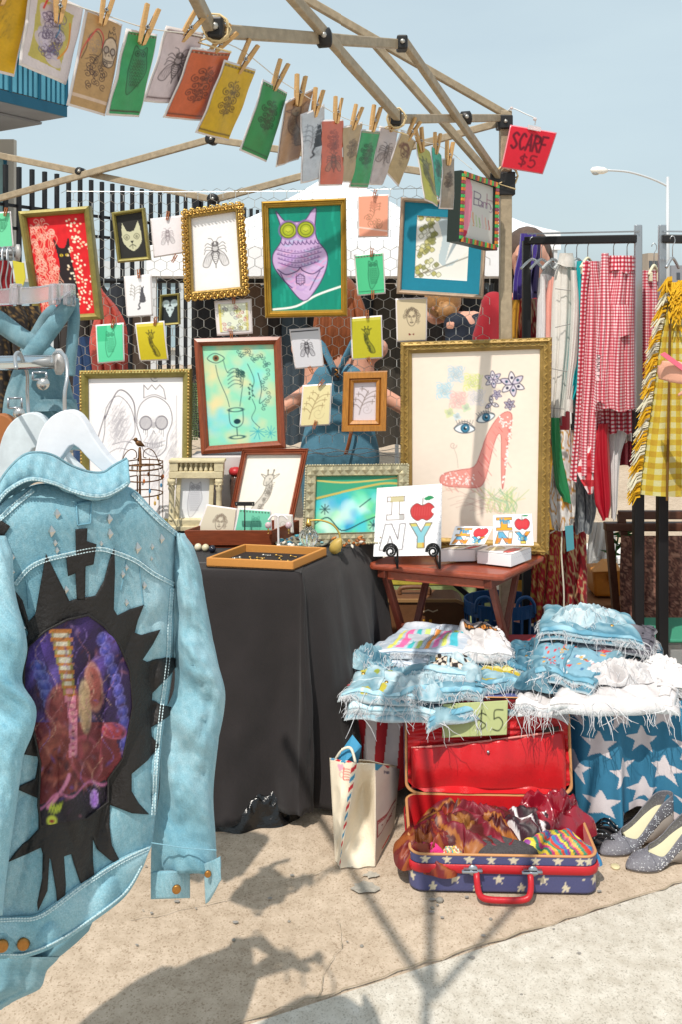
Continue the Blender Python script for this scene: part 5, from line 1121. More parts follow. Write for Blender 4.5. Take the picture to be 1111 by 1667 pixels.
for k in range(34):
    a_ = k/34*6.28; r_ = .036+.006*(k % 2); c = (p.x+r_*math.cos(a_)*1.2-.005,p.y+.02+r_*math.sin(a_),ZT+.012+.008*(k % 3)); d = Vector((math.cos(a_),math.sin(a_),rnd.uniform(-.5,.5)))
    m = MB(); m.lathe(c,[(.001,-.01),(.0045,-.003),(.005,.003),(.001,.012)],7,axis=d); m.build('bead',bw_[k % 4 if a_ > 3.4 else k % 3],t,smooth=True)
for u,v,c,lab in ((322,899,'#d8cdb4','leftmost cream ball bead beside the wooden box'),(334,900,'#cfc4a4','middle greenish cream ball bead beside the wooden box'),(345,902,'#1f2230','black ball bead at the right of the cream ones')):
    p = PZ(u,v,ZT); m = MB(); m.ball((p.x,p.y,ZT+.017),.0125,14,9); m.build('ball_bead',mat('ball_'+c[1:],c,.25,coat=.3),None,lab,'bead','ball beads on the black table',smooth=True)
# wire birdcage earring stand
brz = mat('aged_bronze','#6a4a2c',.5,metal=.6,namt=.3,nscale=60); pc_ = P(233,868,3.2); Yb_ = 3.2; s_ = Yb_/F
t = thing('birdcage_stand','bronze wire birdcage stand hung with earrings behind the denim collar','jewellery stand',(pc_.x,Yb_,ZT))
def zc(v): return EYE-(v-CY)*s_
for v in (753,761,779,803): 
    m = MB(); m.tube([(pc_.x+.066*math.cos(k*.2618),Yb_+.066*math.sin(k*.2618),zc(v)) for k in range(25)],.0024 if v != 761 else .003,6); m.build('ring',brz,t,smooth=True)
for k in range(10):
    a_ = k*.628+.2; m = MB(); m.tube([(pc_.x+.066*math.cos(a_),Yb_+.066*math.sin(a_),zc(750)),(pc_.x+.066*math.cos(a_),Yb_+.066*math.sin(a_),ZT+.004)],.0014,5); m.build('wire',brz,t)
m = MB(); m.tube([(pc_.x-.012,Yb_,ZT+.004),(pc_.x-.012,Yb_,zc(728))],.004,8); m.build('post',brz,t,smooth=True)
for k in range(4):
    a_ = k*1.57+.3; d = Vector((math.cos(a_),math.sin(a_),0)); o = Vector((pc_.x-.012,Yb_,0))
    m = MB(); m.tube([Vector((q[0]*d.x+o.x,q[0]*d.y+o.y,q[1])) for q in cr([(.066,zc(756)),(.05,zc(738)),(.03,zc(731)),(.014,zc(735)),(.012,zc(744)),(.022,zc(746))],5)],.0018,5); m.build('scroll',brz,t,smooth=True)
bd = Vector((pc_.x-.014,Yb_,zc(722))); m = MB(); m.lathe(bd,[(.001,-.022),(.006,-.012),(.011,0),(.008,.01),(.002,.016)],10,axis=(-.8,-.3,.5)); m.ball(bd+Vector((-.012,-.004,.014)),.0075,8,6); m.lathe(bd+Vector((-.018,-.007,.014)),[(.003,0),(.0005,.007)],6,axis=(-1,-.3,0)); m.build('bird',brz,t,smooth=True,kind='thing')
ecol = ['#e8e4e0','#b5642a','#3f7fa8','#c9a35a','#f0e8e8','#8a4a22','#d7d2d0','#c07a30']
for k in range(22):
    a_ = k*.2856+.1; v = (756,764,783,806)[k % 4]; x,y = pc_.x+.068*math.cos(a_),Yb_+.068*math.sin(a_); L_ = .012+.012*rnd.random()
    m = MB(); m.tube([(x,y,zc(v)),(x,y,zc(v)-L_)],.0007,4); m.ball((x,y,zc(v)-L_-.006),(.0045,.002,.008),7,5)
    m.build('earring',mat('ear_'+ecol[k % 8][1:],ecol[k % 8],.3),None,'drop earring hooked on the bronze birdcage stand','earring','earrings on the birdcage stand',loc=(x,y,zc(v)-L_-.014))
# green bead necklace, glass lantern, riser
t = thing('bead_necklace','long pale green bead necklace hanging between two frames','necklace',P(317,716,3.44)); gm_ = mat('bead_green','#9fbf86',.35)
for c in range(3):
    for k in range(24):
        m = MB(); q = P(313.5+3.6*c+.6*math.sin(k),625+3.9*k,3.45); m.ball(q,.0042,6,4); m.build('bead',gm_,t,smooth=True)
m = MB(); m.tube([P(313,624,3.45),P(317,617,3.45),P(321,624,3.45)],.001,5); m.build('cord',twm,t)
t = thing('cloth_riser','low riser under pale grey cloth carrying the turquoise picture','riser',P(392,860,3.44))
rows = []
for z in (.996,.996,.99,.95,.85,.735):
    row = []
    for i in range(40):
        a_ = i/40; k = [(-.55,3.385),(-.205,3.385),(-.205,3.5),(-.55,3.5)]; s4 = a_*4; j = int(s4) % 4; f = s4-int(s4); x = k[j][0]+(k[(j+1) % 4][0]-k[j][0])*f; y = k[j][1]+(k[(j+1) % 4][1]-k[j][1])*f
        if z == .996 and not row: pass
        g = (.0 if len(rows) == 0 else 1); x = -.3775+(x+.3775)*(g if len(rows) == 0 else 1); y = 3.4425+(y-3.4425)*(g if len(rows) == 0 else 1)
        o = .006*math.sin(i*1.9)*(1-z)*4; row.append((x+o*.3,y-o*.8-.0,z))
    rows.append(row)
grid_obj('cover',rows,mat('cover_grey','#cdc8c6',.9,namt=.06),t,wrap=True,thick=.002)
p = P(380,830,3.3); t = thing('glass_lantern','small dark glass lantern with a red lid behind the column frame','lantern',(p.x,3.36,ZT))
m = MB(); m.lathe((p.x,3.36,ZT+.005),[(.02,0),(.026,.01),(.026,.06),(.018,.1),(.022,.17),(.018,.2)],14); m.build('jar',mat('lantern_glass','#6a5148',.15,trans=.5),t,smooth=True)
m = MB(); m.lathe((p.x,3.36,ZT+.205),[(.024,0),(.026,.012),(.02,.022),(.004,.026)],14); m.build('lid',mat('lid_red','#b02a30',.4),t,smooth=True)
for k in range(4): m = MB(); m.ball((p.x+.012*(k % 2),3.325,ZT+.07+.022*k),.006,8,5); m.build('bead',er2,t,smooth=True)

# ---- the folding tray table
ZS = .667; fr_,fl_,br_ = PZ(820,935,ZS),PZ(597,915,ZS),PZ(890,901,ZS); bl_ = fl_+br_-fr_
mah = mat('mahogany_worn','#9a4830',.4,namt=.35,nscale=7,stretch=(4,25,25),coat=.3); mahd = mat('mahogany_leg','#6a3224',.45,namt=.3,nscale=8,stretch=(20,20,3))
t = thing('tray_table','small red-brown folding wooden tray table carrying the white boxes','table',((fl_+br_)/2)-Vector((0,0,ZS)))
m = MB(); cen = (fl_+br_)/2; rim = []
for a_,b_ in ((fl_,fr_),(fr_,br_),(br_,bl_),(bl_,fl_)):
    for k in (.04,.5,.96): rim.append(a_.lerp(b_,k))
m.prism([q-Vector((0,0,.004)) for q in rim],(0,0,-.022)); m.build('tabletop',mah,t,bevel=.008)
ex,ey = (fr_-fl_).normalized(),(br_-fr_).normalized(); dn = Vector((0,0,-1))
for f in (.1,.88):
    a_ = fl_.lerp(fr_,f)+dn*.03; b_ = bl_.lerp(br_,f)+dn*.03; g = 1 if f < .5 else -1
    m = MB(); m.bar(a_+ey*.03,Vector((b_.x,b_.y,0))-ey*.0,.036,.02,up=ex); m.build('leg',mahd,t,bevel=.003)
    m = MB(); m.bar(b_-ey*.03+ex*g*.026,Vector((a_.x,a_.y,0))+ex*g*.026,.036,.02,up=ex); m.build('leg',mahd,t,bevel=.003)
    m = MB(); m.bar(a_+ey*.01+dn*.008,b_-ey*.01+dn*.008,.03,.03,up=ex); m.build('apron',mahd,t,bevel=.003)
m = MB(); a_ = fl_+dn*.045+ey*.03; m.bar(a_+ex*.06,fr_+dn*.045+ey*.03-ex*.05,.016,.03); m.build('apron',mah,t,bevel=.003)
for z in (.18,.42):
    m = MB(); a_ = fl_.lerp(bl_,.35 if z > .3 else .7); b_ = fr_.lerp(br_,.35 if z > .3 else .7); m.bar(Vector((a_.x,a_.y,z))+ex*.06,Vector((b_.x,b_.y,z))-ex*.06,.022,.022); m.build('stretcher',mahd,t,bevel=.003)
# canvas on a scrolled easel
iron = mat('wrought_iron','#1a1a1c',.5)
def apple(a,x,y,s,c='#b83036',bite=True):
    a.poly([(x-.02*s,y-.55*s),(x-.5*s,y-.75*s),(x-.95*s,y-.3*s),(x-.85*s,y+.35*s),(x-.4*s,y+.75*s),(x,y+.6*s),(x+.4*s,y+.75*s),(x+.85*s,y+.35*s),(x+.95*s,y-.3*s),(x+.5*s,y-.75*s)],c,1,4,'#5a4a4a',1)
    for k in range(8): a.line([(x-.8*s+.2*k*s,y-.4*s),(x-.85*s+.2*k*s,y+.3*s)],'#cf5a5a',1.2,.5,sm=0)
    if bite: a.ell(x+1.0*s,y-.05*s,.28*s,.24*s,'#f2f1f3')
    a.line([(x,y-.55*s),(x+.02*s,y-1.2*s)],'#6a5a4a',1.4); a.poly([(x+.1*s,y-1.1*s),(x+.5*s,y-1.35*s),(x+.9*s,y-1.15*s),(x+.4*s,y-.95*s)],'#2f8a5a',1,3)
def block(a,ch,x,y,w,h,fill,edge,ew=1.1,cols=None):
    P_ = {'I': [(0,0),(1,0),(1,.2),(.72,.2),(.72,.78),(1,.78),(1,1),(0,1),(0,.78),(.28,.78),(.28,.2),(0,.2)],'N': [(.2,0),(.45,0),(.72,.6),(.78,0),(1,0),(.9,1),(.62,1),(.4,.45),(.25,1),(0,1)],'Y': [(0,0),(.3,0),(.52,.35),(.72,0),(1,0),(.68,.55),(.68,1),(.36,1),(.36,.55)]}[ch]
    p = [(x+q[0]*w,y+q[1]*h) for q in P_]; a.poly(p,fill,1)
    if cols:
        k0 = a.a.copy()
        for i,c in enumerate(cols):
            a.poly(p,c,1 if i == 0 else 0)
        msk = np.abs(a.a-k0).sum(-1) > 1e-4
        b_ = a.a.copy(); r = a.r
        tmp = Art(a.w,a.h,cols[0],3)
        for k in range(10): tmp.rect(x+w*r.random()-.1,y+h*r.random()-.08,x+w*r.random()+.1,y+h*r.random(),r.choice(cols),.9)
        a.a[msk] = tmp.a[msk]
    a.line(p,edge,ew,1,True,0)
a = Art(100,112,'#f3f1f4'); A = a.asp
for i in range(11):
    for j in range(12):
        x,y = .06+.09*i+(.04 if j % 2 else 0),.05+.092*j; a.line([(x-.025,y+.012),(x-.018,y-.012),(x,y-.02),(x+.018,y-.012),(x+.025,y+.012)],'#c3c1c6',.9,.9); a.line([(x-.03,y+.014),(x+.03,y+.014)],'#cfcdd2',.9,.9,sm=0)
block(a,'I',.17,.15,.26,.38,'#f7f6f7','#7a6a62',1.4); a.rect(.22,.15,.42,.24,'#b3a566',.8); a.rect(.36,.45,.42,.52,'#8d8a86',.7)
apple(a,.71,.42,.19,'#bb3a3c'); block(a,'N',.08,.6,.38,.42,'#f7f6f7','#6a6062',1.4); block(a,'Y',.52,.6,.34,.4,'#c9c06a','#6a6055',1.4,['#c9bd6a','#d99a3a','#7fc0d0','#a9a9a0'])
cp = [(615,796),(721,789),(719,904),(609,906)]; c3 = corners3(cp,[3.19,3.17,3.12,3.14]); t = thing('canvas_print','white apple canvas with block letters propped on a black scroll easel','canvas',(c3[2]+c3[3])/2)
nn = Vector((0,-1,0)); p,_ = quad_pts(c3,a.h,a.w); grid_obj('front',p,ink,t,cols=a.a)
m = MB(); e_ = [q+Vector((0,.002,0)) for q in c3]; m.prism(e_,(0,.016,0)); m.build('stretcher_box',mat('canvas_white','#e9e7ea',.8),t)
t = thing('easel','black wrought iron scroll easel holding the white apple canvas','easel',PZ(665,915,ZS))
for u in (637,706):
    g = 1 if u < 660 else 1
    p0 = P(u,898,3.08); r_ = .021; m = MB(); pts = [Vector((p0.x-r_*.95*(1-k/26*.72)*math.cos(k*.46),p0.y,p0.z+r_*(1-k/26*.72)*math.sin(k*.46)*1.0)) for k in range(26)][::-1]
    x0 = pts[-1]; pts2 = [Vector((p0.x+r_*1.1*math.cos(k*.35)-.0,p0.y,p0.z+r_*1.25*math.sin(k*.35))) for k in range(9,-1,-1)]
    m.tube(pts+pts2+[Vector((p0.x+r_*1.12,p0.y+.005,ZS+.002))],.0036,7); m.tube([Vector((p0.x+r_*1.1,p0.y+.003,ZS+.004)),Vector((p0.x+r_*1.1,p0.y+.16,ZS+.004))],.0034,6); m.build('scroll',iron,t,smooth=True)
m = MB(); m.tube([P(652,912,3.14)+Vector((0,.08,0)),P(722,910,3.14)+Vector((0,.08,0))],.003,6); m.build('bar',iron,t)
# boxed canvases
whb = mat('box_white','#ebe9ec',.6)
cols_ = ['#e0a030','#3fa0c8','#2a2422','#d8c85a','#e8e4dc','#d8822a']
def ny_art(w,h,sm=False):
    a = Art(w,h,'#f4f2f4'); A = a.asp
    block(a,'I',.08,.06*A,.4,.44*A,cols_[0],'#4a4038',1,cols_); apple(a,.74,.3*A,.2,'#c9303a',False); block(a,'N',.04,.54*A,.46,.4*A,cols_[1],'#4a4038',1,cols_); block(a,'Y',.54,.54*A,.4,.4*A,cols_[3],'#4a4038',1,cols_)
    a.text('Mem',.18,.1*A,.13,'#2a8fb8',1.6,gap=.6); a.text('dle',.62,.66*A,.13,'#2a8fb8',1.6,gap=.6)
    return a
def lidbox(label,tray,Yt,lid,Yl,art,art2):
    """White card box: an open tray with its picture lid standing up behind."""
    t = thing('gift_box',label,'box',PZ((tray[2][0]+tray[3][0])/2,tray[2][1]+14,ZS))
    c3 = corners3(lid,Yl); m = MB(); e_ = [q+Vector((0,.002,0)) for q in c3]; m.prism(e_,(0.004,.014,0)); m.build('lid',whb,t); p,_ = quad_pts(c3,art.h,art.w); grid_obj('lid_print',p,inkg,t,cols=art.a)
    tr = [PZ(u,v,ZS+.044) for u,v in tray]; zl = ZS-.002
    m = MB(); m.prism([q-Vector((0,0,.0015)) for q in tr],(0,0,-.04)); m.build('tray',whb,t,bevel=.001)
    p,_ = quad_pts(tr,art2.h,art2.w); p[...,2] += .0006; grid_obj('tray_print',p,inkg,t,cols=art2.a)
    return t
def small_art(w,h): 
    a = Art(w,h,'#f1eff1'); A = a.asp; a.poly([(.1,.3*A),(.3,.1*A),(.5,.3*A),(.4,.7*A),(.15,.7*A)],'#d8cfa8',1,0,'#8a7a5a',1); apple(a,.76,.5*A,.14,'#c9303a',False); a.rect(.2,.3*A,.4,.5*A,'#c9b98a',.8); return a
t1 = lidbox('white gift box with its apple picture lid lying back, left of the pair',[(745,889),(795,887),(774,894),(714,895)],3.1,[(742,858),(803,859),(790,886),(733,887)],[3.16,3.16,3.09,3.09],ny_art(60,34),small_art(50,14))
t2 = lidbox('white gift box with an upright apple picture lid, right of the pair',[(800,888),(866,891),(833,903),(778,897)],3.1,[(804,840),(867,838),(870,888),(804,888)],[3.16,3.16,3.13,3.13],ny_art(60,48),small_art(50,16))
m = MB()
for k in range(9): 
    for q0_,q1_ in ((PZ(776,901,ZS+.03),PZ(832,908,ZS+.03)),(PZ(835,908,ZS+.03),PZ(866,897,ZS+.03))):
        q = q0_.lerp(q1_,(k+.5)/9)-Vector((0,.002,0)); m.tube([q+Vector((-.004,0,-.002)),q+Vector((0,0,.004)),q+Vector((.004,0,-.002))],.0006,4)
m.build('edge_print',mat('print_grey','#9a98a0',.8),t2,kind='stuff')

# ---- things on the ground behind
t = thing('suitcase','old brown suitcase standing upright under the tray table','suitcase',(.32,3.72,0)); brn = mat('suitcase_brown','#6e4a30',.5,namt=.3,nscale=12,bump=.1)
ol = [(.10,.02),(.49,.02),(.505,.05),(.505,.33),(.49,.365),(.46,.378),(.13,.378),(.1,.36),(.085,.33),(.085,.05)]
m = MB(); m.prism([(x,3.66,z) for x,z in ol],(0,.15,0)); m.build('shell',brn,t,bevel=.012); m = MB()
for (x,z),(x2,z2) in zip(ol,ol[1:]+ol[:1]): m.bar((x,3.657,z),(x2,3.657,z2),.008,.012)
m.build('piping',mat('piping_tan','#a07a50',.5),t); m = MB(); m.tube([Vector(q) for q in cr([(.24,3.735,.378),(.25,3.735,.405),(.35,3.735,.405),(.36,3.735,.378)],5)],.009,8); m.build('handle',brn,t,smooth=True)
for (u,c) in ((697,'#d9a02a'),):
    p0 = P(u,1014,3.65); m = MB()
    for k in (-1,1): m.prism([(p0.x+k*.004,3.654,p0.z-.012),(p0.x+k*.02,3.654,p0.z-.012),(p0.x+k*.017,3.654,p0.z+.012),(p0.x+k*.008,3.654,p0.z+.012)],(0,-.002,0))
    m.build('sticker',mat('sticker_amber',c,.5),t)
m = MB(); m.tube([P(682+8*k,993+3*(k % 2),3.652) for k in range(5)],.003,5); m.build('scribble',mat('scribble_tan','#b9a488',.6),t)
blu = mat('basket_blue','#224f80',.4); t = thing('basket','blue plastic basket with oval holes behind the tray table legs','basket',(.62,3.62,0))
for z,h in ((.02,.04),(.235,.02),(.36,.02)):
    m = MB()
    for k in range(24):
        a0_,a1_ = k*.2618,(k+1)*.2618; r0_ = .13+.05*z; q_ = [(.64+r0_*math.cos(a),3.66+r0_*.75*math.sin(a)) for a in (a0_,a1_)]; m.bar((*q_[0],z),(*q_[1],z),.006,h+.03)
    m.build('rim',blu,t)
for k in range(22):
    a = k*.2856; m = MB(); m.bar((.64+.132*math.cos(a),3.66+.099*math.sin(a),.0),(.64+.148*math.cos(a),3.66+.111*math.sin(a),.37),.012,.005); m.build('rib',blu,t)
for x in (.55,.71): m = MB(); m.tube([Vector(q) for q in cr([(x-.03,3.56,.36),(x-.022,3.555,.41),(x+.01,3.55,.425),(x+.035,3.555,.40),(x+.04,3.56,.36)],5)],.007,7); m.build('handle',blu,t,smooth=True)
grn = mat('carton_green','#9fb07a',.7,namt=.1); t = thing('carton','pale green and yellow carton lying behind the tray table','box',(.47,4.6,0))
m = MB(); m.box((.48,4.6,.1),(.5,.3,.2)); m.build('box_body',grn,t,bevel=.004); m = MB(); m.box((.48,4.6,.2225),(.51,.31,.045)); m.build('lid',mat('carton_yellow','#c9b84a',.6),t,bevel=.004)
t = thing('folding_stand','black folding stand with a diagonal brace behind the tray table','stand',(.6,3.9,0)); m = MB(); m.bar(P(783,1020,3.9),P(783,935,3.9),.032,.032); m.bar(Vector((P(783,0,3.9).x,3.9,0)),P(783,1020,3.9),.032,.032); m.build('post',blk,t)
m = MB(); m.bar(P(735,945,3.88),P(781,985,3.88),.02,.02); m.build('brace',blk,t); m = MB(); m.box((P(783,0,3.9).x,3.9,.01),(.3,.06,.02)); m.build('foot',blk,t)
m = MB(); m.bar(P(720,938,3.9),P(850,938,3.9),.025,.025); m.build('rail',blk,t)

# ================================================================ garments on the racks at the right
def garment(name,rows,Y,m,parent=None,depth=.03,amp=.012,nf=4,seed=0,n=40,nr=44,cols=None,slant=0,top=0,**kw):
    """A hanging garment: a closed tube of cloth lofted through rows (v, u left, u right) of its outline, thrown into folds."""
    v0,v1 = rows[0][0],rows[-1][0]; P3,U,Cc = [],[],[]; x_m = abs(rows[len(rows)//2][2]-rows[len(rows)//2][1])*Y/F
    for j in range(nr+1):
        t = j/nr; v = v0+(v1-v0)*t; a,b_ = curve_at(rows,v); rp,ru,rc = [],[],[]
        for k in range(2*n):
            fr_ = k < n; s = k/(n-1) if fr_ else 1-(k-n)/(n-1)
            e = math.sin(math.pi*min(max(s,0),1))**.6
            ph = nf*2*math.pi*s+seed*1.7+1.1*math.sin(2.6*t+seed)+.8*math.sin(5*s+seed)
            f = amp*(.25+.75*t**.7)*(math.sin(ph)+.45*math.sin(2.3*ph+seed))*min(1,4*s+.2,4*(1-s)+.2)
            y = Y+(-depth*e+f if fr_ else depth*e+f*.7)+slant*(s-.5)
            u = a+(b_-a)*s+.35*math.cos(ph)*amp*F/Y*min(1,4*s,4*(1-s)); vv = v+(3*math.sin(ph*.5+seed)*t if t > .9 else 0)
            if top and t < .12: vv += top*(abs(s-.5)*2)*(1-t/.12)*8
            q = P(u,vv,y); rp.append((q.x,q.y,q.z)); ru.append((s*x_m*1.15,q.z))
            if cols is not None: rc.append(cols(s,t))
        P3.append(rp); U.append(ru); Cc.append(rc)
    return grid_obj(name,P3,m,parent,cols=Cc if cols is not None else None,uv=U,wrap=True,**kw)
def cloth(name,c,namt=.12,**k): return mat(name,c,.85,namt=namt,nscale=14,bump=.12,bscale=220,sheen=.1,**k)
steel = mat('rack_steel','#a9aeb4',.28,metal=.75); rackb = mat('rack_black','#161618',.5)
def rack(name,label,u_post,u_far,Yp,Yf,upper=(366,660)):
    base = Vector((P(u_post,0,Yp).x,Yp,0)); t = thing(name,label,'clothes rack',base)
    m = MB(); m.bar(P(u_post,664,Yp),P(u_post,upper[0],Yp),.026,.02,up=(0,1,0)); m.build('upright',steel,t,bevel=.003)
    m = MB(); m.bar(base,P(u_post,668,Yp),.036,.036,up=(0,1,0)); m.build('shaded_lower_post',rackb,t,bevel=.003)  # black colour stands in for shade on the steel post's lower half
    a_,b_ = P(u_post,389,Yp),P(u_far,392,Yf); m = MB(); m.bar(a_,b_,.048,.03); m.build('rail',rackb,t,bevel=.004)
    m = MB(); m.bar(a_+Vector((0,-.018,.026)),b_+Vector((0,-.018,.026)),.003,.006); m.build('rail_edge',steel,t)
    m = MB(); m.bar(base+Vector((0,-.3,.03)),base+Vector((0,.45,.03)),.04,.03); m.build('foot',rackb,t)
    q = Vector((b_.x,b_.y,0)); m = MB(); m.bar(q,Vector((b_.x,b_.y,b_.z)),.03,.03,up=(0,1,0)); m.build('post',rackb,t)
    return t
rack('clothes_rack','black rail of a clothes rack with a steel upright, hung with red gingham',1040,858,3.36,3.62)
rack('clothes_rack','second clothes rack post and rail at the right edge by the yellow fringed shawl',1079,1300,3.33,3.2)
hk = mat('hook_steel','#b4b7ba',.3,metal=.7); hkp = mat('hanger_clear','#dfe3e2',.15,trans=.5); hky = mat('hanger_ivory','#dcd6b8',.5)
def hanger(u,Y,what,mt=hkp,w=46,v=388,tilt=0,clip=False):
    c = P(u,v,Y); s = Y/F; t = thing('clothes_hanger',what,'hanger',c,'hangers on the clothes rack')
    m = MB(); m.tube([c+Vector((math.cos(a)*7*s*.6,tilt*math.cos(a)*.01,math.sin(a)*7*s-3*s)) for a in np.linspace(2.9,-1.3,10)]+[c+Vector((0,0,-14*s)),c+Vector((0,0,-32*s))],.0017,6); m.build('hook',hk,t,smooth=True)
    m = MB(); e = Vector((.75,.66,0)); a_ = c+Vector((0,0,-32*s))
    m.tube([Vector(q) for q in cr([a_-e*w*s*.5+Vector((0,0,-16*s)),a_-e*w*s*.25+Vector((0,0,-6*s)),a_,a_+e*w*s*.25+Vector((0,0,-6*s)),a_+e*w*s*.5+Vector((0,0,-16*s))],4)],.0055,7); m.build('shoulder',mt,t,smooth=True)
    if clip:
        for k in (-.35,.35): m = MB(); m.box(a_+e*w*s*k+Vector((0,0,-19*s)),(.014,.02,.035)); m.build('clip',mt,t,bevel=.003)
for u,Y,lab,mt,v in ((868,3.58,'clear hanger next to the purple scarf',hkp,390),(883,3.57,'clear hanger carrying the white and red garment',hkp,390),(902,3.55,'clear hanger carrying the peach shirt',hkp,390),(921,3.53,'clear hanger carrying the white jacket',hkp,390),(940,3.52,'clear hanger carrying the turquoise dress',hkp,389)): hanger(u,Y,lab,mt,60,v)
hanger(958,3.47,'ivory hanger with black clips holding the gingham sash',hky,40,388,0,True); hanger(1000,3.43,'ivory clip hanger holding the front gingham skirt',hky,60,388,0,True); hanger(1022,3.40,'clear clip hanger just left of the steel upright',hkp,50,388,0,True); hanger(1066,3.5,'ivory clip hanger between the two steel uprights',hky,34,400,0,True)
gp = lambda nm,p,a_,b_,c_: mat(nm,a_,.85,pattern=(p,a_,b_,c_),namt=.1,nscale=12,bump=.1,bscale=200,sheen=.1)
ging = gp('gingham_fine',.0112,'#ecd3d7','#d4707c','#b03045'); ging2 = gp('gingham_mid',.015,'#f0dcdf','#cf4f60','#9e1a30'); gingb = gp('gingham_big',.05,'#eed9da','#d03a44','#b01524')
def G(name,label,cat,rows,Y,m,**k): return garment(name,rows,Y,m,label=label,cat=cat,**k)
G('shirt','white garment with red trim hanging at the left of the rack','shirt',[(445,878,905),(480,876,912),(560,874,915),(660,874,915)],3.60,cloth('white_cotton','#e6e2e2'),seed=1,nf=2,top=1)
G('shirt','faded peach shirt hanging between two white ones','shirt',[(450,893,912),(500,888,915),(580,886,915),(650,886,914)],3.56,cloth('peach_cotton','#e3a294'),seed=2,nf=2,top=1)
jk = thing('jacket','off-white denim jacket with stitched panels hanging on the rack','jacket',P(905,682,3.52)); wj = cloth('offwhite_denim','#dcd7d0')
garment('body',[(418,914,932),(440,905,938),(480,900,939),(560,897,934),(640,894,925),(680,892,922)],3.52,wj,jk,seed=3,nf=2,amp=.008,top=1)
st = mat('stitch_grey','#8d8a88',.9)
garment('sleeve',[(440,930,940),(500,931,944),(580,927,941),(640,922,934),(668,921,932)],3.465,wj,jk,seed=5,nf=1,amp=.006,depth=.018); garment('cuff',[(650,920,934),(672,920,934)],3.46,wj,jk,seed=5,nf=1,amp=.002,depth=.022,nr=6)
garment('collar',[(412,912,934),(432,908,938)],3.50,wj,jk,seed=6,nf=1,amp=.003,depth=.035,nr=8)
for lab,u0,c,Y_ in (('loose white shirt sleeve hanging left of the peach shirt',884,'#e2dede',3.54),('dusty pink sleeve hanging between the turquoise dress and the gingham',951,'#c98e94',3.47),('blush gingham sleeve hanging in front of the long gingham dress',986,None,3.40)):
    G('sleeve',lab,'sleeve',[(446,u0-3,u0+5),(520,u0-6,u0+6),(600,u0-7,u0+4),(650,u0-6,u0+3)],Y_,cloth('slv_'+c[1:],c) if c else ging,seed=int(u0),nf=1,amp=.006,depth=.018)
for (a_,b_) in (((905,533),(936,526)),((899,600),(928,606)),((896,664),(922,666)),((905,470),(938,474))):
    m = MB(); pts = [P(a_[0]+(b_[0]-a_[0])*k/10,a_[1]+(b_[1]-a_[1])*k/10,3.472) for k in range(11)]; m.tube(pts,.0016,5); m.build('seam',st,jk)
G('dress','bright turquoise satin dress hanging beside the gingham','dress',[(425,940,956),(470,935,958),(560,928,956),(620,923,952),(655,922,938),(667,925,933)],3.50,mat('turquoise_satin','#1fa6ad',.35,namt=.15,nscale=10),seed=4,nf=2,amp=.01)
G('sash','long narrow red gingham sash hanging to knee height','sash',[(425,950,964),(470,947,957),(600,942,951),(700,936,945),(785,928,940)],3.44,ging2,seed=5,nf=1,amp=.004,depth=.008)
G('dress','long fine red gingham dress with a pointed hem of larger checks','dress',[(425,960,976),(480,956,985),(600,947,992),(700,942,982),(772,942,978)],3.46,ging,seed=6,nf=3,amp=.012)
G('scarf','large check red gingham scarf point below the fine gingham dress','scarf',[(700,968,982),(760,942,978),(782,946,972),(802,958,967)],3.44,gingb,seed=7,nf=1,amp=.008,depth=.012)
G('skirt','mid check red gingham skirt partly behind the front gingham skirt','skirt',[(600,975,1034),(650,974,1034),(704,976,1034)],3.47,ging2,seed=9,nf=4,amp=.012)
sk = thing('skirt','front red gingham skirt with a waistband and big pocket on the rack','skirt',P(1000,700,3.40))
garment('cloth',[(418,992,1034),(445,990,1035),(500,980,1034),(580,972,1033),(655,968,1034),(668,970,1034)],3.40,ging,sk,seed=8,nf=3,amp=.014,depth=.045)
garment('waistband',[(416,991,1035),(442,990,1036)],3.395,ging2,sk,seed=8,nf=3,amp=.004,depth=.05,nr=6)
garment('pocket',[(496,1000,1024),(500,1000,1025),(548,1001,1026)],3.352,ging,sk,seed=8,nf=1,amp=.004,depth=.006,nr=10)
a = Art(70,16,'#e9c7cb'); a.text('DENIM.P',.02,.04,.15,'#241a1c',2.2,gap=.86)
p,_ = quad_pts([P(981,578,3.345),P(981,620,3.345),P(972,620,3.345),P(972,578,3.345)],a.h,a.w); grid_obj('letter_print',p,ink,sk,cols=a.a)
G('shirt','rolled gingham shirt front with a pink collar left of the front skirt','shirt',[(412,980,992),(440,978,993),(520,974,996),(600,970,992),(656,970,990)],3.37,ging,seed=11,nf=2,amp=.01,depth=.02)
G('skirt','fine red gingham skirt hanging between the two steel uprights','skirt',[(440,1047,1070),(500,1046,1072),(600,1046,1066),(656,1046,1058)],3.52,ging,seed=10,nf=2,amp=.01)
G('scarf','emerald green satin scarf end hanging behind the shoe drawing','scarf',[(680,897,912),(740,900,916),(790,906,926),(820,918,931)],3.46,mat('green_satin','#1f7a48',.35),seed=12,nf=1,amp=.006,depth=.01)
def splash(cols_,seed,k=3.0):
    cs = [np.array(lin(c)) for c in cols_]
    def f(s,t):
        v = float(nz(np.array(s*k*2.2),np.array(t*k*3),seed)); i = min(int((v+1)*.5*len(cs)),len(cs)-1); return cs[max(i,0)]
    return f
vc = mat('cloth_print',vcol=True,rough=.85,bump=.1,bscale=200,sheen=.1); vcs = mat('satin_print',vcol=True,rough=.5,bump=.12,bscale=60)
G('blouse','thin white printed blouse tail with ochre figures below the green scarf','blouse',[(700,905,935),(780,898,938),(830,896,938),(862,900,934)],3.50,vc,cols=splash(['#dcd7d2','#cfcac6','#e4e0dc','#c08a3a','#d8d3d0','#8a8580'],5),seed=13,nf=2)
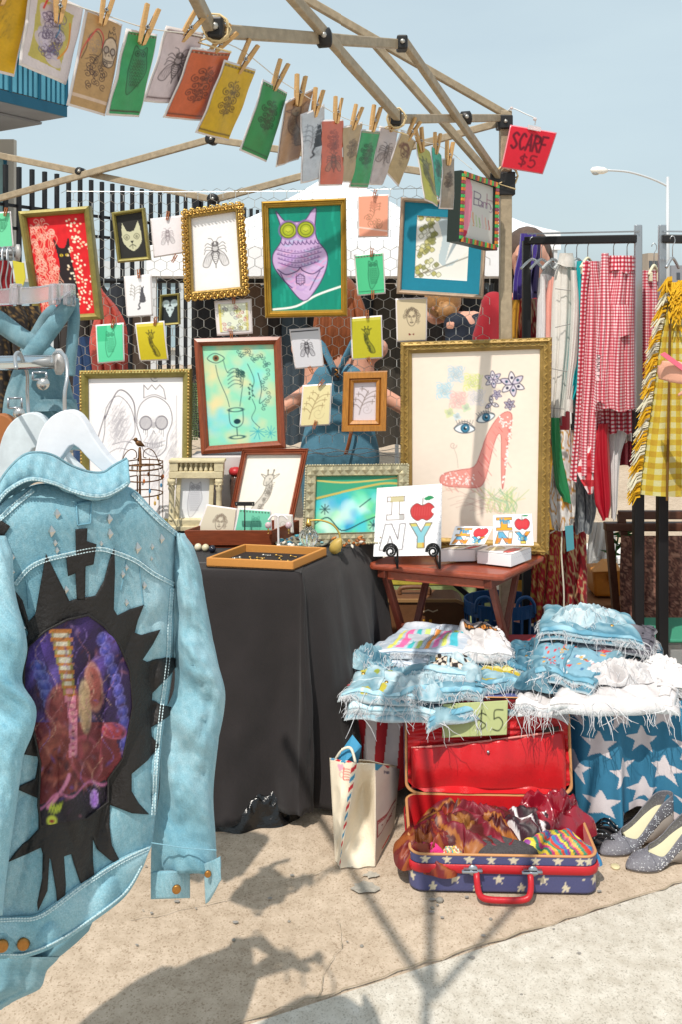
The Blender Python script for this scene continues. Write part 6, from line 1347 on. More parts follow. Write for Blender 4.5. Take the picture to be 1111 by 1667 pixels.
G('skirt','grey lace skirt hanging low on the rack','skirt',[(690,930,985),(770,934,970),(830,934,972),(868,938,964)],3.56,vc,cols=splash(['#6f7378','#585d64','#868a8c','#62666c'],6,7),seed=14,nf=3)
G('scarf','crimson scarf end hanging below the gingham','scarf',[(690,975,992),(760,968,994),(820,970,996),(846,982,992)],3.42,mat('crimson_satin','#a81528',.35,namt=.15),seed=15,nf=1,amp=.01,depth=.012)
G('scarf','sheer white scarf end right of the crimson one','scarf',[(680,985,1030),(740,992,1012),(830,996,1006),(846,996,1004)],3.48,cloth('sheer_white','#dedada'),seed=16,nf=2,amp=.008,depth=.01)
rf = splash(['#8f1220','#a8161f','#9a1420','#b0883c','#a3151f','#a8161f','#c9a868'],8,5)
G('dress','dark red flowered fabric hanging nearly to the ground','dress',[(862,874,915),(900,868,912),(960,862,912),(1012,860,908)],3.62,vc,cols=rf,seed=17,nf=3)
G('dress','dark red dress with a large pale flower, right of the other red fabric','dress',[(850,915,955),(920,913,957),(1004,910,957)],3.66,vc,cols=splash(['#a01520','#8f1220','#c9a87a','#a8161f','#7a101a','#9a1420'],11,4),seed=18,nf=2)
m = MB(); m.prism([P(921,857,3.45),P(934,855,3.45),P(936,894,3.45),P(924,898,3.45)],(0,.003,0)); m.build('swing_tag',mat('tag_teal','#4f97a4',.6),None,'teal card swing tag hanging below the printed blouse','tag')
m = MB(); m.tube([Vector(q) for q in cr([P(897,868,3.5),P(915,862,3.49),P(915,900,3.48),P(919,960,3.47),P(919,1000,3.47)],4)],.003,6); m.build('drawstring',cloth('cord_cream','#d8d0bd'),None,'cream drawstring cord hanging over the dark red fabrics','cord')
for k,(u0,u1,vt,vb,c,what) in enumerate(((880,918,425,690,'#cfcac6','pale grey shirt'),(930,968,430,720,'#b9b4b6','grey blouse'),(955,1000,425,745,'#c9a0a4','dusty pink blouse'),(985,1036,425,760,'#8e2233','wine red dress'),(1010,1040,428,720,'#d9d3d0','ivory shirt'))):
    G('shirt',what+' squeezed at the back of the first clothes rack','shirt',[(vt,u0+8,u1-8),(vt+25,u0,u1),((vt+vb)/2,u0,u1),(vb,u0+2,u1-2)],3.66+.03*(k % 2),cloth('rackcloth_'+c[1:],c),seed=40+k,nf=3,amp=.016,depth=.03,top=1)
# yellow fringed shawl
yel = mat('yellow_check','#c9a92c',.85,pattern=(.040,'#c9c48c','#c2ab3c','#b38f28'),namt=.2,nscale=10,bump=.15,bscale=150)
sw = thing('shawl','long yellow checked shawl with a thick shaggy fringe at the right edge','shawl',P(1070,820,3.25))
srows = [(462,1092,1112),(500,1084,1120),(560,1072,1124),(640,1062,1130),(720,1050,1136),(806,1040,1140)]
garment('front',srows,3.25,yel,sw,seed=20,nf=1.5,amp=.012,depth=.035,nr=60)
m = MB()
for k in range(460):
    t = k/460; v = 455+355*t+rnd.uniform(-4,4); a_,b_ = curve_at(srows,v); p0 = P(a_+3,v-4,3.235+rnd.uniform(-.02,.02)); L_ = .03+.028*rnd.random(); dz = -.5-.5*rnd.random()
    d = Vector((-1,rnd.uniform(-.5,.2),dz*.6)).normalized(); m.tube([p0,p0+d*L_*.5+Vector((0,0,.004)),p0+d*L_+Vector((0,0,-.018))],[.0028,.0028,.0014],4,mi=int(t*17) % 2)
m.build('fringe',[mat('fringe_yellow','#d8a81c',.8),mat('fringe_cream','#d8d4bc',.8)],sw,kind='stuff')
m = MB()
for k in range(70): t = k/70; v = 462+40*t*rnd.random()*2; p0 = P(1098+rnd.uniform(-8,16),v,3.22); m.tube([p0,p0+Vector((rnd.uniform(-.02,.02),-.02,.01)),p0+Vector((rnd.uniform(-.03,.03),-.03,-.03))],[.004,.004,.002],4)
m.build('tassel',MATS['fringe_yellow'],sw,kind='stuff')
m = MB(); m.tube([P(1093,478,3.20),P(1091,560,3.205),P(1089,700,3.205),P(1087,815,3.205)],.004,6); m.build('edge_binding',mat('binding_brown','#6a4a1c',.8),sw)
hanger(1096,3.27,'hanger of the yellow fringed shawl at the right edge',hk,40,388)
# chair, leather bag, tub, car-side clutter behind the racks
wd = mat('chair_wood','#5a3626',.5,namt=.3,nscale=8,stretch=(3,30,30)); t = thing('folding_chair','dark wooden folding chair draped with brown flowered cloth behind the rack','chair',(1.35,4.0,0)); Yc = 3.95
for (p,q,w) in (((985,857),(1150,857),.05),((1008,838),(1150,838),.035)):
    m = MB(); m.bar(P(*p,Yc),P(*q,Yc),w*.8,.035); m.build('rail',wd,t,bevel=.004)
for (p,q) in (((992,860),(1012,1000)),((1150,860),(1130,1040)),((1012,838),(1016,870))):
    a_,b_ = P(*p,Yc),P(*q,Yc); b_ = Vector((b_.x,b_.y,max(b_.z,0) if q[1] < 1000 else 0)); m = MB(); m.bar(a_,b_,.03,.03,up=(0,1,0)); m.build('leg',wd,t)
fl = splash(['#4a2c26','#6e463c','#5a362e','#8f6454','#4a2c26','#7a5044','#a07866'],21,9)
G('throw','brown throw with a faded rose pattern hanging over the folding chair','throw',[(872,1012,1150),(940,1010,1150),(1010,1012,1152)],3.88,vc,cols=fl,seed=22,nf=3,amp=.012,depth=.05,n=70,nr=60)
org = mat('leather_orange','#b5701c',.4,namt=.2,nscale=20,bump=.1); t = thing('leather_bag','orange-tan leather bag standing behind the dark red dress','bag',P(988,985,4.3)); Yb2 = 4.3
ol = [P(966,930,Yb2),P(1014,928,Yb2),P(1016,972,Yb2),P(970,972,Yb2)]; m = MB(); m.prism(ol,(0,.14,0)); m.build('body',org,t,bevel=.012)
m = MB(); m.prism([P(966,932,Yb2-.01),P(1014,930,Yb2-.01),P(1004,913,Yb2+.05),P(985,914,Yb2+.05)],(0,.05,.0)); m.build('flap',mat('leather_light','#c98432',.4),t,bevel=.006)
m = MB(); m.box(P(995,941,Yb2-.006),(.02,.012,.035)); m.build('clasp',er,t)
m = MB(); m.box((P(990,0,4.3).x,4.37,P(0,974,4.3).z/2-.003),(.3,.3,max(P(0,974,4.3).z-.002,.05))); m.build('crate',mat('crate_brown','#8a5a34',.7,namt=.2),None,'low brown crate under the leather bag','crate',bevel=.006)
tubm = mat('tub_clear','#d9dedf',.12,trans=.55); t = thing('storage_tub','clear plastic storage tub with a green lid at the right behind the denim pile','tub',(P(1110,0,3.5).x,3.55,0))
x0,x1 = P(1052,0,3.42).x,P(1180,0,3.42).x; m = MB(); m.prism([(x0,3.42,.01),(x1,3.42,.01),(x1+.02,3.42,.30),(x0-.01,3.42,.30)],(0,.22,0)); m.build('tub_body',tubm,t,bevel=.01)
m = MB(); m.prism([(x0-.015,3.40,.302),(x1+.03,3.40,.302),(x1+.03,3.40,.315),(x0-.015,3.40,.315)],(0,.25,0)); m.build('lid',mat('lid_green','#3f8f72',.4),t,bevel=.006)
m = MB(); m.box(((x0+x1)/2,3.53,.12),((x1-x0)*.85,.16,.2)); m.build('bundle',cloth('tub_cloth','#7d8a8f'),None,'folded grey cloth inside the clear storage tub','cloth')
G('sheet','clear plastic sheet hanging in pale folds behind the dark red dress','plastic sheet',[(850,962,1002),(890,958,1004),(915,956,1000)],4.6,mat('plastic_pale','#cfd1d2',.3,trans=.3),seed=24,nf=3,depth=.03)
for k,(v,c) in enumerate(((905,'#e2e0dc'),(917,'#bfbab2'),(926,'#d8d4cc'))):
    m = MB(); m.box((P(985,0,4.8).x,4.85,P(0,v,4.8).z),(.42,.3,.032)); m.build('folding_board',mat('board_c'+str(k),c,.6),None,['topmost white board of the stack behind the leather bag','middle grey board of the stack behind the leather bag','lowest cream board of the stack behind the leather bag'][k],'board','boards stacked behind the leather bag',bevel=.004)
m = MB(); m.box((P(985,0,4.8).x,4.85,P(0,931,4.8).z/2-.004),(.5,.4,P(0,931,4.8).z-.01)); m.build('carton',mat('carton_brown','#9a8466',.8,namt=.1),None,'brown carton under the boards behind the leather bag','box',bevel=.005)
leaf = mat('leaf_green','#2f6a34',.5); t = thing('potted_plant','sprig of long green leaves beside the folding chair rail','plant',P(1003,905,4.2))
for k,(u,v,a_) in enumerate(((1012,868,.3),(1000,880,2.2),(1008,890,1.3),(998,900,2.7),(1022,872,.2))):
    c = P(u,v,4.2); d = Vector((math.cos(a_),-.2,math.sin(a_)*.6)); s = Vector((-d.z,0,d.x)); m = MB(); m.add([c-d*.06,c+s*.012+Vector((0,-.006,0)),c+d*.07,c-s*.012+Vector((0,-.006,0)),c+Vector((0,.004,0))],[(0,1,4),(1,2,4),(2,3,4),(3,0,4)]); m.build('leaf',leaf,t,smooth=True)
p0 = P(1003,905,4.2); m = MB(); m.tube([(p0.x,4.2,0.02),p0,P(1008,870,4.2)],.004,6); m.build('stem',leaf,t); m = MB(); m.lathe((p0.x,4.2,0),[(.05,0),(.065,.14),(.06,.14),(.05,.12)],12); m.build('pot',mat('pot_clay','#8a5a40',.8),t,smooth=True)

# ================================================================ the denim pile, the flag and the open suitcase
def star_mask(x,y,r):
    a = np.arctan2(x,y); k = 2*np.pi/5; b_ = np.abs(((a+k/2) % k)-k/2); R_ = np.hypot(x,y)
    r1,r2 = r,r*.42; ang = np.pi/5
    # distance to the star's edge line between outer and inner corner
    x1,y1,x2,y2 = 0,r1,r2*np.sin(ang),r2*np.cos(ang); px,py = R_*np.sin(b_),R_*np.cos(b_)
    return ((x2-x1)*(py-y1)-(y2-y1)*(px-x1)) < 0
def smooth(a,b,x): t = np.clip((x-a)/(b-a),0,1); return t*t*(3-2*t)
FT = .36
def flag():
    ny = 150; xs = np.linspace(-.06,1.03,520); path = []
    for y in np.linspace(3.32,2.9,30)[:-1]: path.append((-.06,y,-1,0))
    for x in xs: path.append((x,2.885-.12*float(smooth(.62,.78,x)),0,-1))
    for y in np.linspace(2.78,3.32,36): path.append((1.03,y,1,0))
    P3,Cc = [],[]; L_ = len(path); red,wh_,blu_ = lin('#b0222c'),lin('#cfc5c7'),lin('#2f7090')
    for j in range(ny+1):
        t = j/ny; rp,rc = [],[]
        for i,(x,y,nx,ny_) in enumerate(path):
            w = i/L_*26; f = .026*math.sin(w*1.35+.5)+.014*math.sin(w*2.9+t*.8)+.006*math.sin(w*6+t*2); g = min(1,t*4)
            bump = .0 if .02 < x < .64 and ny_ else .035*t
            o = f*g*(.35+.65*t)*(1 if not (.08 < x < .63 and ny_) else .45)+bump+.012*g
            drop = (FT-.02-.022*(1+math.sin(w*.9+1)))*t
            px_,py_ = x+nx*o+.006*math.cos(w*2.9)*t,y+ny_*o; z = FT+.004-.012*g*t-drop
            rp.append((px_,py_,z))
            along_ = x if ny_ else (x+abs(y-2.88)*(1 if nx > 0 else -1))
            if along_ > .60+.05*t:
                u_,v_ = along_-.64,t*.36; row = math.floor(v_/.085); uu = u_/.13+(.5 if row % 2 else 0); du = (uu-math.floor(uu)-.5)*.13; dv = v_-(row+.5)*.085
                c = wh_ if star_mask(np.array(du),np.array(-dv),.048) else blu_
                if t > .93 and along_ > .86: c = wh_
            else: c = red if math.floor((along_+.03*t+.2)/.036) % 2 else wh_
            rc.append(c)
        P3.append(rp); Cc.append(rc)
    return P3,Cc
t = thing('flag_cloth','stars and stripes cloth draped over the low table under the denim','tablecloth',(.48,3.0,0))
pf,cf = flag(); grid_obj('drape',pf,mat('flag_print',vcol=True,rough=.8,bump=.1,bscale=220,namt=.12,nscale=18),t,cols=cf,thick=.002)
m = MB(); m.box((.485,3.1,FT+.0015),(1.08,.44,.004)); m.build('top_sheet',cloth('flag_red','#a8333c'),t)
t = thing('low_table','low table hidden under the flag cloth','table',(.48,3.1,0)); m = MB(); m.box((.485,3.11,FT-.02),(1.05,.4,.03)); m.build('tabletop',wd,t)
for x in (-.01,.98):
    for y in (2.94,3.28): m = MB(); m.box((x,y,(FT-.035)/2),(.035,.035,FT-.036)); m.build('leg',wd,t)

white_thr = mat('frayed_white','#d3d3d6',.9); denim_v = mat('denim_print',vcol=True,rough=.85,bump=.25,bscale=260,namt=.14,nscale=30)
DEN = {'light': ('#9dbcc7','#cbdbe0','#7299a8'),'mid': ('#6391a3','#a0c0ca','#3f7187'),'dark': ('#3f7086','#7ba0af','#285468'),'white': ('#d6d2d2','#e2dfdf','#bfb9b9'),'lilac': ('#bcc3ce','#d6d6dc','#9fb0bf'),'grey': ('#5e5c66','#7a7880','#47454e')}
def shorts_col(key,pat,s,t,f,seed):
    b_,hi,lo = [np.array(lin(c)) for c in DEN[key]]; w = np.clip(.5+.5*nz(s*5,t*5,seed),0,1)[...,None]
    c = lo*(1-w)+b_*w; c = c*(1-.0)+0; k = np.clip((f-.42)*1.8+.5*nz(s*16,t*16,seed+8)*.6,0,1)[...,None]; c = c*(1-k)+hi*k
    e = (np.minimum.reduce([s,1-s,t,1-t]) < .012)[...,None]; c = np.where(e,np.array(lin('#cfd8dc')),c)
    sm = (np.abs(s-.5) < .012)[...,None] | (np.abs(t-.3) < .01)[...,None]; c = np.where(sm,hi,c)
    def put(m_,col): nonlocal c; c = np.where(m_[...,None],np.array(lin(col)),c)
    ins = (s > .12) & (s < .9) & (t > .1) & (t < .92)
    if pat == 'check': q = (np.floor(s*11)+np.floor(t*9+s*2)) % 2; put(ins & (q == 0),'#2a2422'); put(ins & (q == 1),'#e4d6c6')
    if pat == 'stripes':
        for i,col in enumerate(('#d8d66a','#ea6aa0','#3fb0b4','#c3d878','#ee9a4a','#e27ab0','#cfd66a','#48b4c4')): put(ins & (t < .72) & (np.abs(s-(.18+.09*i)) < .022+.014*(i % 2)),col)
    if pat == 'yellow': q = np.sin(t*16+s*4); put(ins & (q > -.1),'#b3a02c'); put(ins & (q > .8),'#d8cc8a')
    if pat == 'dots':
        r = np.random.RandomState(seed); put(ins & (t < .66),'#7fa9bb')
        for i in range(120): x,y = r.rand(),r.rand()*.6+.1; put(ins & (np.hypot((s-x)*1.6,t-y) < .022),('#d8543f','#e0a53a','#e9e4de','#3f6f9a','#c33a4a')[i % 5])
        put(ins & (t > .66) & (t < .76),'#c94a52')
    if pat == 'flowers':
        r = np.random.RandomState(seed)
        for i in range(16): x,y = r.rand()*.5+.08,r.rand(); put((np.hypot((s-x)*1.4,t-y) < .06),('#b8ac3a','#c9c062','#8f9a3a')[i % 3])
    if pat == 'patch': put((s > .05) & (s < .62) & (t > .04) & (t < .5),'#e9e8ec')
    if pat == 'ladder': put((np.abs(t-.7) < .1) & (s > .1) & (s < .9),'#2c2622'); put((np.abs(t-.7) < .06) & (s > .1) & (s < .9) & ((s*14) % 1 < .6),'#c9823a')
    return c
def shorts(label,q,z,key,pat=None,seed=1,amp=.017,th=.013,fr_=40,n=64):
    """One pair of cutoffs folded flat on the pile: two creased layers, a waistband with loops, a pocket and a frayed hem. q = FL, FR, BR, BL pixels."""
    FLp,FRp,BRp,BLp = [np.array(PZ(u,v,z)) for u,v in q]; r_ = random.Random(seed)
    t = thing('denim_shorts',label,'shorts',Vector((FLp+FRp+BRp+BLp)/4),'denim shorts heaped on the flag cloth')
    s,w = np.meshgrid(np.linspace(0,1,n),np.linspace(0,1,n)); rag = .012*np.abs(nz(s*26,w*0,seed+20))*(w < .12)
    def S(s,w,lift=0.0,layer=0):
        """Place on the rumpled cloth for cloth coordinates."""
        s2 = s+.03*nz(w*3,s*2,seed+layer); w2 = w+.035*nz(s*3,w*2,seed+1+layer)
        B = (FLp*(1-s2)[...,None]+FRp*s2[...,None])*(1-w2)[...,None]+(BLp*(1-s2)[...,None]+BRp*s2[...,None])*w2[...,None]
        r = np.maximum(np.abs(2*s-1),np.abs(2*w-1)); edge = np.clip(1-r**14,0,1)**.6
        f = np.abs(nz(s*1.3+.7*w,w*2.0,seed+2+layer))**.7; f2 = np.abs(nz(s*3.4+2,w*4.4+1.5*s,seed+3+layer))**.7; f3 = nz(s*14,w*15,seed+4)
        h = th*edge+amp*edge*(1.3*(f-.45)+.75*(f2-.45)+.12*f3)-(.026 if seed in (9,11,27,29) else .010)*(1-w)**4-.008*np.abs(2*s-1)**6
        B[...,2] += h+lift; B[...,0] += .008*nz(w*4,s*3,seed+6); B[...,1] += .010*nz(s*4,w*3,seed+7)
        return B,.5*f+.5*f2
    lo_,fl = S(s,w,-.014,40); lo_[...,1] -= .014; lo_[...,0] += r_.uniform(-.012,.012); k5 = int(n*.6); c = shorts_col(key,None,s,w,fl,seed+4)*.9
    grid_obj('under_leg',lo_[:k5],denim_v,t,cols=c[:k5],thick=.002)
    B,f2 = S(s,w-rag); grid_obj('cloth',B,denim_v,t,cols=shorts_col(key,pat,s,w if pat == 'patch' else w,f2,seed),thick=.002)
    def strip(name,s0,s1,w0,w1,lift,a,b_,k,nn=40,mm=6):
        if abs(s1-s0) > abs(w1-w0): ss_,ww_ = np.meshgrid(np.linspace(s0,s1,nn),np.linspace(w0,w1,mm))
        else: ss_,ww_ = np.meshgrid(np.linspace(s0,s1,mm),np.linspace(w0,w1,nn))
        Q,fq = S(ss_,ww_,lift); cc = shorts_col(key,None,ss_*0+.2+.1*nz(ss_*9,ww_*9,seed),ww_*0+.2+.3*np.random.RandomState(seed).rand(*ss_.shape)*0,fq,seed+9)*k; grid_obj(name,Q,denim_v,t,cols=np.clip(cc,0,1),thick=.003)
    side_ = seed % 4
    if side_ == 0: strip('waistband',.06,.94,.86,.95,.004,0,0,1.1)
    elif side_ == 1: strip('waistband',.88,.96,.1,.92,.004,0,0,1.1)
    elif side_ == 2: strip('waistband',.04,.12,.1,.92,.004,0,0,1.1)
    else: strip('fly_seam',.47,.51,.08,.9,.003,0,0,1.12)
    strip('hem_roll',.02,.98,.008,.055,.0035,0,0,1.45,60,5)
    if pat is None and key not in ('white','lilac'): x0,y0 = r_.uniform(.15,.5),r_.uniform(.25,.5); strip('pocket',x0,x0+.28,y0,y0+.27,.003,0,0,1.05,18,14)
    if side_ < 3:
        for k in range(3):
            a_ = .2+.28*k; (strip('belt_loop',a_,a_+.025,.83,.98,.0075,0,0,1.15,8,4) if side_ == 0 else strip('belt_loop',*((.85,.99) if side_ == 1 else (.01,.15)),a_,a_+.03,.0075,0,0,1.15,8,4))
    m = MB()
    def strand(p,d,L_,r0=.0010):
        pts = [p]; v = Vector(d)
        for k in range(5): v = (v+Vector((r_.uniform(-.7,.7),r_.uniform(-.5,.3),r_.uniform(-.75,.1)))).normalized(); pts.append(pts[-1]+v*L_/5)
        m.tube(pts,[r0,r0,r0,r0*.9,r0*.8,r0*.5],3)
    cl_ = [r_.random() for _ in range(6)]
    for k in range(fr_*8):
        x = min(max(r_.choice(cl_)+r_.gauss(0,.03),0),1) if r_.random() < .55 else r_.random(); i = min(int(x*n),n-1); j = 0 if r_.random() < .6 else int(r_.random()*5); p = Vector(B[j,i]); big = r_.random() < .08
        strand(p+Vector((0,.002,.002)),(r_.uniform(-1,1),-1,r_.uniform(-.5,.4)),r_.uniform(.05,.1) if big else r_.uniform(.008,.028),.0011 if big else .00065)
    for k in range(fr_*2):
        e = 0 if r_.random() < .5 else n-1; i = int(r_.random()*n*.5); strand(Vector(B[i,e])+Vector((0,0,.002)),(-1 if e == 0 else 1,-.4,.1),r_.uniform(.008,.03),.00065)
    m.build('frayed_edge',white_thr,t,kind='stuff')
    if key not in ('white','lilac'):
        for k in range(2):
            i,j = int(n*(.2+.5*r_.random())),int(n*(.15+.7*r_.random())); p = Vector(B[i,j]); m = MB(); m.lathe(p,[(.006,0),(.006,.003),(.001,.004)],8,axis=(0,-.5,.85)); m.build('button',er,t,smooth=True)
    return t
SH = [
 ('deep blue shorts at the back left of the pile, mostly covered',[(575,1095),(700,1105),(700,1060),(600,1055)],.372,'dark',None,3),
 ('pale lilac frayed shorts at the left end of the pile',[(557,1083),(700,1090),(690,1048),(606,1046)],.40,'lilac',None,5),
 ('pale blue shorts with yellow flowers at the left corner of the pile',[(562,1122),(680,1135),(692,1078),(590,1076)],.378,'light','flowers',7),
 ('light blue shorts with a white pocket flap at the front left',[(560,1158),(705,1172),(722,1104),(588,1096)],.352,'light','patch',9),
 ('mid blue shorts with a white frayed hem at the front middle',[(690,1174),(838,1152),(852,1084),(704,1104)],.352,'mid',None,11),
 ('crumpled denim shorts folded double in the middle of the pile',[(655,1128),(800,1128),(802,1078),(668,1084)],.385,'mid',None,13),
 ('shorts with a black and cream checked panel',[(692,1090),(790,1100),(774,1053),(716,1054)],.418,'light','check',15),
 ('shorts with mustard and white wavy stripes',[(778,1112),(872,1106),(868,1074),(774,1074)],.392,'mid','yellow',17),
 ('white shorts with rainbow striped pocket at the back of the pile',[(612,1056),(780,1064),(772,1022),(648,1018)],.432,'lilac','stripes',19),
 ('white shorts with a black and orange ladder band',[(758,1066),(826,1064),(822,1020),(760,1016)],.436,'white','ladder',21),
 ('dark blue jean leg between the two halves of the pile',[(806,1082),(872,1094),(892,1036),(828,1040)],.41,'dark',None,23),
 ('teal blue shorts with a rolled edge at the right',[(925,1106),(1088,1098),(1072,1052),(955,1062)],.40,'dark',None,25),
 ('white frayed shorts hanging over the red suitcase corner',[(838,1150),(918,1164),(938,1098),(862,1094)],.375,'white',None,27),
 ('white jeans with a torn knee lying across the right of the pile',[(905,1142),(1092,1136),(1102,1082),(955,1070)],.41,'white',None,29),
 ('turquoise shorts with a beaded waist panel',[(858,1090),(966,1114),(1044,1054),(884,1026)],.436,'mid','dots',31),
 ('charcoal frayed shorts near the top of the right pile',[(896,1036),(1076,1060),(1062,1026),(908,1014)],.468,'grey',None,33),
 ('blue knotted shorts on the very top of the right pile',[(866,1026),(1042,1036),(1030,1000),(892,990)],.49,'mid',None,35),
]
for lab,q,z,key,pat,sd in SH:
    if sd in (9,11,27): q = [(u,v-14) for u,v in q]
    jr = random.Random(sd*3); q = [(u+jr.uniform(-13,13),v+jr.uniform(-6,6)) for u,v in q]
    shorts(lab,q,z,key,pat,sd,fr_=44 if key in ('white','lilac') else 30)
def dencol(key,sd): b_,hi,lo = [np.array(lin(c)) for c in DEN[key]]; return lambda x,y,f1: (lambda w_: lo*(1-w_)+hi*w_)(np.clip(.5+.45*nz(x*3,y*3,sd)+.5*nz(x*11,y*12,sd+1)*.5,0,1)[...,None])
for lab,u,v,z,rx,ry,h,key,sd in (('crumpled pale cutoff bunched between the two front pairs',688,1118,.382,.10,.07,.035,'light',71),('crumpled dark cutoff bunched below the beaded pair',890,1108,.40,.10,.06,.04,'dark',72),('crumpled pale cutoff bunched on the top of the right pile',955,1008,.505,.13,.05,.04,'light',73),('rumpled white cutoff bunched on the white jeans',1010,1098,.43,.12,.06,.035,'white',74),('rumpled blue cutoff bunched at the left end of the pile',600,1072,.405,.085,.06,.035,'mid',75)):
    c = PZ(u,v,z); t = thing('denim_shorts',lab,'shorts',(c.x,c.y,z-.01),'denim shorts heaped on the flag cloth'); o = heap('cloth',(c.x,c.y,z-.012),rx,ry,h,denim_v,sd,.026,64,2.3,cols=dencol(key,sd),parent=t,power=.8); r_ = random.Random(sd); m = MB(); co_ = [Vector(q.co)+ORG[t] for q in o.data.vertices]
    for k in range(130):
        p = r_.choice(co_); pts = [p+Vector((0,0,.001))]; d = Vector((r_.uniform(-1,1),-.8,r_.uniform(-.3,.6)))
        for j in range(4): d = (d+Vector((r_.uniform(-.8,.8),r_.uniform(-.5,.3),-.45))).normalized(); pts.append(pts[-1]+d*.006)
        m.tube(pts,.0007,3)
    m.build('frayed_edge',white_thr,t,kind='stuff')
heap('knitted_scarf',(PZ(1078,1096,.42).x,PZ(1078,1096,.42).y,.405),.075,.06,.05,mat('wool_white','#e2dfdf',.95,bump=.6,bscale=120),41,.022,44,3.4,label='white ruffled knitted scarf at the right end of the denim pile',cat='scarf')
# price card tucked under the shorts
a = Art(90,40,'#aeb680'); a.line([(.42,0),(.43,.45)],'#9aa865',1,.8,sm=0); a.text('$5',.52,.12,.26,'#2e3424',1.6,gap=1.0); a.text('s',.12,-.05,.14,'#3a4030',1.3)
c3 = [P(722,1146,2.765),P(828,1140,2.765),P(826,1196,2.745),P(721,1201,2.745)]; t = thing('price_card','pale green price card tucked under the shorts at the suitcase lid','sign',(c3[2]+c3[3])/2)
p,_ = quad_pts(c3,a.h,a.w,.002); grid_obj('card',p,ink,t,cols=a.a,thick=.001)

# ---- suitcase
redl = mat('satin_red','#c4161e',.3,namt=.15,nscale=9,bump=.25,bscale=30,sheen=.2); star_p = mat('case_print',vcol=True,rough=.4,bump=.1,bscale=200); redv = mat('vinyl_red','#b8202a',.35,bump=.08,bscale=120); tanp = mat('case_piping','#c08a5a',.5)
t = thing('suitcase','open red-lined suitcase with a blue star print, full of scarves','suitcase',(.39,2.56,0))
fl0,fr0 = Vector((P(668,0,2.43).x,2.43,0)),Vector((P(974,0,2.43).x,2.415,0)); ex = (fr0-fl0).normalized(); ey = Vector((-ex.y,ex.x,0)); W_,D_,Hc = (fr0-fl0).length,.30,.105
def rring(d,z,rr_=.035,n=7,x0=0,x1=None,y0=0,y1=None):
    x1 = W_ if x1 is None else x1; y1 = D_ if y1 is None else y1; o = []
    for cx,cy,a0_ in ((x1-rr_,y0+rr_,-90),(x1-rr_,y1-rr_,0),(x0+rr_,y1-rr_,90),(x0+rr_,y0+rr_,180)):
        for k in range(n): a = R(a0_+90*k/(n-1)); o.append(fl0+ex*(cx+(rr_-d)*math.cos(a))+ey*(cy+(rr_-d)*math.sin(a))+Vector((0,0,z)))
    return o
def densify(ring,m_): 
    out = []
    for a_,b_ in zip(ring,ring[1:]+ring[:1]):
        k = max(1,int((b_-a_).length/.0035)); out += [a_.lerp(b_,i/k) for i in range(k)]
    return out
def case_rows(zs):
    rr_ = [densify(rring(d,z),1) for d,z in zs]; n = min(len(q) for q in rr_)
    base = densify(rring(0,0),1); N_ = len(base)
    out = []
    for d,z in zs:
        q = []
        for p in base:
            l = p-fl0; x,y = l.dot(ex),l.dot(ey); cx,cy = min(max(x,.04),W_-.04),min(max(y,.04),D_-.04); o = Vector((x-cx,y-cy,0)); L_ = o.length or 1; o = o*((L_-d)/L_)
            q.append(fl0+ex*(cx+o.x)+ey*(cy+o.y)+Vector((0,0,z)))
        out.append(q)
    return out
zs = [(.008,.002),(0,.008)]+[(0,.008+.0044*k) for k in range(1,12)]; rows = case_rows(zs); blu2,cre = lin('#4c4f78'),lin('#cfc4ac')
base = rows[1]; acc = [0]
for a_,b_ in zip(base[:-1],base[1:]): acc.append(acc[-1]+(b_-a_).length)
cols = []
for (d,z) in zs:
    cc = []
    for L_ in acc: du = ((L_/.058) % 1-.5)*.058; dv = z-.03+.010*(1 if int(L_/.058) % 2 else -1); cc.append(cre if star_mask(np.array(du),np.array(dv),.0165) else blu2)
    cols.append(cc)
grid_obj('shell',rows,star_p,t,cols=cols,wrap=True)
rows = case_rows([(-.002,.0555),(-.005,.058),(-.005,.077),(-.002,.079)]); grid_obj('red_band',rows,redv,t,wrap=True)
zs = [(0,.079)]+[(0,.079+.003*k) for k in range(1,8)]; rows = case_rows(zs); cols = []
for (d,z) in zs: cols.append([cre if star_mask(np.array((((L_+.02)/.058) % 1-.5)*.058),np.array(z-.09),.014) else blu2 for L_ in acc])
grid_obj('rim',rows,star_p,t,cols=cols,wrap=True)
rows = case_rows([(0,.100),(-.002,.103),(.001,.106),(.006,.104)]); grid_obj('piping',rows,tanp,t,wrap=True)
rows = case_rows([(.006,.1035),(.008,.09),(.008,.03),(.02,.012),(.12,.012)]); grid_obj('lining',rows,redl,t,wrap=True)
m = MB(); m.add(case_rows([(.008,.002)])[0],[tuple(range(len(base)))]); m.build('underside',redv,t)
# handle and catches
hc = fl0+ex*W_*.49-ey*.006; m = MB(); m.tube([hc+ex*x+ey*y+Vector((0,0,z)) for x,y,z in [tuple(q) for q in cr([(-.068,0,.068),(-.07,-.02,.06),(-.066,-.034,.03),(-.05,-.04,.018),(0,-.042,.016),(.05,-.04,.018),(.066,-.034,.03),(.07,-.02,.06),(.068,0,.068)],6)]],.0088,10,flat=.9); m.build('handle',redv,t,smooth=True)
for k in (-1,1):
    c = hc+ex*k*.078+Vector((0,0,.071))-ey*.004; ct_ = MB(); ct_.lathe(c,[(.002,0),(.014,.001),(.013,.005),(.006,.007)],16,axis=-ey,sx=1); ct_.bar(c-ex*.024-ey*.003,c+ex*.024-ey*.003,.014,.006); cc = ct_.build('catch',steel,t,smooth=True); 
    m = MB(); m.bar(c-ex*.03-ey*.009,c+ex*.012-ey*.009,.01,.006); m.build('lever',steel,cc,bevel=.002)
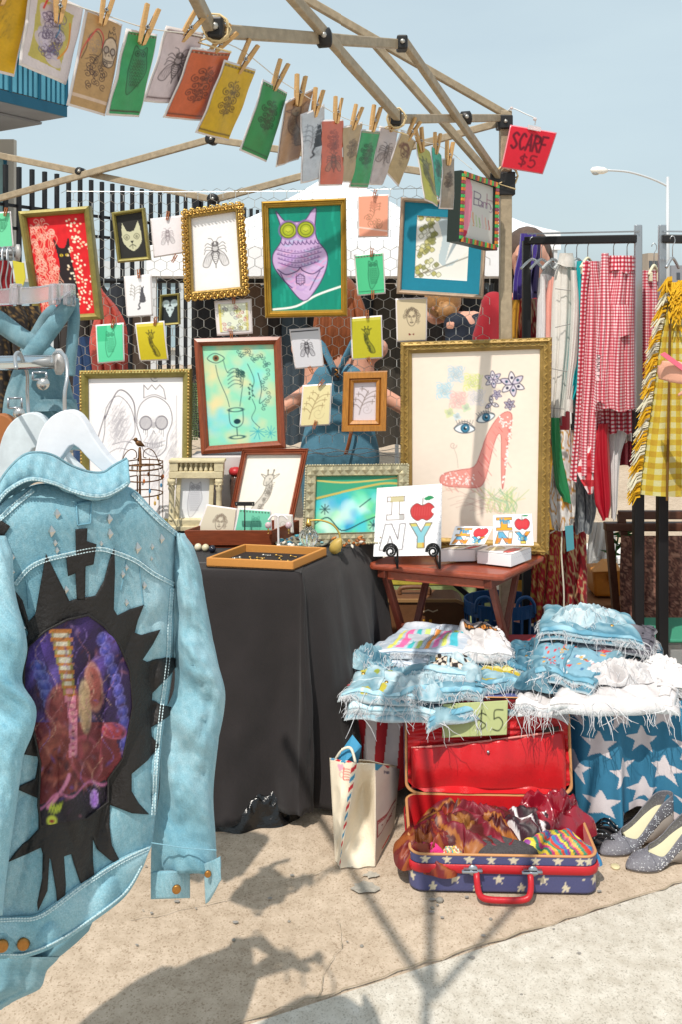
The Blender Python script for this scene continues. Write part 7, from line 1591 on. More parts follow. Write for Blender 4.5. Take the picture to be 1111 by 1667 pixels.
# lid
hp = fl0+ey*(D_+.004)+Vector((0,0,.10)); tilt = Vector((0,.22,1)).normalized(); up_ = (ey*.2+Vector((0,0,.98))).normalized(); nl = -(ex.cross(up_)).normalized()
if nl.y > 0: nl = -nl
LH = .275
def LP(x,z,d=0): return hp+ex*x+up_*z+nl*d
ol = []
for cx,cz,a0_ in ((W_-.045,.03,-90),(W_-.045,LH-.05,0),(.045,LH-.05,90),(.045,.03,180)):
    rr_ = .03 if cz < .1 else .05
    for k in range(8): a = R(a0_+90*k/7); ol.append((cx+.045*math.cos(a),cz+rr_*math.sin(a)))
lid_rows = [[LP(x,z,-.085) for x,z in ol],[LP(x,z,-.08) for x,z in ol],[LP(x,z,.0) for x,z in ol]]
def scal(f): return [(W_/2+(x-W_/2)*f,LH/2+(z-LH/2)*f) for x,z in ol]
grid_obj('lid_shell',[[LP(x,z,-.088) for x,z in scal(.01)],[LP(x,z,-.088) for x,z in scal(.97)]]+lid_rows,mat('case_blue','#5a5f94',.45),t,wrap=True)
grid_obj('lid_piping',[[LP(x,z,0) for x,z in ol],[LP(x,z,.005) for x,z in scal(.995)],[LP(x,z,.004) for x,z in scal(.975)],[LP(x,z,-.004) for x,z in scal(.965)]],tanp,t,wrap=True)
ns = 70; s,w = np.meshgrid(np.linspace(-1,1,ns),np.linspace(-1,1,ns)); pts = np.zeros((ns,ns,3))
Xq,Zq = np.empty_like(s),np.empty_like(s)
for i in range(ns):
    for j in range(ns):
        a,b_ = s[i,j],w[i,j]; x = np.sign(a)*abs(a); k = 1-.09*max(0,abs(a)-.8)*max(0,abs(b_)-.8)*25; Xq[i,j] = W_/2+a*W_*.482*k; Zq[i,j] = LH/2+b_*LH*.475*k
dsh = -.03*np.clip(1-np.maximum(np.abs(s),np.abs(w))**6,0,1)+.006*nz(s*1.5+3,w*7,3)+.0035*nz(s*4,w*14,5)+.004*np.abs(nz(s*5-w*3,w*4,8))
for i in range(ns):
    for j in range(ns): q = LP(Xq[i,j],Zq[i,j],dsh[i,j]); pts[i,j] = q
grid_obj('lid_lining',pts,redl,t)
ns = 40; pts = np.zeros((22,ns,3))
for i in range(22):
    for j in range(ns):
        x = .02+(W_-.04)*j/(ns-1); top_ = .125+.055*(j/(ns-1))**1.3; z = .015+(top_-.015)*i/21; pts[i,j] = LP(x,z,-.012+.006*math.sin(j*.9)*(i/21)+.005*math.sin(j*.33+1)+.012*math.sin(i/21*3.1))
grid_obj('pocket',pts,redl,t,thick=.002)
m = MB(); m.tube([LP(.02+(W_-.04)*j/20,.126+.055*(j/20)**1.3,-.008) for j in range(21)],.003,6); m.build('elastic_edge',mat('edge_pink','#d88a80',.6),t)
m = MB(); m.ball(LP(W_*.5,.12,.004),.005,10,6); m.build('snap_button',steel,t,smooth=True)
m = MB(); m.prism([LP(W_-.085,.175,.002),LP(W_-.035,.182,.002),LP(W_-.035,.194,.002),LP(W_-.085,.188,.002)],-nl*.003); m.build('cloth_label',mat('label_dark','#2a2420',.7),t)
# contents
cs = fl0+ex*W_*.5+ey*D_*.5
def scarfcol(cols_,seed,k=4,band=False):
    cs_ = [np.array(lin(c)) for c in cols_]
    def f(x,y,f1):
        v = (nz(x*k*.5,y*k*.5,seed)*.6+(np.sin((x*.8+y)*k*2+seed)*.5 if not band else 0)+1)/2
        if band: v = ((x*.55+y*.3+.12*nz(x*2,y*2,seed))*k*.35) % 1
        i = np.clip((v*len(cs_)).astype(int),0,len(cs_)-1); return np.stack(cs_)[i]
    return f
heap('scarf',fl0+ex*.17+ey*.15+Vector((0,0,.07)),(.155),.125,.042,vcs,51,.042,90,2.4,cols=scarfcol(['#5e1a1c','#8a3020','#4a1618','#9a5a24','#6e1c26','#7c1a2c','#571a14','#8a5626'],4,3),label='shiny scarf of rust, crimson and amber heaped in the suitcase',cat='scarf')
heap('scarf',fl0+ex*.055+ey*.07+Vector((0,0,.05)),.09,.075,.06,vcs,53,.03,48,2,cols=scarfcol(['#7a2a1a','#8f4a20','#6a1a1c','#84361c'],7,3),label='rusty orange scarf spilling at the left corner of the suitcase',cat='scarf')
heap('scarf',fl0+ex*.41+ey*.2+Vector((0,0,.06)),.12,.09,.08,mat('vinyl_crimson','#8a1426',.2,coat=.5),55,.035,56,1.7,label='glossy dark crimson wrap at the back right of the suitcase',cat='scarf')
heap('scarf',fl0+ex*.41+ey*.075+Vector((0,0,.06)),.105,.06,.055,vcs,57,.012,60,1.6,cols=scarfcol(['#b02a6a','#d8a02a','#2a8a6a','#c43a2a','#2f7aa8','#8a3a8a','#d8c23a','#1f6a5a'],3,7,True),label='rainbow striped scarf at the front right of the suitcase',cat='scarf')
heap('flat_cap',fl0+ex*.26+ey*.06+Vector((0,0,.07)),.10,.05,.035,mat('tweed_grey','#4a4648',.95,namt=.4,nscale=200,bump=.3,bscale=300),59,.006,40,1.2,label='dark grey tweed cap lying at the front of the suitcase',cat='cap',power=.4)
heap('scarf',fl0+ex*.05+ey*.035+Vector((0,0,.07)),.045,.028,.035,mat('pink_knit','#d8327a',.7,bump=.3),61,.012,30,2,label='hot pink crumpled scarf in the front left corner of the suitcase',cat='scarf')
heap('scarf',fl0+ex*.115+ey*.03+Vector((0,0,.085)),.03,.018,.018,vcs,63,.006,26,2,cols=scarfcol(['#d8622a','#2f9aa0','#d8b83a','#e8e0d0'],2,9,True),label='small orange and turquoise striped band by the pink scarf',cat='scarf')
heap('scarf',fl0+ex*.335+ey*.15+Vector((0,0,.07)),.09,.06,.06,vcs,65,.02,40,2,cols=scarfcol(['#2a1a20','#4a1a24','#e0d8d8','#3a1c26'],9,8,True),label='dark maroon scarf with white dashes in the middle of the suitcase',cat='scarf')

# ---- airmail tote bag
cv = '#e3d6c0'
def bag_art(w,h,side):
    a = Art(w,h,cv if side != 2 else '#d9c6b4'); A = a.asp; a.mottle(.03,6)
    def chev(x0,x1,n=11,off=0):
        for k in range(n):
            y = A*(k+off)/n; a.poly([(x0,y+A*.06),(x1,y),(x1,y+A*.05),(x0,y+A*.11)],('#c42a35','#3a86ab')[k % 2])
    if side == 0:
        chev(.8,.98,11); 
        for k in range(4): a.poly([(.05+.2*k,.0),(.2+.2*k,0),(.12+.2*k,.07),(-.02+.2*k,.07)],('#3a86ab','#c42a35')[k % 2])
        a.poly([(.25,.16),(.5,.12),(.55,.3),(.35,.4)],'#e3a3b4'); a.ell(.45,.5,.1,.1,'#e0a09a',.8,0,1.5)
        for k in range(4): a.line([(.58,.3+.09*k),(.78,.27+.09*k)],'#d0605a',1.2); a.line([(.55,.25),(.56,.65),(.8,.62)],'#d0605a',1)
    if side == 2:
        a.poly([(.0,0),(.3,0),(.1,.2),(0,.22)],'#2f86a4'); a.poly([(.35,.0),(.6,.0),(.5,.1)],'#c42a35')
        a.text('PAR',.35,.2,.09,'#4a4a5a',1.2,gap=.8)
        y = A*.55
        a.line([(.1,y+.1),(.95,y-.1)],'#a03838',2); a.line([(.1,y+.2),(.95,y)],'#a03838',1.6); a.line([(.1,y+.1),(.1,y+.65),(.55,y+.55),(.9,y+.3)],'#a03838',2,1,False,0)
        for k in range(4): a.line([(.15+.2*k,y+.13-.045*k),(.3+.2*k,y+.1-.045*k)],'#a03838',2.4)
        a.ell(.3,y+.32,.03,.03,'#8a3030'); a.text('AIR',.5,y+.42,.14,'#a03838',1.4,gap=.7); a.poly([(.3,A-.1),(.7,A-.16),(.75,A-.03),(.4,A-.02)],'#c94038')
    return a
bl_m = mat('canvas_print',vcol=True,rough=.85,bump=.2,bscale=250); t = thing('tote_bag','cream canvas tote bag with red and blue airmail edging left of the suitcase','bag',P(590,1412,2.56))
TLb,TMb,TNb,TRb = P(537,1234,2.60),P(583,1243,2.53),P(612,1243,2.57),P(652,1252,2.86)
BLb,BMb,BNb,BRb = PZ(545,1402,.003),PZ(553,1414,.003),PZ(612,1411,.003),PZ(643,1345,.003)
def side(name,TL,TR,BR,BL,art,curl,seed): p,_ = quad_pts([TL,TR,BR,BL],art.h,art.w,0); nn_ = np.array((0,-1.,0)); s,w = np.meshgrid(np.linspace(0,1,art.w),np.linspace(0,1,art.h)); p = p+nn_*(curl*np.sin(w*3.14)*np.sin(s*3.14)+(.010*nz(s*2,w*3,seed)-.012*np.abs(nz(s*2.5+w,w*4,seed+4)))*np.sin(s*3.14))[...,None]; grid_obj(name,p,bl_m,t,cols=art.a,thick=.002)
side('front_panel',TLb,TMb,BMb,BLb,bag_art(40,150,0),.015,3)
a = Art(24,140,cv); a.mottle(.03); side('gusset',TMb,TNb,BNb,BMb,a,-.07,5)
side('side_panel',TNb,TRb,BRb,BNb,bag_art(46,150,2),.02,7)
bk = [TLb+Vector((.06,.16,0)),TRb+Vector((-.02,.06,0))]; a = Art(30,60,cv); side('back_panel',TLb,TRb+Vector((0,.02,0)),BRb+Vector((0,.02,0)),BLb+Vector((0,.05,0)),a,-.12,9)
pb_ = P(570,1222,2.62); m = MB(); m.add([P(548,1235,2.6),P(575,1196,2.62),P(590,1215,2.58),P(583,1246,2.60),P(562,1242,2.56),P(585,1238,2.68)],[(0,1,4),(1,2,4),(2,3,4),(1,5,2),(0,5,1),(2,5,3),(0,4,3)]); m.build('tissue_paper',mat('tissue_blue','#3a86ab',.7),None,'crumpled blue wrapping paper sticking out of the tote bag','paper',sub=0)
m = MB(); m.tube([Vector(q) for q in cr([P(545,1238,2.6),P(556,1222,2.58),P(572,1218,2.57),P(580,1242,2.55)],6)],.004,6); m.build('handle',cloth('cord_cream','#d8d0bd'),t,smooth=True)

# ---- shoes
def pump(label,toe,heel,width,heel_h,group='grey sparkling wedge shoes',sparkle=True,mats=None,cat='shoe',name='wedge_shoe',low=1.0):
    toe,heel = Vector(toe),Vector(heel); ax = (heel-toe); L_ = ax.length; ax.normalize(); sx = Vector((-ax.y,ax.x,0)); t = thing(name,label,cat,(toe+heel)/2,group)
    up_m,in_m,so_m,spk = mats
    n,k_ = 60,12
    def wid(x): return width*(.5*math.sin(min(x/.3,1)*math.pi/2)**.7*(1-.28*smooth(.3,.62,x))*(1-.10*smooth(.62,.8,x))*(math.sqrt(max(1-((x-.82)/.18)**2,0)) if x > .82 else 1))
    def sole(x): return .006+heel_h*float(smooth(.32,.9,x))
    def top(x): return sole(x)+(.030*math.sin(min(x/.28,1)*1.57)**.6 if x < .28 else .030-.004*float(smooth(.28,.4,x))+.022*float(smooth(.42,.95,x)))*low
    def amax(x): return 1.0 if x <= .28 else 1-.64*float(smooth(.28,.42,x))**.8
    def skin_(x,a,am): w = max(float(wid(x)),.0015); h = top(x)-sole(x); return w*math.cos(a),sole(x)+h*math.sin(a)/max(math.sin(math.pi/2*am),.2)
    rows = []
    for i in range(19):
        x = .0+.285*(i/18)**1.3; row = []
        for k in range(2*k_+1): a = math.pi*k/(2*k_); la,z = skin_(x,a,1); q = toe+ax*(x*L_)+sx*la; row.append((q.x,q.y,z))
        rows.append(row)
    grid_obj('vamp',rows,up_m,t,thick=.002)
    for sgn in (1,-1):
        rows = []
        for i in range(n+1):
            x = .283+.717*(math.sin(i/n*math.pi/2)); am = amax(x); row = []
            for k in range(k_+1): a = k/k_*math.pi/2*am; la,z = skin_(x,a,am); q = toe+ax*(x*L_)+sx*sgn*la; row.append((q.x,q.y,z))
            rows.append(row)
        grid_obj('quarter',rows,up_m,t,thick=.002)
    rows,r2,r3 = [],[],[]
    for i in range(n+1):
        x = i/n; w = max(float(wid(x))*.97,.002)
        rows.append([tuple(toe+ax*(x*L_)+sx*(w*(2*k/8-1))+Vector((0,0,sole(x)+.004+.002*(2*k/8-1)**2))) for k in range(9)])
        r2.append([tuple(toe+ax*(x*L_)+sx*(w*1.02*s_)+Vector((0,0,z))) for s_,z in ((-1,sole(x)+.001),(-1,max(sole(x)-.006,.0) if x < .3 else .0005+.012*math.sin((x-.3)/.35*3.14)*(1 if x < .65 else 0)*(heel_h/.05)),(1,max(sole(x)-.006,.0) if x < .3 else .0005+.012*math.sin((x-.3)/.35*3.14)*(1 if x < .65 else 0)*(heel_h/.05)),(1,sole(x)+.001))])
    grid_obj('insole',rows,in_m,t); grid_obj('wedge_sole',r2,so_m,t,wrap=True)
    if sparkle:
        m = MB(); r_ = random.Random(len(label))
        for k in range(110):
            x = r_.uniform(.05,.95); a = r_.random()*math.pi/2*amax(x)*.95; w = float(wid(x)); h = top(x)-sole(x); sg = -1 if r_.random() < .8 else 1
            for sg in (-1,1):
                q = toe+ax*(x*L_)+sx*sg*(w*math.cos(a)+.001)+Vector((0,0,sole(x)+h*(math.sin(a)/max(math.sin(math.pi/2*amax(x)),.2))+.0008)); m.ball(q,.0016,5,3)
        m.build('rhinestones',spk,t,kind='stuff')
    return t
sm_ = (mat('shoe_grey','#75737a',.55,namt=.3,nscale=220,bump=.3,bscale=300),mat('insole_ivory','#d5cfae',.5),mat('sole_taupe','#8a8078',.6),mat('rhinestone','#f2f4f6',.12,metal=.5))
pump('grey sparkling wedge shoe nearest the flag cloth, toe towards the suitcase',PZ(979,1393,0),PZ(1095,1352,0),.078,.06,mats=sm_)
pump('grey sparkling wedge shoe nearest the camera at the right edge',PZ(1021,1416,0),PZ(1142,1388,0),.08,.06,mats=sm_)
sb = (mat('patent_black','#161517',.25,coat=.4),mat('insole_black','#242022',.6),blk,steel)
pump('black studded sandal with crossed straps behind the grey shoes',PZ(962,1390,0),PZ(1010,1345,0),.075,.02,'black studded sandals',False,sb,'sandal','sandal',.35)
s2 = pump('flat black shoe half under the flag cloth behind the grey shoes',PZ(985,1372,0),PZ(1060,1345,0),.07,.015,'black studded sandals',False,sb,'sandal','sandal',.35)
for lab,u0,v0,ang in (('front black strap studded with silver, crossing the sandals',978,1382,.35),('rear black strap studded with silver, crossing the sandals',992,1364,-.4)):
    c = PZ(u0,v0,0); d = Vector((math.cos(ang),math.sin(ang),0)); g = Vector((0,0,1)); t = thing('sandal_strap',lab,'strap',c)
    for o in (-.012,.012):
        pts = [c+Vector((-d.y,d.x,0))*(o+.01*math.sin(k*.7))+d*(.045*(2*k/8-1))+g*(.012+.034*math.sin(k/8*math.pi)) for k in range(9)]
        m = MB(); m.tube(pts,.0085,8,flat=.3); st_ = m.build('band',sb[0],t,smooth=True)
        for k in (2,4,6): m = MB(); m.ball(pts[k]+Vector((0,-.003,.003)),.0032,8,5); m.build('stud',steel,st_,smooth=True)
m = MB(); m.lathe(PZ(1003,1412,.001),[(.012,0),(.013,.003),(.011,.005)],14); m.build('disc',mat('disc_cream','#cfc39a',.5),None,'small cream disc on the ground between the grey shoes','disc',smooth=True)

# ================================================================ the rack of denim at the left, nearest the camera
denim = mat('denim_faded',vcol=True,rough=.88,bump=.22,bscale=700,namt=.3,nscale=600,sheen=.1)
D_b,D_l,D_d = np.array(lin('#82aebc')),np.array(lin('#bdd6dd')),np.array(lin('#578fa4'))
def wash(u,v,seed=0,k=1.0):
    """Worn denim colour: soft bleached and darker areas."""
    a = np.clip(.55+.22*nz(np.array(u)/80*k,np.array(v)/150*k,seed)+.05*nz(np.array(u)/16*k,np.array(v)/30*k,seed+1)+.15*nz(np.array(u)/3.5*k,np.array(v)/9*k,seed+2),0,1)[...,None]
    return np.where(a > .5,D_b+(D_l-D_b)*(a-.5)*1.3,D_d+(D_b-D_d)*a*2)
def Yj(u,v):
    s = np.clip((u+50)/345,0,1); b_ = -.05*np.sin(np.pi*s)**.8+.05*np.clip((u-255)/40,0,1.3)**2
    top = .05*np.clip((862-v)/90,0,1.4)**2
    f = .006*nz(u/48,v/190,11)*smooth(880,1000,v)+.0014*nz(u/22,v/90,12)+.006*np.sin(u*.055+v*.004)*smooth(1000,1300,v)+.008*smooth(150,260,u)*np.sin((u*.8+v*.5)*.035)*smooth(900,1050,v)-.015*smooth(960,1120,v)*np.abs(nz(u/34+v/240,v/210,15))**.7-.011*smooth(215,275,u)*smooth(930,1000,v)*np.abs(np.sin((v+u*.7)*.045))
    return 1.17+.00055*(u-100)+b_+top+f
def PB(u,v,off=0): y = float(Yj(u,v))-off; return P(u,v,y)
jt = thing('denim_jacket','pale blue denim jacket with a spiky black patch and painted oval on its back','jacket',P(110,1560,1.2))
tc_ = cr([(-48,885),(-10,835),(20,806),(70,787),(130,800),(205,792),(250,832),(297,876)],10); bc_ = cr([(-46,1500),(0,1496),(30,1495),(67,1488),(134,1440),(197,1400),(247,1378)],10)
lc_ = cr([(-48,885),(-36,1000),(-40,1300),(-46,1500)],14); rc_ = cr([(297,876),(284,955),(281,1080),(264,1200),(256,1298),(247,1378)],14)
def samp(c,t):
    c = np.array(c); d = np.r_[0,np.cumsum(np.hypot(*np.diff(c,axis=0).T))]; d /= d[-1]; return np.stack([np.interp(t,d,c[:,0]),np.interp(t,d,c[:,1])],-1)
def coons(T,B,L_,R_,nu,nv):
    s,t = np.linspace(0,1,nu),np.linspace(0,1,nv); T,B,L_,R_ = samp(T,s),samp(B,s),samp(L_,t),samp(R_,t); S,Q = s[None,:,None],t[:,None,None]
    return (1-Q)*T[None]+Q*B[None]+(1-S)*L_[:,None]+S*R_[:,None]-((1-S)*(1-Q)*T[0]+S*(1-Q)*T[-1]+(1-S)*Q*B[0]+S*Q*B[-1])
def to3(uv,Y): u,v = uv[...,0],uv[...,1]; return np.stack([(u-CX)*Y/F,Y,EYE-(v-CY)*Y/F],-1)
uvb = coons(tc_,bc_,lc_,rc_,120,190); grid_obj('back_panel',to3(uvb,Yj(uvb[...,0],uvb[...,1])),denim,jt,cols=wash(uvb[...,0],uvb[...,1],3),thick=.003)
uvf = coons(tc_,[(q[0],q[1]+20) for q in bc_],lc_,rc_,40,60); Yf_ = Yj(uvf[...,0],uvf[...,1])*0+1.31+.0002*uvf[...,0]-.06*np.abs(uvf[...,0]-120)/170
grid_obj('front_panel',to3(uvf,Yf_),denim,jt,cols=wash(uvf[...,0],uvf[...,1],5)*.9,thick=.003)
# hem band
hb = cr([(-46,1560),(0,1556),(20,1561),(46,1558),(91,1540),(151,1501),(204,1459),(233,1411)],10)
uvh = coons([(q[0],q[1]-3) for q in bc_],hb,[(-46,1497),(-46,1560)],[(247,1376),(240,1392),(233,1411)],100,22)
tt_ = np.linspace(0,1,22)[:,None]; grid_obj('hem_band',to3(uvh,Yj(uvh[...,0],uvh[...,1])-.004-.005*np.sin(tt_*np.pi)),denim,jt,cols=wash(uvh[...,0],uvh[...,1]*2,8,1.3)*1.05,thick=.004)
def seam(pts,r=.0021,c='#a9c9d2',off=.0015,name='seam',f=None,n=8,mt=None):
    m = MB(); m.tube([(f or PB)(q[0],q[1],off) for q in cr(pts,n)],r,6); return m.build(name,mt or mat('seam_'+c[1:],c,.9,namt=.3,nscale=600),jt,smooth=True)
thr_d = '#5f8fa3'
yoke = [(24,952),(45,927),(70,913),(110,903),(157,894),(185,899),(220,913),(250,934),(284,952)]
thread_m = mat('thread_pale','#c9dde2',.8)
def welt(pts,w=7,off=.0022,f=None,par=None,rows=(-.3,.3),name='welt',seed=1,bright=1.0):
    """A raised double-stitched seam: a narrow puckered strip with two rows of thread."""
    f = f or PB; p = [np.array(q) for q in cr(pts,14)]; d = [0]
    for a_,b_ in zip(p[:-1],p[1:]): d.append(d[-1]+np.hypot(*(b_-a_)))
    N_ = max(8,int(d[-1]/1.6)); xs = np.interp(np.linspace(0,d[-1],N_),d,[q[0] for q in p]); ys = np.interp(np.linspace(0,d[-1],N_),d,[q[1] for q in p]); r_ = np.random.RandomState(seed); P3,cc,nr_ = [],[],[]
    for i in range(N_):
        a_,b_ = max(i-1,0),min(i+1,N_-1); t = np.array((xs[b_]-xs[a_],ys[b_]-ys[a_])); t = t/(np.hypot(*t)+1e-9); n_ = np.array((-t[1],t[0])); nr_.append((t,n_)); row,rc = [],[]
        pk_ = .0007*math.sin(i*.9+r_.rand()); lt = .5+.5*math.sin(i*.85+seed)*r_.rand()
        for k in range(6): q = k/5-.5; e = (xs[i]+n_[0]*q*w,ys[i]+n_[1]*q*w); row.append(tuple(f(e[0],e[1],off*(1-abs(2*q)**5)+pk_*(1-abs(2*q))))); rc.append((D_b*(1-lt)+D_l*lt)*bright if abs(q) < .45 else D_d*.85)
        P3.append(row); cc.append(rc)
    grid_obj(name,P3,denim,par or jt,cols=np.clip(np.array(cc),0,1)); m = MB()
    for q in rows:
        i = 1
        while i < N_-3: t,n_ = nr_[i]; e0 = (xs[i]+n_[0]*q*w,ys[i]+n_[1]*q*w); e1 = (xs[i+2]+n_[0]*q*w,ys[i+2]+n_[1]*q*w); m.tube([f(e0[0],e0[1],off+.0008),f(e1[0],e1[1],off+.0008)],.0008,4); i += 3
    m.build('stitching',thread_m,par or jt,kind='stuff')
welt(yoke,9)
welt([(280,957),(276,1010),(273,1075),(262,1160),(254,1240),(249,1330)],8,seed=2)
welt([(215,803),(240,829),(262,850),(292,874)],9,seed=3,off=.003)
welt([(54,797),(20,826),(-20,862)],10,seed=4,off=.003,bright=1.1)
welt([(-40,1499),(21,1497),(67,1491),(134,1443),(197,1403),(243,1381)],7,seed=5,off=.007)
welt([(-40,1553),(20,1554),(46,1551),(91,1533),(151,1494),(204,1452),(231,1408)],6,seed=6,off=.0085,rows=(0,))
for pts in ([(226,918),(229,950),(233,985)],[(205,912),(201,940),(196,962)],[(40,930),(44,960),(46,990)]): seam(pts,.0009,'#6f9bac',.0004)
lp = [(124,822),(148,818),(147,852),(126,855)]; 
for a_,b_ in zip(lp,lp[1:]+lp[:1]): seam([a_,((a_[0]+b_[0])/2,(a_[1]+b_[1])/2),b_],.0011,'#6f9fb2',.0012)
seam([(126,820),(147,817)],.0022,'#557f92',.001)
# collar
up_c = cr([(-12,806),(12,768),(38,743),(62,738),(86,743),(112,758),(142,769),(168,770),(184,760),(207,747)],9); lo_c = cr([(-8,822),(14,800),(48,783),(86,789),(118,803),(150,812),(172,811),(192,802),(203,795),(212,786)],9)
ss = np.linspace(0,1,90); U_,L_ = samp(up_c,ss),samp(lo_c,ss); tq = np.linspace(0,1,24)[:,None,None]; uvc = U_[None]*(1-tq)+L_[None]*tq
Yl = Yj(L_[:,0],np.maximum(L_[:,1],800))-.014; Yu = Yl*0+1.155+.0006*(U_[:,0]-100); t2 = tq[...,0]
Yc_ = Yu[None]*(1-t2)+Yl[None]*t2-.004*np.sin(np.pi*np.clip(t2*.9+.05,0,1))+.0022*nz(uvc[...,0]/14,uvc[...,1]/30,4)
grid_obj('collar',to3(uvc,Yc_),denim,jt,cols=np.clip(wash(uvc[...,0],uvc[...,1]*1.5,21)*1.12,0,1),thick=.004)
uvs = U_[None]*(1-tq)+(U_*np.array([.86,1])+np.array([18,46]))[None]*tq; grid_obj('collar_stand',to3(uvs,Yu[None]+.004+.10*t2),denim,jt,cols=wash(uvs[...,0],uvs[...,1],9)*.8,thick=.003)
def PC(u,v,off=0): return P(u,v,float(np.interp(u,L_[:,0],Yl))-.004-off)
welt([(-4,817),(14,797),(48,780),(86,786),(118,799),(150,807),(172,806),(192,797),(208,786)],8,.0035,f=PC,seed=8,rows=(.2,),bright=1.05)
def flat_patch(name,poly,m,off,colfn=None,step=4.0,thick=.0016,f=Yj,parent=None):
    """A shape cut from sheet and sewn on the jacket's back, following its folds."""
    p = [np.array(q,float) for q in poly]; vs,n = [],len(p)
    for a_,b_ in zip(p,p[1:]+p[:1]):
        k = max(1,int(np.hypot(*(b_-a_))/step)); vs += [Vector(a_+(b_-a_)*i/k) for i in range(k)]
    nb = len(vs); A_2 = np.array(p); (x0,y0),(x1,y1) = A_2.min(0),A_2.max(0); gx,gy = np.meshgrid(np.arange(x0+step/2,x1,step),np.arange(y0+step/2,y1,step)); gx,gy = gx.ravel(),gy.ravel()
    ins = np.zeros(gx.shape,bool); dm = np.full(gx.shape,99.)
    for a_,b_ in zip(p,p[1:]+p[:1]):
        if a_[1] != b_[1]: ins ^= ((a_[1] > gy) != (b_[1] > gy)) & (gx < (b_[0]-a_[0])*(gy-a_[1])/(b_[1]-a_[1])+a_[0])
        d = b_-a_; tq_ = np.clip(((gx-a_[0])*d[0]+(gy-a_[1])*d[1])/(d@d+1e-9),0,1); dm = np.minimum(dm,np.hypot(gx-a_[0]-tq_*d[0],gy-a_[1]-tq_*d[1]))
    ok = ins & (dm > step*.45); vs += [Vector((x,y)) for x,y in zip(gx[ok],gy[ok])]
    ov,oe,of,*_ = geometry.delaunay_2d_cdt(vs,[(i,(i+1) % nb) for i in range(nb)],[list(range(nb))],1,1e-4)
    uv = np.array([(q.x,q.y) for q in ov]); p3 = to3(uv,f(uv[:,0],uv[:,1])-off); par = parent or jt; me = bpy.data.meshes.new(name); me.from_pydata((p3-np.array(ORG[par])).tolist(),[],[list(q) for q in of]); me.materials.append(m)
    me.polygons.foreach_set('use_smooth',[True]*len(me.polygons))
    if colfn is not None:
        ca = me.color_attributes.new('Col','FLOAT_COLOR','POINT'); c4 = np.ones((len(uv),4),np.float32); c4[:,:3] = colfn(uv[:,0],uv[:,1]); ca.data.foreach_set('color',c4.ravel())
    bm = bmesh.new(); bm.from_mesh(me); bmesh.ops.recalc_face_normals(bm,faces=bm.faces)
    if sum(q.normal.y for q in bm.faces) > 0: bmesh.ops.reverse_faces(bm,faces=bm.faces)
    bm.to_mesh(me); bm.free(); o = bpy.data.objects.new(name,me); s_ = o.modifiers.new('thickness','SOLIDIFY'); s_.thickness = thick; s_.offset = -1
    return _finish(o,par,ORG[par],None,None,None,None)
leather = mat('black_leather','#221e1d',.6,namt=.35,nscale=18,bump=.3,bscale=160)
starp = [(75,902),(113,979),(125,975),(140,973),(156,970),(170,945),(178,915),(186,893),(187,930),(185,992),(191,1002),(212,992),(234,985),(224,1010),(219,1030),(230,1034),(261,1025),(248,1050),(232,1074),(240,1078),(270,1070),(296,1072),(276,1100),(248,1128),(247,1140),(262,1147),(288,1153),(272,1168),(246,1184),(247,1199),(259,1214),(240,1238),(214,1260),(214,1288),(226,1308),(243,1326),(214,1324),(178,1310),(177,1342),(182,1376),(199,1410),(178,1400),(157,1382),(151,1360),(151,1400),(154,1434),(158,1471),(142,1460),(130,1433),(121,1406),(117,1390),(104,1394),(107,1440),(103,1513),(96,1500),(92,1450),(83,1400),(80,1397),(77,1450),(61,1484),(60,1470),(68,1430),(69,1390),(66,1380),(40,1392),(12,1404),(35,1378),(62,1350),(62,1300),(25,1284),(58,1268),(62,1232),(38,1228),(53,1200),(40,1120),(36,1060),(45,1030),(30,990),(21,957),(36,978),(46,1012),(57,1000),(66,950)]
flat_patch('leather_patch',starp,leather,.003)
flat_patch('leather_cross',[(123,862),(142,860),(141,881),(157,886),(152,919),(139,922),(138,976),(125,976),(123,933),(111,938),(108,905),(124,903)],leather,.0035)
flat_patch('leather_patch',[(-20,838),(0,846),(16,857),(6,872),(-14,882)],leather,.0035)
ovalp = [(45,1052),(72,1028),(108,1009),(143,1001),(168,1018),(194,1050),(211,1090),(216,1149),(209,1190),(200,1235),(176,1268),(176,1306),(140,1333),(66,1345),(62,1311),(65,1243),(54,1190),(38,1140),(38,1090)]
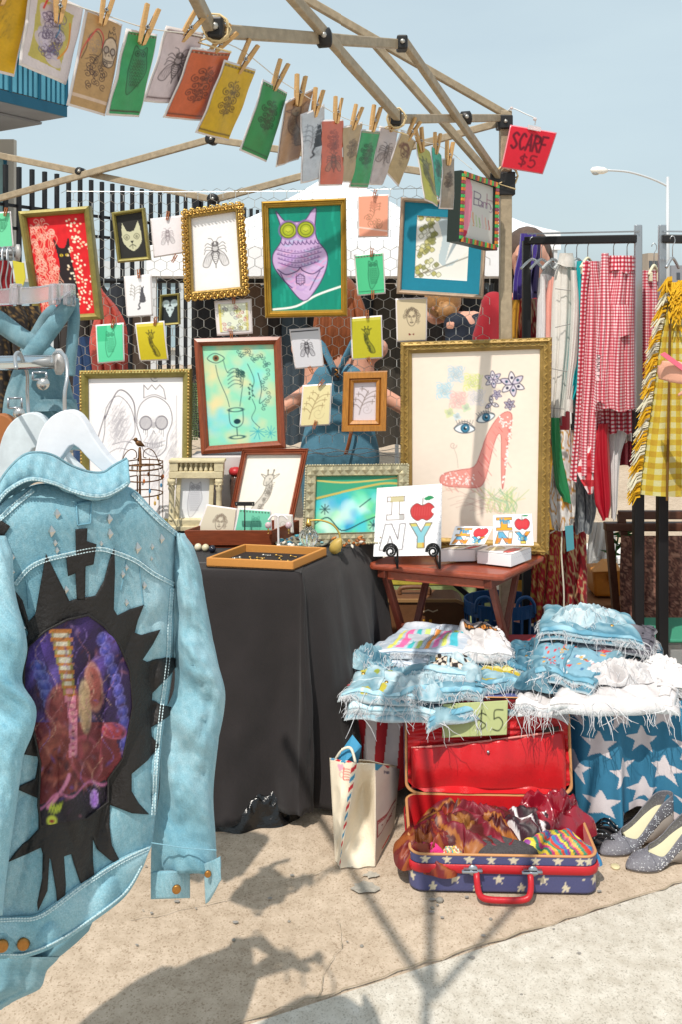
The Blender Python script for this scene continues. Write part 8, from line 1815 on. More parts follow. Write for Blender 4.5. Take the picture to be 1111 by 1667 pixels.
def paint(u,v):
    """A free abstract: violet clouds, a banded yellow column and wine-red rounded forms over black."""
    r = np.random.RandomState(5); b_ = np.array(lin('#2c1846'))*np.ones(u.shape+(1,)); 
    def mixc(m_,c,al=1.0):
        nonlocal b_; m_ = np.clip(m_*al,0,1)[...,None]; b_ = b_*(1-m_)+np.array(lin(c))*m_
    def blob(x,y,rx,ry,c,al=.8,rot=0,hard=2.0,hi=None):
        X,Y = (u-x)*math.cos(rot)+(v-y)*math.sin(rot),-(u-x)*math.sin(rot)+(v-y)*math.cos(rot); d = np.hypot(X/rx,Y/ry); mixc((1-d)*hard,c,al)
        if hi: mixc((1-np.abs(d-.8)*7),hi,.55); mixc((1-np.hypot((X+rx*.3)/rx,(Y+ry*.3)/ry)*2.2),hi,.5)
    for k in range(26): blob(r.uniform(40,210),r.uniform(1010,1240),r.uniform(10,30),r.uniform(20,50),('#46307c','#57408f','#38225e','#65509e','#281838')[k % 5],.6,r.uniform(-.6,.6))
    for k in range(11): blob(165+38*math.sin(k*.16),1040+17*k,9,13,'#4a4aa0',.8,.3,2,'#8f86d8')
    for k in range(5): blob(62+5*k,1085+16*k,15,11,'#3f4a9a',.7,.5,2,'#7f88d0')
    mixc(np.clip((v-1255-(u-60)*-.12)/12,0,1),'#1c151e',.95)
    red = (v > 1175) & (v < 1312-(u-60)*.38) & (u > 52) & (u < 200-np.clip(1240-v,0,99)*.3); mixc(red.astype(float),'#6a2428',.95)
    blob(102,1150,32,42,'#7c3034',.95,.15,3,'#b0625a'); blob(152,1118,17,46,'#8a4640',.95,-.1,3,'#c08a72'); blob(138,1150,12,50,'#a08464',.9,-.05,2.5,'#c9b088'); blob(92,1230,38,50,'#74302a',.9,.3,2,'#a85a4a'); blob(140,1235,30,44,'#6e282c',.9,-.2,2,'#a04a5a'); blob(185,1190,24,15,'#9a3440',.9,.2,2.5,'#d06a80')
    for k in range(40): blob(r.uniform(60,165),r.uniform(1120,1280),r.uniform(2,5),r.uniform(6,18),('#8f4a44','#4e1c20','#a8665a')[k % 3],.5,r.uniform(-.5,.5))
    ed = np.abs(v-(1312-(u-60)*.38+7*np.sin(u*.12))); mixc((1-ed/4)*((u > 58) & (u < 190)),'#d07aa8',.8)
    for k in range(17):                                  # banded column
        t_ = k/16; y = 1034+14*k-.12*k*k; x = 98+2.2*k-.02*k*k+(-.5*(k-9)**1.5 if k > 9 else 0); w = 17-1.0*k if k < 11 else 6
        blob(x,y,w,7.5-.25*k,'#c4bba6' if k < 7 else '#c98a90',.9,0,3); m_ = (np.abs(v-(y-7)) < 3.2-.1*k) & (np.abs(u-x) < w+2-.3*k); mixc(m_.astype(float),'#b06c28' if k < 9 else '#b0607a',.9); m_ = (np.abs(np.abs(u-x)-w*.75) < 2) & (np.abs(v-y) < 6); mixc(m_.astype(float),'#8f8434' if k < 8 else '#c97a92',.8)
    for k in range(120): blob(r.uniform(46,212),r.uniform(1015,1330),r.uniform(1.5,5),r.uniform(3,12),('#5a3f8a','#1c1028','#7a4a5a','#4a1c22','#8a6a9a','#2a1430')[k % 6],.4,r.uniform(-1.2,1.2))
    for k in range(26):
        x0,y0 = r.uniform(55,205),r.uniform(1030,1280); d_ = np.abs((u-x0)-9*np.sin((v-y0)*.09+k)); mixc((1-d_/1.3)*(np.abs(v-y0) < 26),('#8a70b8','#b0707a','#c9a08a')[k % 3],.5)
    b_ = b_*(1+.18*nz(u/7,v/7,3)+.12*nz(u/3,v/3,4))[...,None]*.92
    for k in range(20): t_ = k/19; blob(112-34*t_**1.4,1262+52*t_,4,5,'#c77a9a',.8)
    blob(84,1336,10,10,'#b8c040',.95,0,3); blob(84,1337,5,4,'#8a3020',.95,0,3)
    for k in range(5): blob(82+4*k,1318-2*abs(k-2),2.5,12,'#a9b43a',.8,.3)
    blob(153,1300,8,17,'#9a6ac0',.95,0,3,'#d0b0e8')
    for k in range(16): blob(95+7*k,1290+.6*k,1.2,24,'#4a3450',.35,-.35)
    return b_
flat_patch('painted_panel',ovalp,mat('textile_paint',vcol=True,rough=.6,bump=.25,bscale=300),.0052,paint,2.3)
m = MB(); m.tube([PB(u,v,.0065) for u,v in ovalp+ovalp[:1]],.0016,5); m.build('panel_edge',leather,jt,smooth=True)
stud = mat('stud_steel','#c9c6c2',.2,metal=.85)
for u,v,s_ in ((92,837,6),(83,865,6.5),(89,884,4),(92,896,4),(177,845,6),(178,869,6),(164,885,3.5),(223,892,7),(262,877,6),(247,890,4),(246,909,3),(16,907,7),(18,931,5),(107,960,4.5),(205,924,4),(199,935,4.5),(234,953,5),(205,981,4.5),(17,1003,4),(33,1023,7.5)):
    c = PB(u,v,.001); k = s_*1.6/F; m = MB(); m.add([c+Vector((-k*.8,0,0)),c+Vector((0,0,k*1.1)),c+Vector((k*.8,0,0)),c+Vector((0,0,-k*1.1)),c+Vector((0,-k*.75,0))],[(0,1,4),(1,2,4),(2,3,4),(3,0,4),(3,2,1,0)]); m.build('stud',stud,jt)
# sleeves: tubes of cloth along a centre line (v, u centre, half width, Y)
def sleeve(name,rows,m,parent,seed,wr=.006,flat=.045,n=40,nr=80,gap=None,bright=1.0):
    v0,v1 = rows[0][0],rows[-1][0]; P3,Cc = [],[]
    for j in range(nr+1):
        v = v0+(v1-v0)*j/nr; uc,hw,Y = curve_at(rows,v); rp,rc = [],[]
        for k in range(n):
            a = 2*math.pi*k/n; w = wr*(math.sin(v*.06+2*math.cos(a)+seed)*.6+1.6*abs(noise.noise((math.cos(a)*1.8+v*.006,v*.014,seed)))+.9*abs(noise.noise((math.cos(a)*3+v*.02,v*.035,seed+3)))-.6)*(1+.5*math.exp(-((v-1150)/70)**2)); w -= .005*math.exp(-((v-1150)/60)**2)*abs(math.sin((v-1150)*.07+3*math.cos(a)))
            u = uc-hw*math.cos(a)+w*250*abs(math.sin(a))*.15; y = Y-(flat+w)*math.sin(a); q = P(u,v,y); rp.append((q.x,q.y,q.z)); rc.append((u,v+math.sin(a)*40))
        P3.append(rp); Cc.append(rc)
    Cc = np.array(Cc); return grid_obj(name,P3,m,parent,cols=np.clip(wash(Cc[...,0],Cc[...,1],seed)*bright,0,1),wrap=True,thick=.003)
sleeve('sleeve',[(868,292,8,1.33),(890,297,18,1.32),(930,303,24,1.31),(960,306,26,1.31),(1040,313,33,1.30),(1085,320,36,1.29),(1125,324,42,1.285),(1160,316,48,1.28),(1200,309,47,1.275),(1290,303,44,1.27),(1370,299,52,1.265),(1422,299,54,1.26)],denim,jt,31,.009)
def SV(u,v,off=0): return P(u,v,1.245-.02-off)
# cuff with an open slit
for nm,us,sd in (('cuff',(245,309),3),('cuff',(331,357),4)):
    vt,vb = ((1420,1464) if sd == 3 else (1396,1462)); s,w = np.meshgrid(np.linspace(0,1,24),np.linspace(0,1,16)); u = us[0]+(us[1]-us[0])*s+(3*w if sd == 4 else 0); v = vt+(vb-vt)*w+(s*(-2) if sd == 3 else (10*(1-s)-30*s*w+0)); Y = 1.222-.02*np.sin(s*math.pi if sd == 3 else s*1.6)+(.02*s if sd == 3 else .0)-.002*np.sin(w*3.14)
    grid_obj(nm,to3(np.stack([u,v],-1),Y),denim,jt,cols=wash(u,v,40+sd,1.5)*.98,thick=.006)
brass = mat('brass_button','#a8743a',.35,metal=.7,namt=.2,nscale=300)
def button(c,r,par,ax=(.15,-1,.05)): m = MB(); m.lathe(c,[(r,0),(r,.002),(r*.8,.0035),(r*.3,.003)],16,axis=ax); return m.build('button',brass,par,smooth=True)
button(P(287,1447,1.192),.0058,jt); button(P(338,1422,1.205),.0045,jt); button(PB(38,1536,.010),.0075,jt); button(PB(3,1539,.012),.0075,jt)
uvt = coons([(-20,1520),(6,1519),(22,1530)],[(-20,1562),(10,1561),(24,1548)],[(-20,1520),(-20,1562)],[(22,1530),(27,1540),(24,1548)],20,14); grid_obj('side_tab',to3(uvt,Yj(uvt[...,0],uvt[...,1])-.009),denim,jt,cols=wash(uvt[...,0],uvt[...,1],14,2)*.95,thick=.003)
seam([(246,1372),(300,1380),(352,1384)],.0008,'#7fabbb',.0,f=lambda u,v,o: P(u,v,1.205))
sleeve('sleeve',[(872,-12,22,1.10),(900,-8,28,1.09),(960,-6,30,1.07),(1050,2,42,1.055),(1110,0,36,1.05),(1150,14,44,1.05),(1190,12,42,1.045),(1230,2,36,1.045),(1300,-6,34,1.04),(1400,-18,32,1.04),(1490,-26,30,1.04)],denim,jt,35,.004,.032,bright=1.15)

# hangers
whp = mat('hanger_white','#dfe0e6',.45,namt=.08,nscale=20,bump=.05); brh = mat('hanger_brown','#a8683a',.45,namt=.25,nscale=10)
def wood_hanger(label,du,dv,Y,m_,hook_px,notch=True):
    ol = [(52,772),(57,730),(66,700),(82,679),(105,668),(124,673),(138,690),(152,714),(172,742),(192,762),(200,778),(176,775),(148,752),(119,724),(101,742),(92,756),(90,778)]
    t = thing('wooden_hanger',label,'hanger',P(105+du,668+dv,Y),'wooden hangers on the left rail')
    c = cr([P(u+du,v+dv,Y)[:] for u,v in ol],3,True); m = MB(); m.prism([Vector(q) for q in c],(.004,.014,0)); m.build('shoulder',m_,t,bevel=.0035)
    m = MB(); m.tube([Vector(q) for q in cr([P(u,v,y) for u,v,y in hook_px],6)],.0027,8); m.build('hook',hk,t,smooth=True)
wood_hanger('white painted wooden hanger inside the painted denim jacket',0,0,1.235,whp,[(105,672,1.242),(105,640,1.242),(109,612,1.25),(107,585,1.27),(98,574,1.30),(88,576,1.32),(84,592,1.32)])
wood_hanger('scuffed white wooden hanger second from the rail end',-60,4,1.40,mat('hanger_white_scuffed','#d3dbe0',.55,namt=.2,nscale=30),[(46,674,1.41),(44,640,1.41),(44,610,1.37),(36,584,1.31),(30,574,1.29),(24,580,1.27),(26,600,1.25)])
wood_hanger('brown wooden hanger at the left edge',-112,6,1.46,brh,[(-8,676,1.47),(-8,640,1.47),(-6,600,1.36),(-12,574,1.30),(-24,580,1.26)])
rt = thing('garment_rail','chrome garment rail with a round end cap carrying the denim jackets','clothes rack',(P(-330,0,1.18).x,1.18,0))
ra,rb_ = P(92,591,1.345),P(-430,591,1.19); ra.z = rb_.z = EYE-(590-CY)*1.33/F
m = MB(); m.tube([ra,rb_],.0105,14); m.build('rail',mat('chrome_bright','#d3dbe0',.12,metal=1),rt,smooth=True)
ax = (ra-rb_).normalized(); m = MB(); m.lathe(ra-ax*.004,[(.0105,0),(.019,.003),(.0195,.01),(.014,.014),(.004,.015)],20,axis=ax); m.build('end_cap',mat('cap_worn','#b8b4b2',.5,metal=.3,namt=.3,nscale=120),rt,smooth=True)
m = MB(); m.tube([(rb_.x+.05,rb_.y+.02,0),(rb_.x+.05,rb_.y+.02,rb_.z)],.014,10); m.build('post',chrome,rt,smooth=True); m = MB(); m.bar((rb_.x+.05,rb_.y-.25,.02),(rb_.x+.05,rb_.y+.3,.02),.03,.03); m.build('foot',chrome,rt)
# jackets behind
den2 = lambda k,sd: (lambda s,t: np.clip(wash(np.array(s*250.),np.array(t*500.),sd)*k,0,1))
j2 = thing('denim_jacket','second blue denim jacket hanging behind the painted one, its hem showing below','jacket',P(20,1640,1.46))
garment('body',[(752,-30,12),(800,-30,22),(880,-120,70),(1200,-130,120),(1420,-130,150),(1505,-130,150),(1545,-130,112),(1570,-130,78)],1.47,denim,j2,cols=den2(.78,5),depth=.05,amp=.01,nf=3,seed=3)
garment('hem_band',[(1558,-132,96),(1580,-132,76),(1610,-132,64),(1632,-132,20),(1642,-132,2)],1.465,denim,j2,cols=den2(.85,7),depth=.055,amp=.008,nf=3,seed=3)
for du,Y,lab,sd in ((-210,1.36,'unseen plain denim jacket added further left on the chrome rail for its shadow',8),(-330,1.28,'unseen washed denim jacket added far left on the chrome rail for its shadow',9)):  # unseen jackets added out of view to cast shadows on the ground
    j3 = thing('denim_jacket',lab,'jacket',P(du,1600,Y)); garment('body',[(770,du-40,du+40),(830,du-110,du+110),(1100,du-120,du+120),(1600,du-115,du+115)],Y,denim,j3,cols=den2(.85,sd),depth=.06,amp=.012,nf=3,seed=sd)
    wood_hanger('unseen white wooden hanger added further left on the rail, '+('first' if sd == 8 else 'second')+' beyond the frame',du-105,10,Y,whp,[(du,676,Y+.005),(du,630,Y),(du-6,584,Y-.06),(du-18,580,Y-.1)])

# overalls on the rack behind
def band(name,path,w,Y,m,parent,cols=None,thick=.003,wave=.002):
    p = [np.array(q) for q in cr(path,10)]; P3,cc = [],[]
    for i,q in enumerate(p):
        d = p[min(i+1,len(p)-1)][:2]-p[max(i-1,0)][:2]; d = d/np.hypot(*d); nrm_ = np.array((-d[1],d[0])); ww = q[2] if len(q) > 2 else w; row = []
        for k in range(5): s = k/4-.5; e = q[:2]+nrm_*s*ww; row.append(tuple(P(e[0],e[1],Y-.006*(1-4*s*s)+wave*math.sin(i*.5))))
        P3.append(row); cc.append([(q[0]+k*8,q[1]) for k in range(5)])
    cc = np.array(cc); return grid_obj(name,P3,m,parent,cols=cols(cc) if cols else None,thick=thick)
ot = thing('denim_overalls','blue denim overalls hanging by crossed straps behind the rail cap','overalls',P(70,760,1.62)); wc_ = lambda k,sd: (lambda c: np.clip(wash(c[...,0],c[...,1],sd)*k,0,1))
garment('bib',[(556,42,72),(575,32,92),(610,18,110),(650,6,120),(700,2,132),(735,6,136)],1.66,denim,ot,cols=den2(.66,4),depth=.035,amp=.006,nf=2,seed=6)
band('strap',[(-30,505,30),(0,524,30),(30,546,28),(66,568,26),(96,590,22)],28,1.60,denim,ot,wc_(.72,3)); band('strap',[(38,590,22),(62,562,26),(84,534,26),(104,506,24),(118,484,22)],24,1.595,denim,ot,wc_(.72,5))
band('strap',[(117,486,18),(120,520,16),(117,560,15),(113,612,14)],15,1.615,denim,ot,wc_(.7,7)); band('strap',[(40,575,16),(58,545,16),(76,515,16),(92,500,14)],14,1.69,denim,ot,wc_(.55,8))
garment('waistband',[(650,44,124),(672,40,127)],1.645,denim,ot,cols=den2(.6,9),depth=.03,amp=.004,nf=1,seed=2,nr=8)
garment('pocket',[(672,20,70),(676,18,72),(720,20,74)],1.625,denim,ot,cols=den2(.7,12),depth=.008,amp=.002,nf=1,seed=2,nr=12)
for (u,v,w,h,Y) in ((115,489,13,16,1.585),(24,656,22,16,1.56),(64,612,22,12,1.60)):
    m = MB(); c = [P(u-w/2,v-h/2,Y),P(u+w/2,v-h/2,Y),P(u+w/2,v+h/2,Y),P(u-w/2,v+h/2,Y)]
    for a_,b_ in zip(c,c[1:]+c[:1]): m.tube([a_,b_],.0022,6)
    m.build('buckle',steel,ot,smooth=True)
m = MB(); m.lathe(P(70,625,1.585),[(.011,0),(.011,.002),(.002,.003)],14,axis=(.1,-1,.1),sx=1); m.build('button',stud,ot,smooth=True); m = MB(); m.lathe(P(31,673,1.56),[(.010,0),(.010,.003),(.002,.004)],14,axis=(.1,-1,.1)); m.build('button',stud,ot,smooth=True)
garment('sequin_top',[(498,-80,62),(520,-80,72),(580,-80,74),(760,-80,80)],1.80,vc,cols=splash(['#16100f','#1c1412','#120d0c','#1a1311','#5a4426','#140f0e','#8a6a3a'],31,22),seed=3,label='black top with scattered gold sequins behind the denim overalls',cat='top',n=80,nr=80)
clr = mat('plastic_clear','#f2eef2',.12,trans=.8,alpha=1); ht = thing('clip_hanger','clear plastic clip hanger bar holding the overalls straps','hanger',P(60,480,1.58))
m = MB(); m.prism([P(u,v,1.575) for u,v in ((-60,474),(60,466),(98,461),(118,462),(119,472),(100,486),(60,494),(-60,500))],(0,.014,0)); m.build('bar',clr,ht,bevel=.003)
for u in (20,84,108): m = MB(); m.prism([P(u-6,462,1.565),P(u+6,461,1.565),P(u+7,496,1.565),P(u-7,497,1.565)],(0,.034,0)); m.build('clip',clr,ht,bevel=.003)
r2 = thing('garment_rail','upper chrome rail end with a round cap at the left edge by the red picture','clothes rack',(P(-300,0,2.0).x,2.0,0)); ra2,rb2 = P(24,411,2.2),P(-420,411,1.95); rb2.z = ra2.z
m = MB(); m.tube([ra2,rb2],.012,12); m.build('rail',MATS['chrome_bright'],r2,smooth=True); m = MB(); m.lathe(ra2,[(.012,0),(.02,.003),(.02,.01),(.004,.014)],18,axis=(ra2-rb2)); m.build('end_cap',MATS['cap_worn'],r2,smooth=True); m = MB(); m.tube([(rb2.x+.05,rb2.y,0),(rb2.x+.05,rb2.y,rb2.z)],.014,10); m.build('post',chrome,r2,smooth=True); m = MB(); m.bar((rb2.x+.05,rb2.y-.25,.02),(rb2.x+.05,rb2.y+.3,.02),.03,.03); m.build('foot',chrome,r2)
for k,u in enumerate((-2,7,15)):
    m = MB(); m.tube([Vector(q) for q in cr([P(u-4,424,2.14),P(u-4,408,2.15),P(u,402,2.16),P(u+5,408,2.17),P(u+6,430,2.17),P(u+2,455,2.17),P(u+4,470,2.17)],5)],.002,6); m.build('hanger_hook',hk,None,['leftmost bare steel hanger hook on the upper left rail','middle bare steel hanger hook on the upper left rail','bare steel hanger hook nearest the upper rail cap'][k],'hanger','steel hooks on the upper left rail',smooth=True)
m = MB(); m.prism([P(20,424,2.1),P(38,428,2.1),P(41,452,2.1),P(34,474,2.1),P(26,468,2.1)],(0,.003,0)); m.build('swing_tag',mat('tag_yellow','#c9bd3a',.6),None,'yellow card tag hanging below the upper left rail cap','tag')
garment('top',[(424,-40,14),(440,-60,20),(468,-60,22),(520,-60,20),(800,-60,24)],2.2,cloth('red_jersey','#9a1c24'),seed=5,nf=2,label='dark red top on the upper left rail beside the yellow tag',cat='top')
for u,sd,c in ((-120,6,'#6a4a7a'),(-240,7,'#2f4a5a')): garment('top',[(425,u-20,u+20),(450,u-55,u+55),(900,u-60,u+60)],2.15,cloth('unseen_jersey_'+c[1:],c),seed=sd,nf=3,label=('violet' if sd == 6 else 'slate blue')+' unseen top added further left on the upper left rail for its shadow',cat='top')  # unseen tops, added to throw shade on the ground at the left
G('shawl','sheer coral red shawl hanging behind the wire below the red picture','shawl',[(468,156,164),(500,158,190),(530,150,205),(560,145,207),(610,150,208),(760,150,205)],3.78,mat('sheer_coral','#cf5a4e',.5,namt=.3,nscale=14,alpha=.9),seed=27,nf=3,amp=.02)
G('jeans','dark blue jeans leg hanging behind the skull picture frame','jeans',[(548,118,146),(580,120,158),(640,118,165),(860,120,160)],3.85,cloth('indigo','#1f3d66'),seed=28,nf=2)

# ================================================================ clothes and people behind the wire
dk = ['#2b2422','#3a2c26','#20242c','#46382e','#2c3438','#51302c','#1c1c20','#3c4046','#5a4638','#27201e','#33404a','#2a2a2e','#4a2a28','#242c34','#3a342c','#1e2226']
t = thing('garment_rail','dark garment rail far behind the wire under the white canopy','clothes rack',(-.4,6.4,0)); m = MB(); m.tube([(-2.0,6.4,1.72),(1.1,6.4,1.72)],.016,8); m.build('rail',rackb,t,smooth=True)
for x in (-1.98,1.08): m = MB(); m.bar((x,6.4,0),(x,6.4,1.72),.03,.03); m.build('post',rackb,t); m = MB(); m.bar((x,6.1,.02),(x,6.7,.02),.04,.03); m.build('foot',rackb,t)
for k in range(19):
    x = -1.86+k*.155+rnd.uniform(-.02,.02); u = CX+x*F/6.4; w = 21+5*rnd.random(); c = dk[k % 16]
    if k in (4,5): continue
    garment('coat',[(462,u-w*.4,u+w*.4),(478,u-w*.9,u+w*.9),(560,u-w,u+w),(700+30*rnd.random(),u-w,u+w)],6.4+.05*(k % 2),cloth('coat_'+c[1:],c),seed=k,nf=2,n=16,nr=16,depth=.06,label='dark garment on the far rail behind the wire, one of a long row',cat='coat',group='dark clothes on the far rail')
skin = mat('skin','#d9a088',.5,namt=.06,nscale=20); skin2 = mat('skin_tan','#c98f74',.5)
def caps(m,ch,n=12):
    """A tapering limb through places with radii, closed at both ends by rounded caps."""
    for p,r in ch: m.ball(p,r,n,8)
    m.tube([p for p,r in ch],[r for p,r in ch],n)
def solid(m,name,ma,parent,vox=.009,smooth_=6):
    o = m.build(name,ma,parent,smooth=True); r = o.modifiers.new('one_skin','REMESH'); r.mode = 'VOXEL'; r.voxel_size = vox; r.use_smooth_shade = True
    s = o.modifiers.new('soften','SMOOTH'); s.iterations = smooth_; s.factor = .5; return o
def hand(m,w,d,side,curl=.4,hold=None):
    """Palm, four fingers of different length and a thumb, from wrist w along direction d."""
    w,d = Vector(w),Vector(d).normalized(); s = Vector(side).normalized(); n = d.cross(s).normalized()
    for k in range(4): caps(m,[(w+d*.015+s*(k-1.5)*.013,.014),(w+d*.085+s*(k-1.5)*.019,.0115)],8)
    for k,L_ in enumerate((.066,.075,.07,.055)):
        p = w+d*.09+s*(k-1.5)*.02; q = d; ch = [(p,.0095)]
        for j in range(3): q = (q*math.cos(curl)+n*math.sin(curl)).normalized(); p = p+q*L_/3*(1.15-.12*j); ch.append((p,.0092-.0011*j))
        caps(m,ch,8)
    p = w+d*.03-s*.03; q = (d*.7-s*.7).normalized(); ch = [(p,.013)]
    for j in range(2): p = p+q*.034; ch.append((p,.0115-.0015*j)); q = (q+s*.35+n*.25).normalized()
    caps(m,ch,8)
def figure(name,label,base,z,face,skinm,sh,hip,arms,legs=True,head_off=(0,0,0),tilt=0):
    """One standing person: z = (hip, chest, shoulder, chin, crown) heights; face = direction looked in; arms = [(elbow, wrist, hand direction)] offsets."""
    b_ = Vector(base); f = Vector(face).normalized(); s = Vector((f.y,-f.x,0)); up1 = Vector((0,0,1)); t = thing(name,label,'person',b_); m = MB()
    def at(a,c,h): return b_+s*a+f*c+up1*h
    hz,cz,sz,ch,tz = z; ho = Vector(head_off)
    for a in (-1,1): caps(m,[(at(a*hip*.45,0,hz),.095),(at(a*hip*.35,.01,(hz+cz)/2),.085),(at(a*sh*.42,.0,cz),.095),(at(a*sh*.55,-.01,sz-.06),.07),(at(a*sh*.92,-.01,sz-.045),.052)])
    caps(m,[(at(0,0,hz),.1),(at(0,.015,(hz+cz)/2),.1),(at(0,.01,cz),.11),(at(0,-.01,sz-.06),.08)])
    caps(m,[(at(0,-.015,sz-.04),.062),(at(0,0,ch)+ho*.6,.052)])
    hc_ = at(0,.02,(ch+tz)/2)+ho; H = (tz-ch); m.ball(hc_+up1*H*.1,(H*.36,H*.40,H*.42),20,14); m.ball(hc_+f*.03-up1*H*.22,(H*.27,H*.3,H*.28),14,10)
    caps(m,[(hc_+f*H*.36+up1*.01,.011),(hc_+f*H*.47-up1*.02,.014)],8)
    for a in (-1,1): m.ball(hc_+s*a*H*.36-up1*.005,(.012,.02,.03),8,6); m.ball(hc_+s*a*H*.15+f*H*.36+up1*.018,.014,8,6)
    caps(m,[(hc_+f*H*.36-up1*H*.25+s*k_*.014,.009) for k_ in (-1,0,1)],8)
    for a,(e,w,d) in zip((-1,1),arms):
        S = at(a*sh*.98,-.01,sz-.05); E,W = b_+Vector(e),b_+Vector(w); caps(m,[(S,.05),(S.lerp(E,.5),.044),(E,.036),(E.lerp(W,.4),.036),(W,.025)]); hand(m,W,d,s*a*.6+f*.8 if abs(Vector(d).z) > .6 else Vector((0,0,1)),.35)
    if legs:
        for a in (-1,1): caps(m,[(at(a*hip*.5,0,hz-.04),.088),(at(a*hip*.5,.01,hz*.52),.058),(at(a*hip*.5,-.015,hz*.36),.054),(at(a*hip*.5,-.01,.09),.036),(at(a*hip*.5,.02,.04),.038),(at(a*hip*.5,.15,.03),.03)])
    solid(m,'body',skinm,t); return t,at,hc_,f,s,H
# woman in denim overalls seen from behind
bx = P(553,0,4.3).x; t,at,hc_,f,s,H = figure('person','woman in denim overalls seen from behind through the wire',(bx,4.3,0),(.88,1.16,1.40,1.44,1.66),(.1,1,0),skin,.185,.16,[((.31,4.27-4.3,1.07),(.33,.12,.84),(.05,.3,-1)),((-.27,-.03,1.07),(-.30,.12,.86),(0,.3,-1))])
m = MB(); r_ = random.Random(2)
for k in range(46):
    a = r_.uniform(-1,1); p0 = hc_+Vector((a*.07,-.05,.10-.03*abs(a))); m.tube([Vector(q) for q in cr([p0,hc_+Vector((a*.105,-.085,-.02)),hc_+Vector((a*.12,-.10,-.14)),hc_+Vector((a*.115+r_.uniform(-.02,.02),-.095,-.23-.05*r_.random()))],4)],[.016]*9+[.012]*3+[.005],5)
m.ball(hc_+Vector((0,-.015,.03)),(.092,.102,.115),16,10); m.build('hair',mat('hair_auburn','#8a4a26',.5,namt=.4,nscale=40,stretch=(6,6,.6)),t,smooth=True)
ovm = mat('overall_denim','#4f7f96',.85,namt=.2,nscale=12,bump=.2,bscale=200); m = MB()
for a in (-1,1): caps(m,[(at(a*.075,0,.86),.118),(at(a*.062,.0,1.0),.102),(at(a*.07,-.012,1.14),.108),(at(a*.06,-.03,1.22),.08)]); caps(m,[(at(a*.085,0,.84),.108),(at(a*.085,.01,.47),.085),(at(a*.085,-.01,.12),.082)])
caps(m,[(at(0,0,.86),.12),(at(0,0,1.0),.112),(at(0,-.01,1.2),.1)]); solid(m,'overalls',ovm,t,.012)
for a in (-1,1): m = MB(); m.tube([Vector(q) for q in cr([at(0,-.128,1.23),at(a*.05,-.115,1.33),at(a*.085,-.08,1.405),at(a*.09,.0,1.425),at(a*.08,.1,1.33)],5)],.02,8,flat=.35); m.build('strap',ovm,t,smooth=True)
m = MB(); m.box(at(0,-.135,1.24),(.05,.012,.06)); m.build('strap_joint',mat('joint_navy','#1f2a36',.6),t,bevel=.004); m = MB(); m.tube([at(-.008,-.143,1.262),at(.008,-.143,1.25),at(-.008,-.143,1.24),at(.008,-.143,1.225)],.004,6); m.build('buckle',brass,t,smooth=True)
m = MB(); m.tube([Vector(q) for q in cr([at(.07,-.14,1.13),at(.075,-.145,1.02),at(.06,-.15,.93),at(.045,-.145,.88)],5)],.012,8,flat=.4); m.build('bag_strap',mat('strap_tan','#9a5a34',.5),None,'tan leather bag strap hanging down the back of the denim overalls','strap',smooth=True)
# person in a navy top, bending
bx = P(768,0,4.7).x; t,at,hc_,f,s,H = figure('person','blond person in a navy top turned away beside the lion face print',(bx,4.7,0),(.92,1.2,1.50,1.5,1.7),(-.8,.6,0),skin,.19,.16,[((.16,.02,1.15),(.08,-.1,.95),(0,-.3,-1)),((-.2,-.1,1.15),(-.25,-.2,.95),(0,-.3,-1))],head_off=(-.14,-.03,-.05))
m = MB(); m.ball(hc_+Vector((.01,0,.03)),(.095,.1,.11),16,10); m.ball(hc_+Vector((.02,-.09,-.03)),(.05,.045,.05),12,8)
for k in range(24): a = k*.26; m.tube([hc_+Vector((.02+.05*math.cos(a),-.09+.045*math.sin(a)*.8,-.03)),hc_+Vector((.02+.035*math.cos(a+.8),-.10,-.03+.045*math.sin(a))),hc_+Vector((.02+.05*math.cos(a+1.6),-.09,-.05))],.008,5)
m.build('hair',mat('hair_blond','#a87a4a',.5,namt=.4,nscale=40),t,smooth=True); m = MB()
for a in (-1,1): caps(m,[(at(a*.08,0,.9),.115),(at(a*.075,0,1.15),.115),(at(a*.09,-.02,1.38),.1),(at(a*.17,-.01,1.45),.066),(at(a*.2,-.03,1.32),.058)])
caps(m,[(at(0,0,.9),.12),(at(0,-.01,1.2),.13),(at(0,-.03,1.42),.095)]); solid(m,'top',mat('navy_dots','#1c2433',.85,namt=.3,nscale=90),t,.012); m = MB()
for a in (-1,1): caps(m,[(at(a*.085,0,.86),.105),(at(a*.085,.01,.47),.08),(at(a*.085,-.01,.1),.07)])
solid(m,'trousers',cloth('trouser_black','#1d1c1f'),t,.014)
# person behind the tent leg with a purple scarf
bx = P(862,0,4.1).x; t,at,hc_,f,s,H = figure('person','dark haired person with a purple scarf behind the tent leg',(bx,4.1,0),(.98,1.3,1.60,1.63,1.865),(-.3,-1,0),skin,.17,.15,[((.26,.05,1.2),(.28,.0,.95),(0,-.2,-1)),((-.24,.05,1.2),(-.26,.0,.95),(0,-.2,-1))])
m = MB(); m.ball(hc_+Vector((0,.025,.045)),(.1,.105,.11),16,10)
for k in range(30): a = k/30*math.pi; m.tube([Vector(q) for q in cr([hc_+Vector((.07*math.cos(a),.06*math.sin(a),.1)),hc_+Vector((.105*math.cos(a),.02+.1*math.sin(a),0)),hc_+Vector((.11*math.cos(a),.03+.1*math.sin(a),-.14)),hc_+Vector((.10*math.cos(a),.03+.09*math.sin(a),-.26))],4)],.016,5)
m.build('hair',mat('hair_dark','#5a473c',.55,namt=.4,nscale=40),t,smooth=True); m = MB()
for a in (-1,1): caps(m,[(at(a*.07,0,1.0),.11),(at(a*.075,0,1.25),.105),(at(a*.085,0,1.5),.095),(at(a*.155,0,1.555),.06),(at(a*.2,0,1.4),.055)])
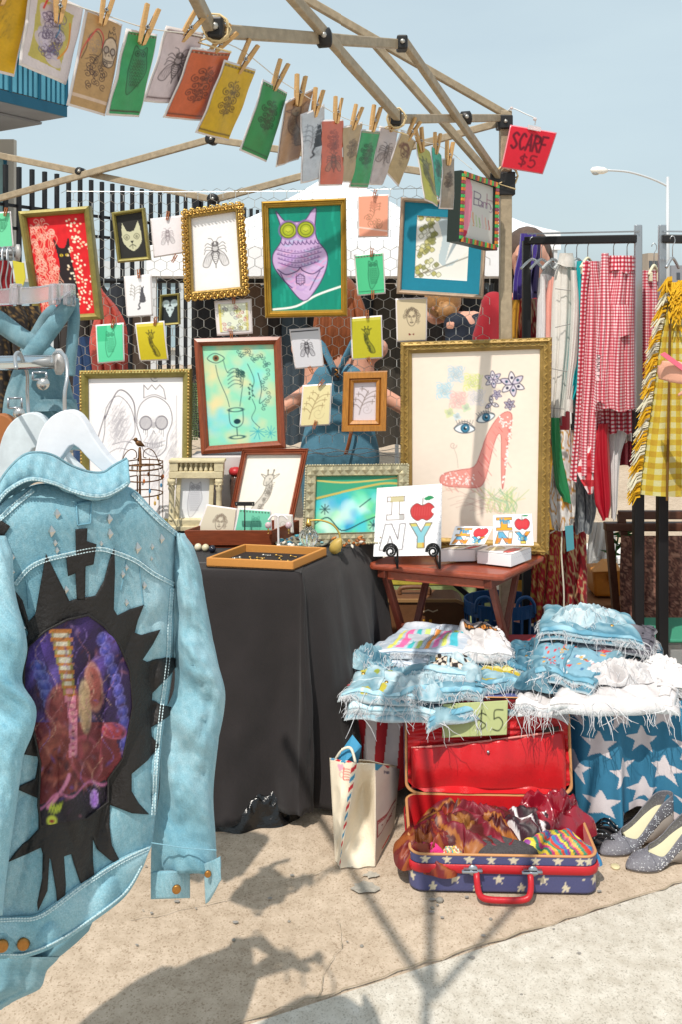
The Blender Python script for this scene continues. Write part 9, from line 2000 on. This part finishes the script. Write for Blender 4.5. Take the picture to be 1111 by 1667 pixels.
caps(m,[(at(0,0,1.0),.12),(at(0,0,1.3),.12),(at(0,0,1.52),.09)]); solid(m,'top',cloth('top_crimson','#a01c2a'),t,.012); m = MB()
caps(m,[(at(0,0,1.0),.13),(at(0,0,.7),.16),(at(0,0,.45),.18)]); solid(m,'skirt',cloth('skirt_mustard','#c9962a'),t,.014)
pur = mat('purple_silk','#3f2a86',.4,namt=.25,nscale=10,sheen=.3)
G('scarf','deep purple silk scarf hanging at the left end of the rack rail','scarf',[(380,848,874),(410,845,876),(450,838,866),(484,836,868),(492,838,866)],3.78,pur,seed=31,nf=2.5,amp=.02,depth=.02)
G('scarf','dark navy purple scarf beside the deep purple silk one','scarf',[(384,866,882),(430,862,880),(488,862,876)],3.80,cloth('navy_violet','#231a48'),seed=32,nf=1,amp=.01,depth=.02)
G('skirt','mustard yellow skirt hanging between the tent leg and red scarves','skirt',[(488,834,850),(545,832,846),(700,832,850)],3.76,cloth('mustard','#c08a22'),seed=33,nf=2)
G('scarf','dark red silk scarves bunched beside the mustard skirt','scarf',[(486,848,876),(520,846,878),(560,846,876),(720,848,876)],3.74,vcs,cols=splash(['#8f1220','#a81a28','#7a0f1a','#c9b090','#98141f'],14,5),seed=34,nf=3)
# person at the right edge, one hand reaching to the shawl
bx = P(1232,0,3.05).x; wr = P(1152,612,3.0); t,at,hc_,f,s,H = figure('person','person at the right edge whose hand reaches out holding a pink ribbon',(bx,3.05,0),(.9,1.2,1.45,1.48,1.7),(-1,-.15,0),skin,.18,.16,[((.06,.22,1.2),(.1,.2,.95),(0,0,-1)),((-.03,-.12,1.18),(wr.x-bx,wr.y-3.05,wr.z),(-1,.1,.12))])
m = MB(); m.ball(hc_+Vector((.02,0,.03)),(.1,.1,.115),16,10)
for k in range(30): a = (k/30-.5)*3.6; m.tube([Vector(q) for q in cr([hc_+Vector((.03+.06*math.cos(a),.06*math.sin(a),.1)),hc_+Vector((.03+.1*math.cos(a),.1*math.sin(a),0)),hc_+Vector((.04+.1*math.cos(a),.105*math.sin(a),-.2))],4)],.017,5)
m.build('hair',MATS['hair_dark'],t,smooth=True); m = MB()
for a in (-1,1): caps(m,[(at(a*.08,0,.92),.11),(at(a*.075,0,1.15),.11),(at(a*.085,0,1.36),.1),(at(a*.165,0,1.41),.062)])
caps(m,[(at(0,0,.92),.12),(at(0,0,1.2),.12),(at(0,0,1.38),.09)]); solid(m,'top',cloth('top_pink','#e0b8c4'),t,.012); m = MB()
caps(m,[(at(0,0,.98),.13),(at(0,0,.75),.17),(at(0,0,.45),.2)]); solid(m,'skirt',cloth('skirt_pale_pink','#e3c3cb'),t,.014)
m = MB(); c = wr+Vector((-.12,-.01,.02)); m.prism([c+Vector((-.035,0,.05)),c+Vector((-.02,0,.058)),c+Vector((.06,0,.0)),c+Vector((.05,0,-.012))],(0,.006,0)); m.build('ribbon',mat('ribbon_pink','#e06a80',.4),None,'pink and white ribbon held by the hand at the right edge','ribbon')
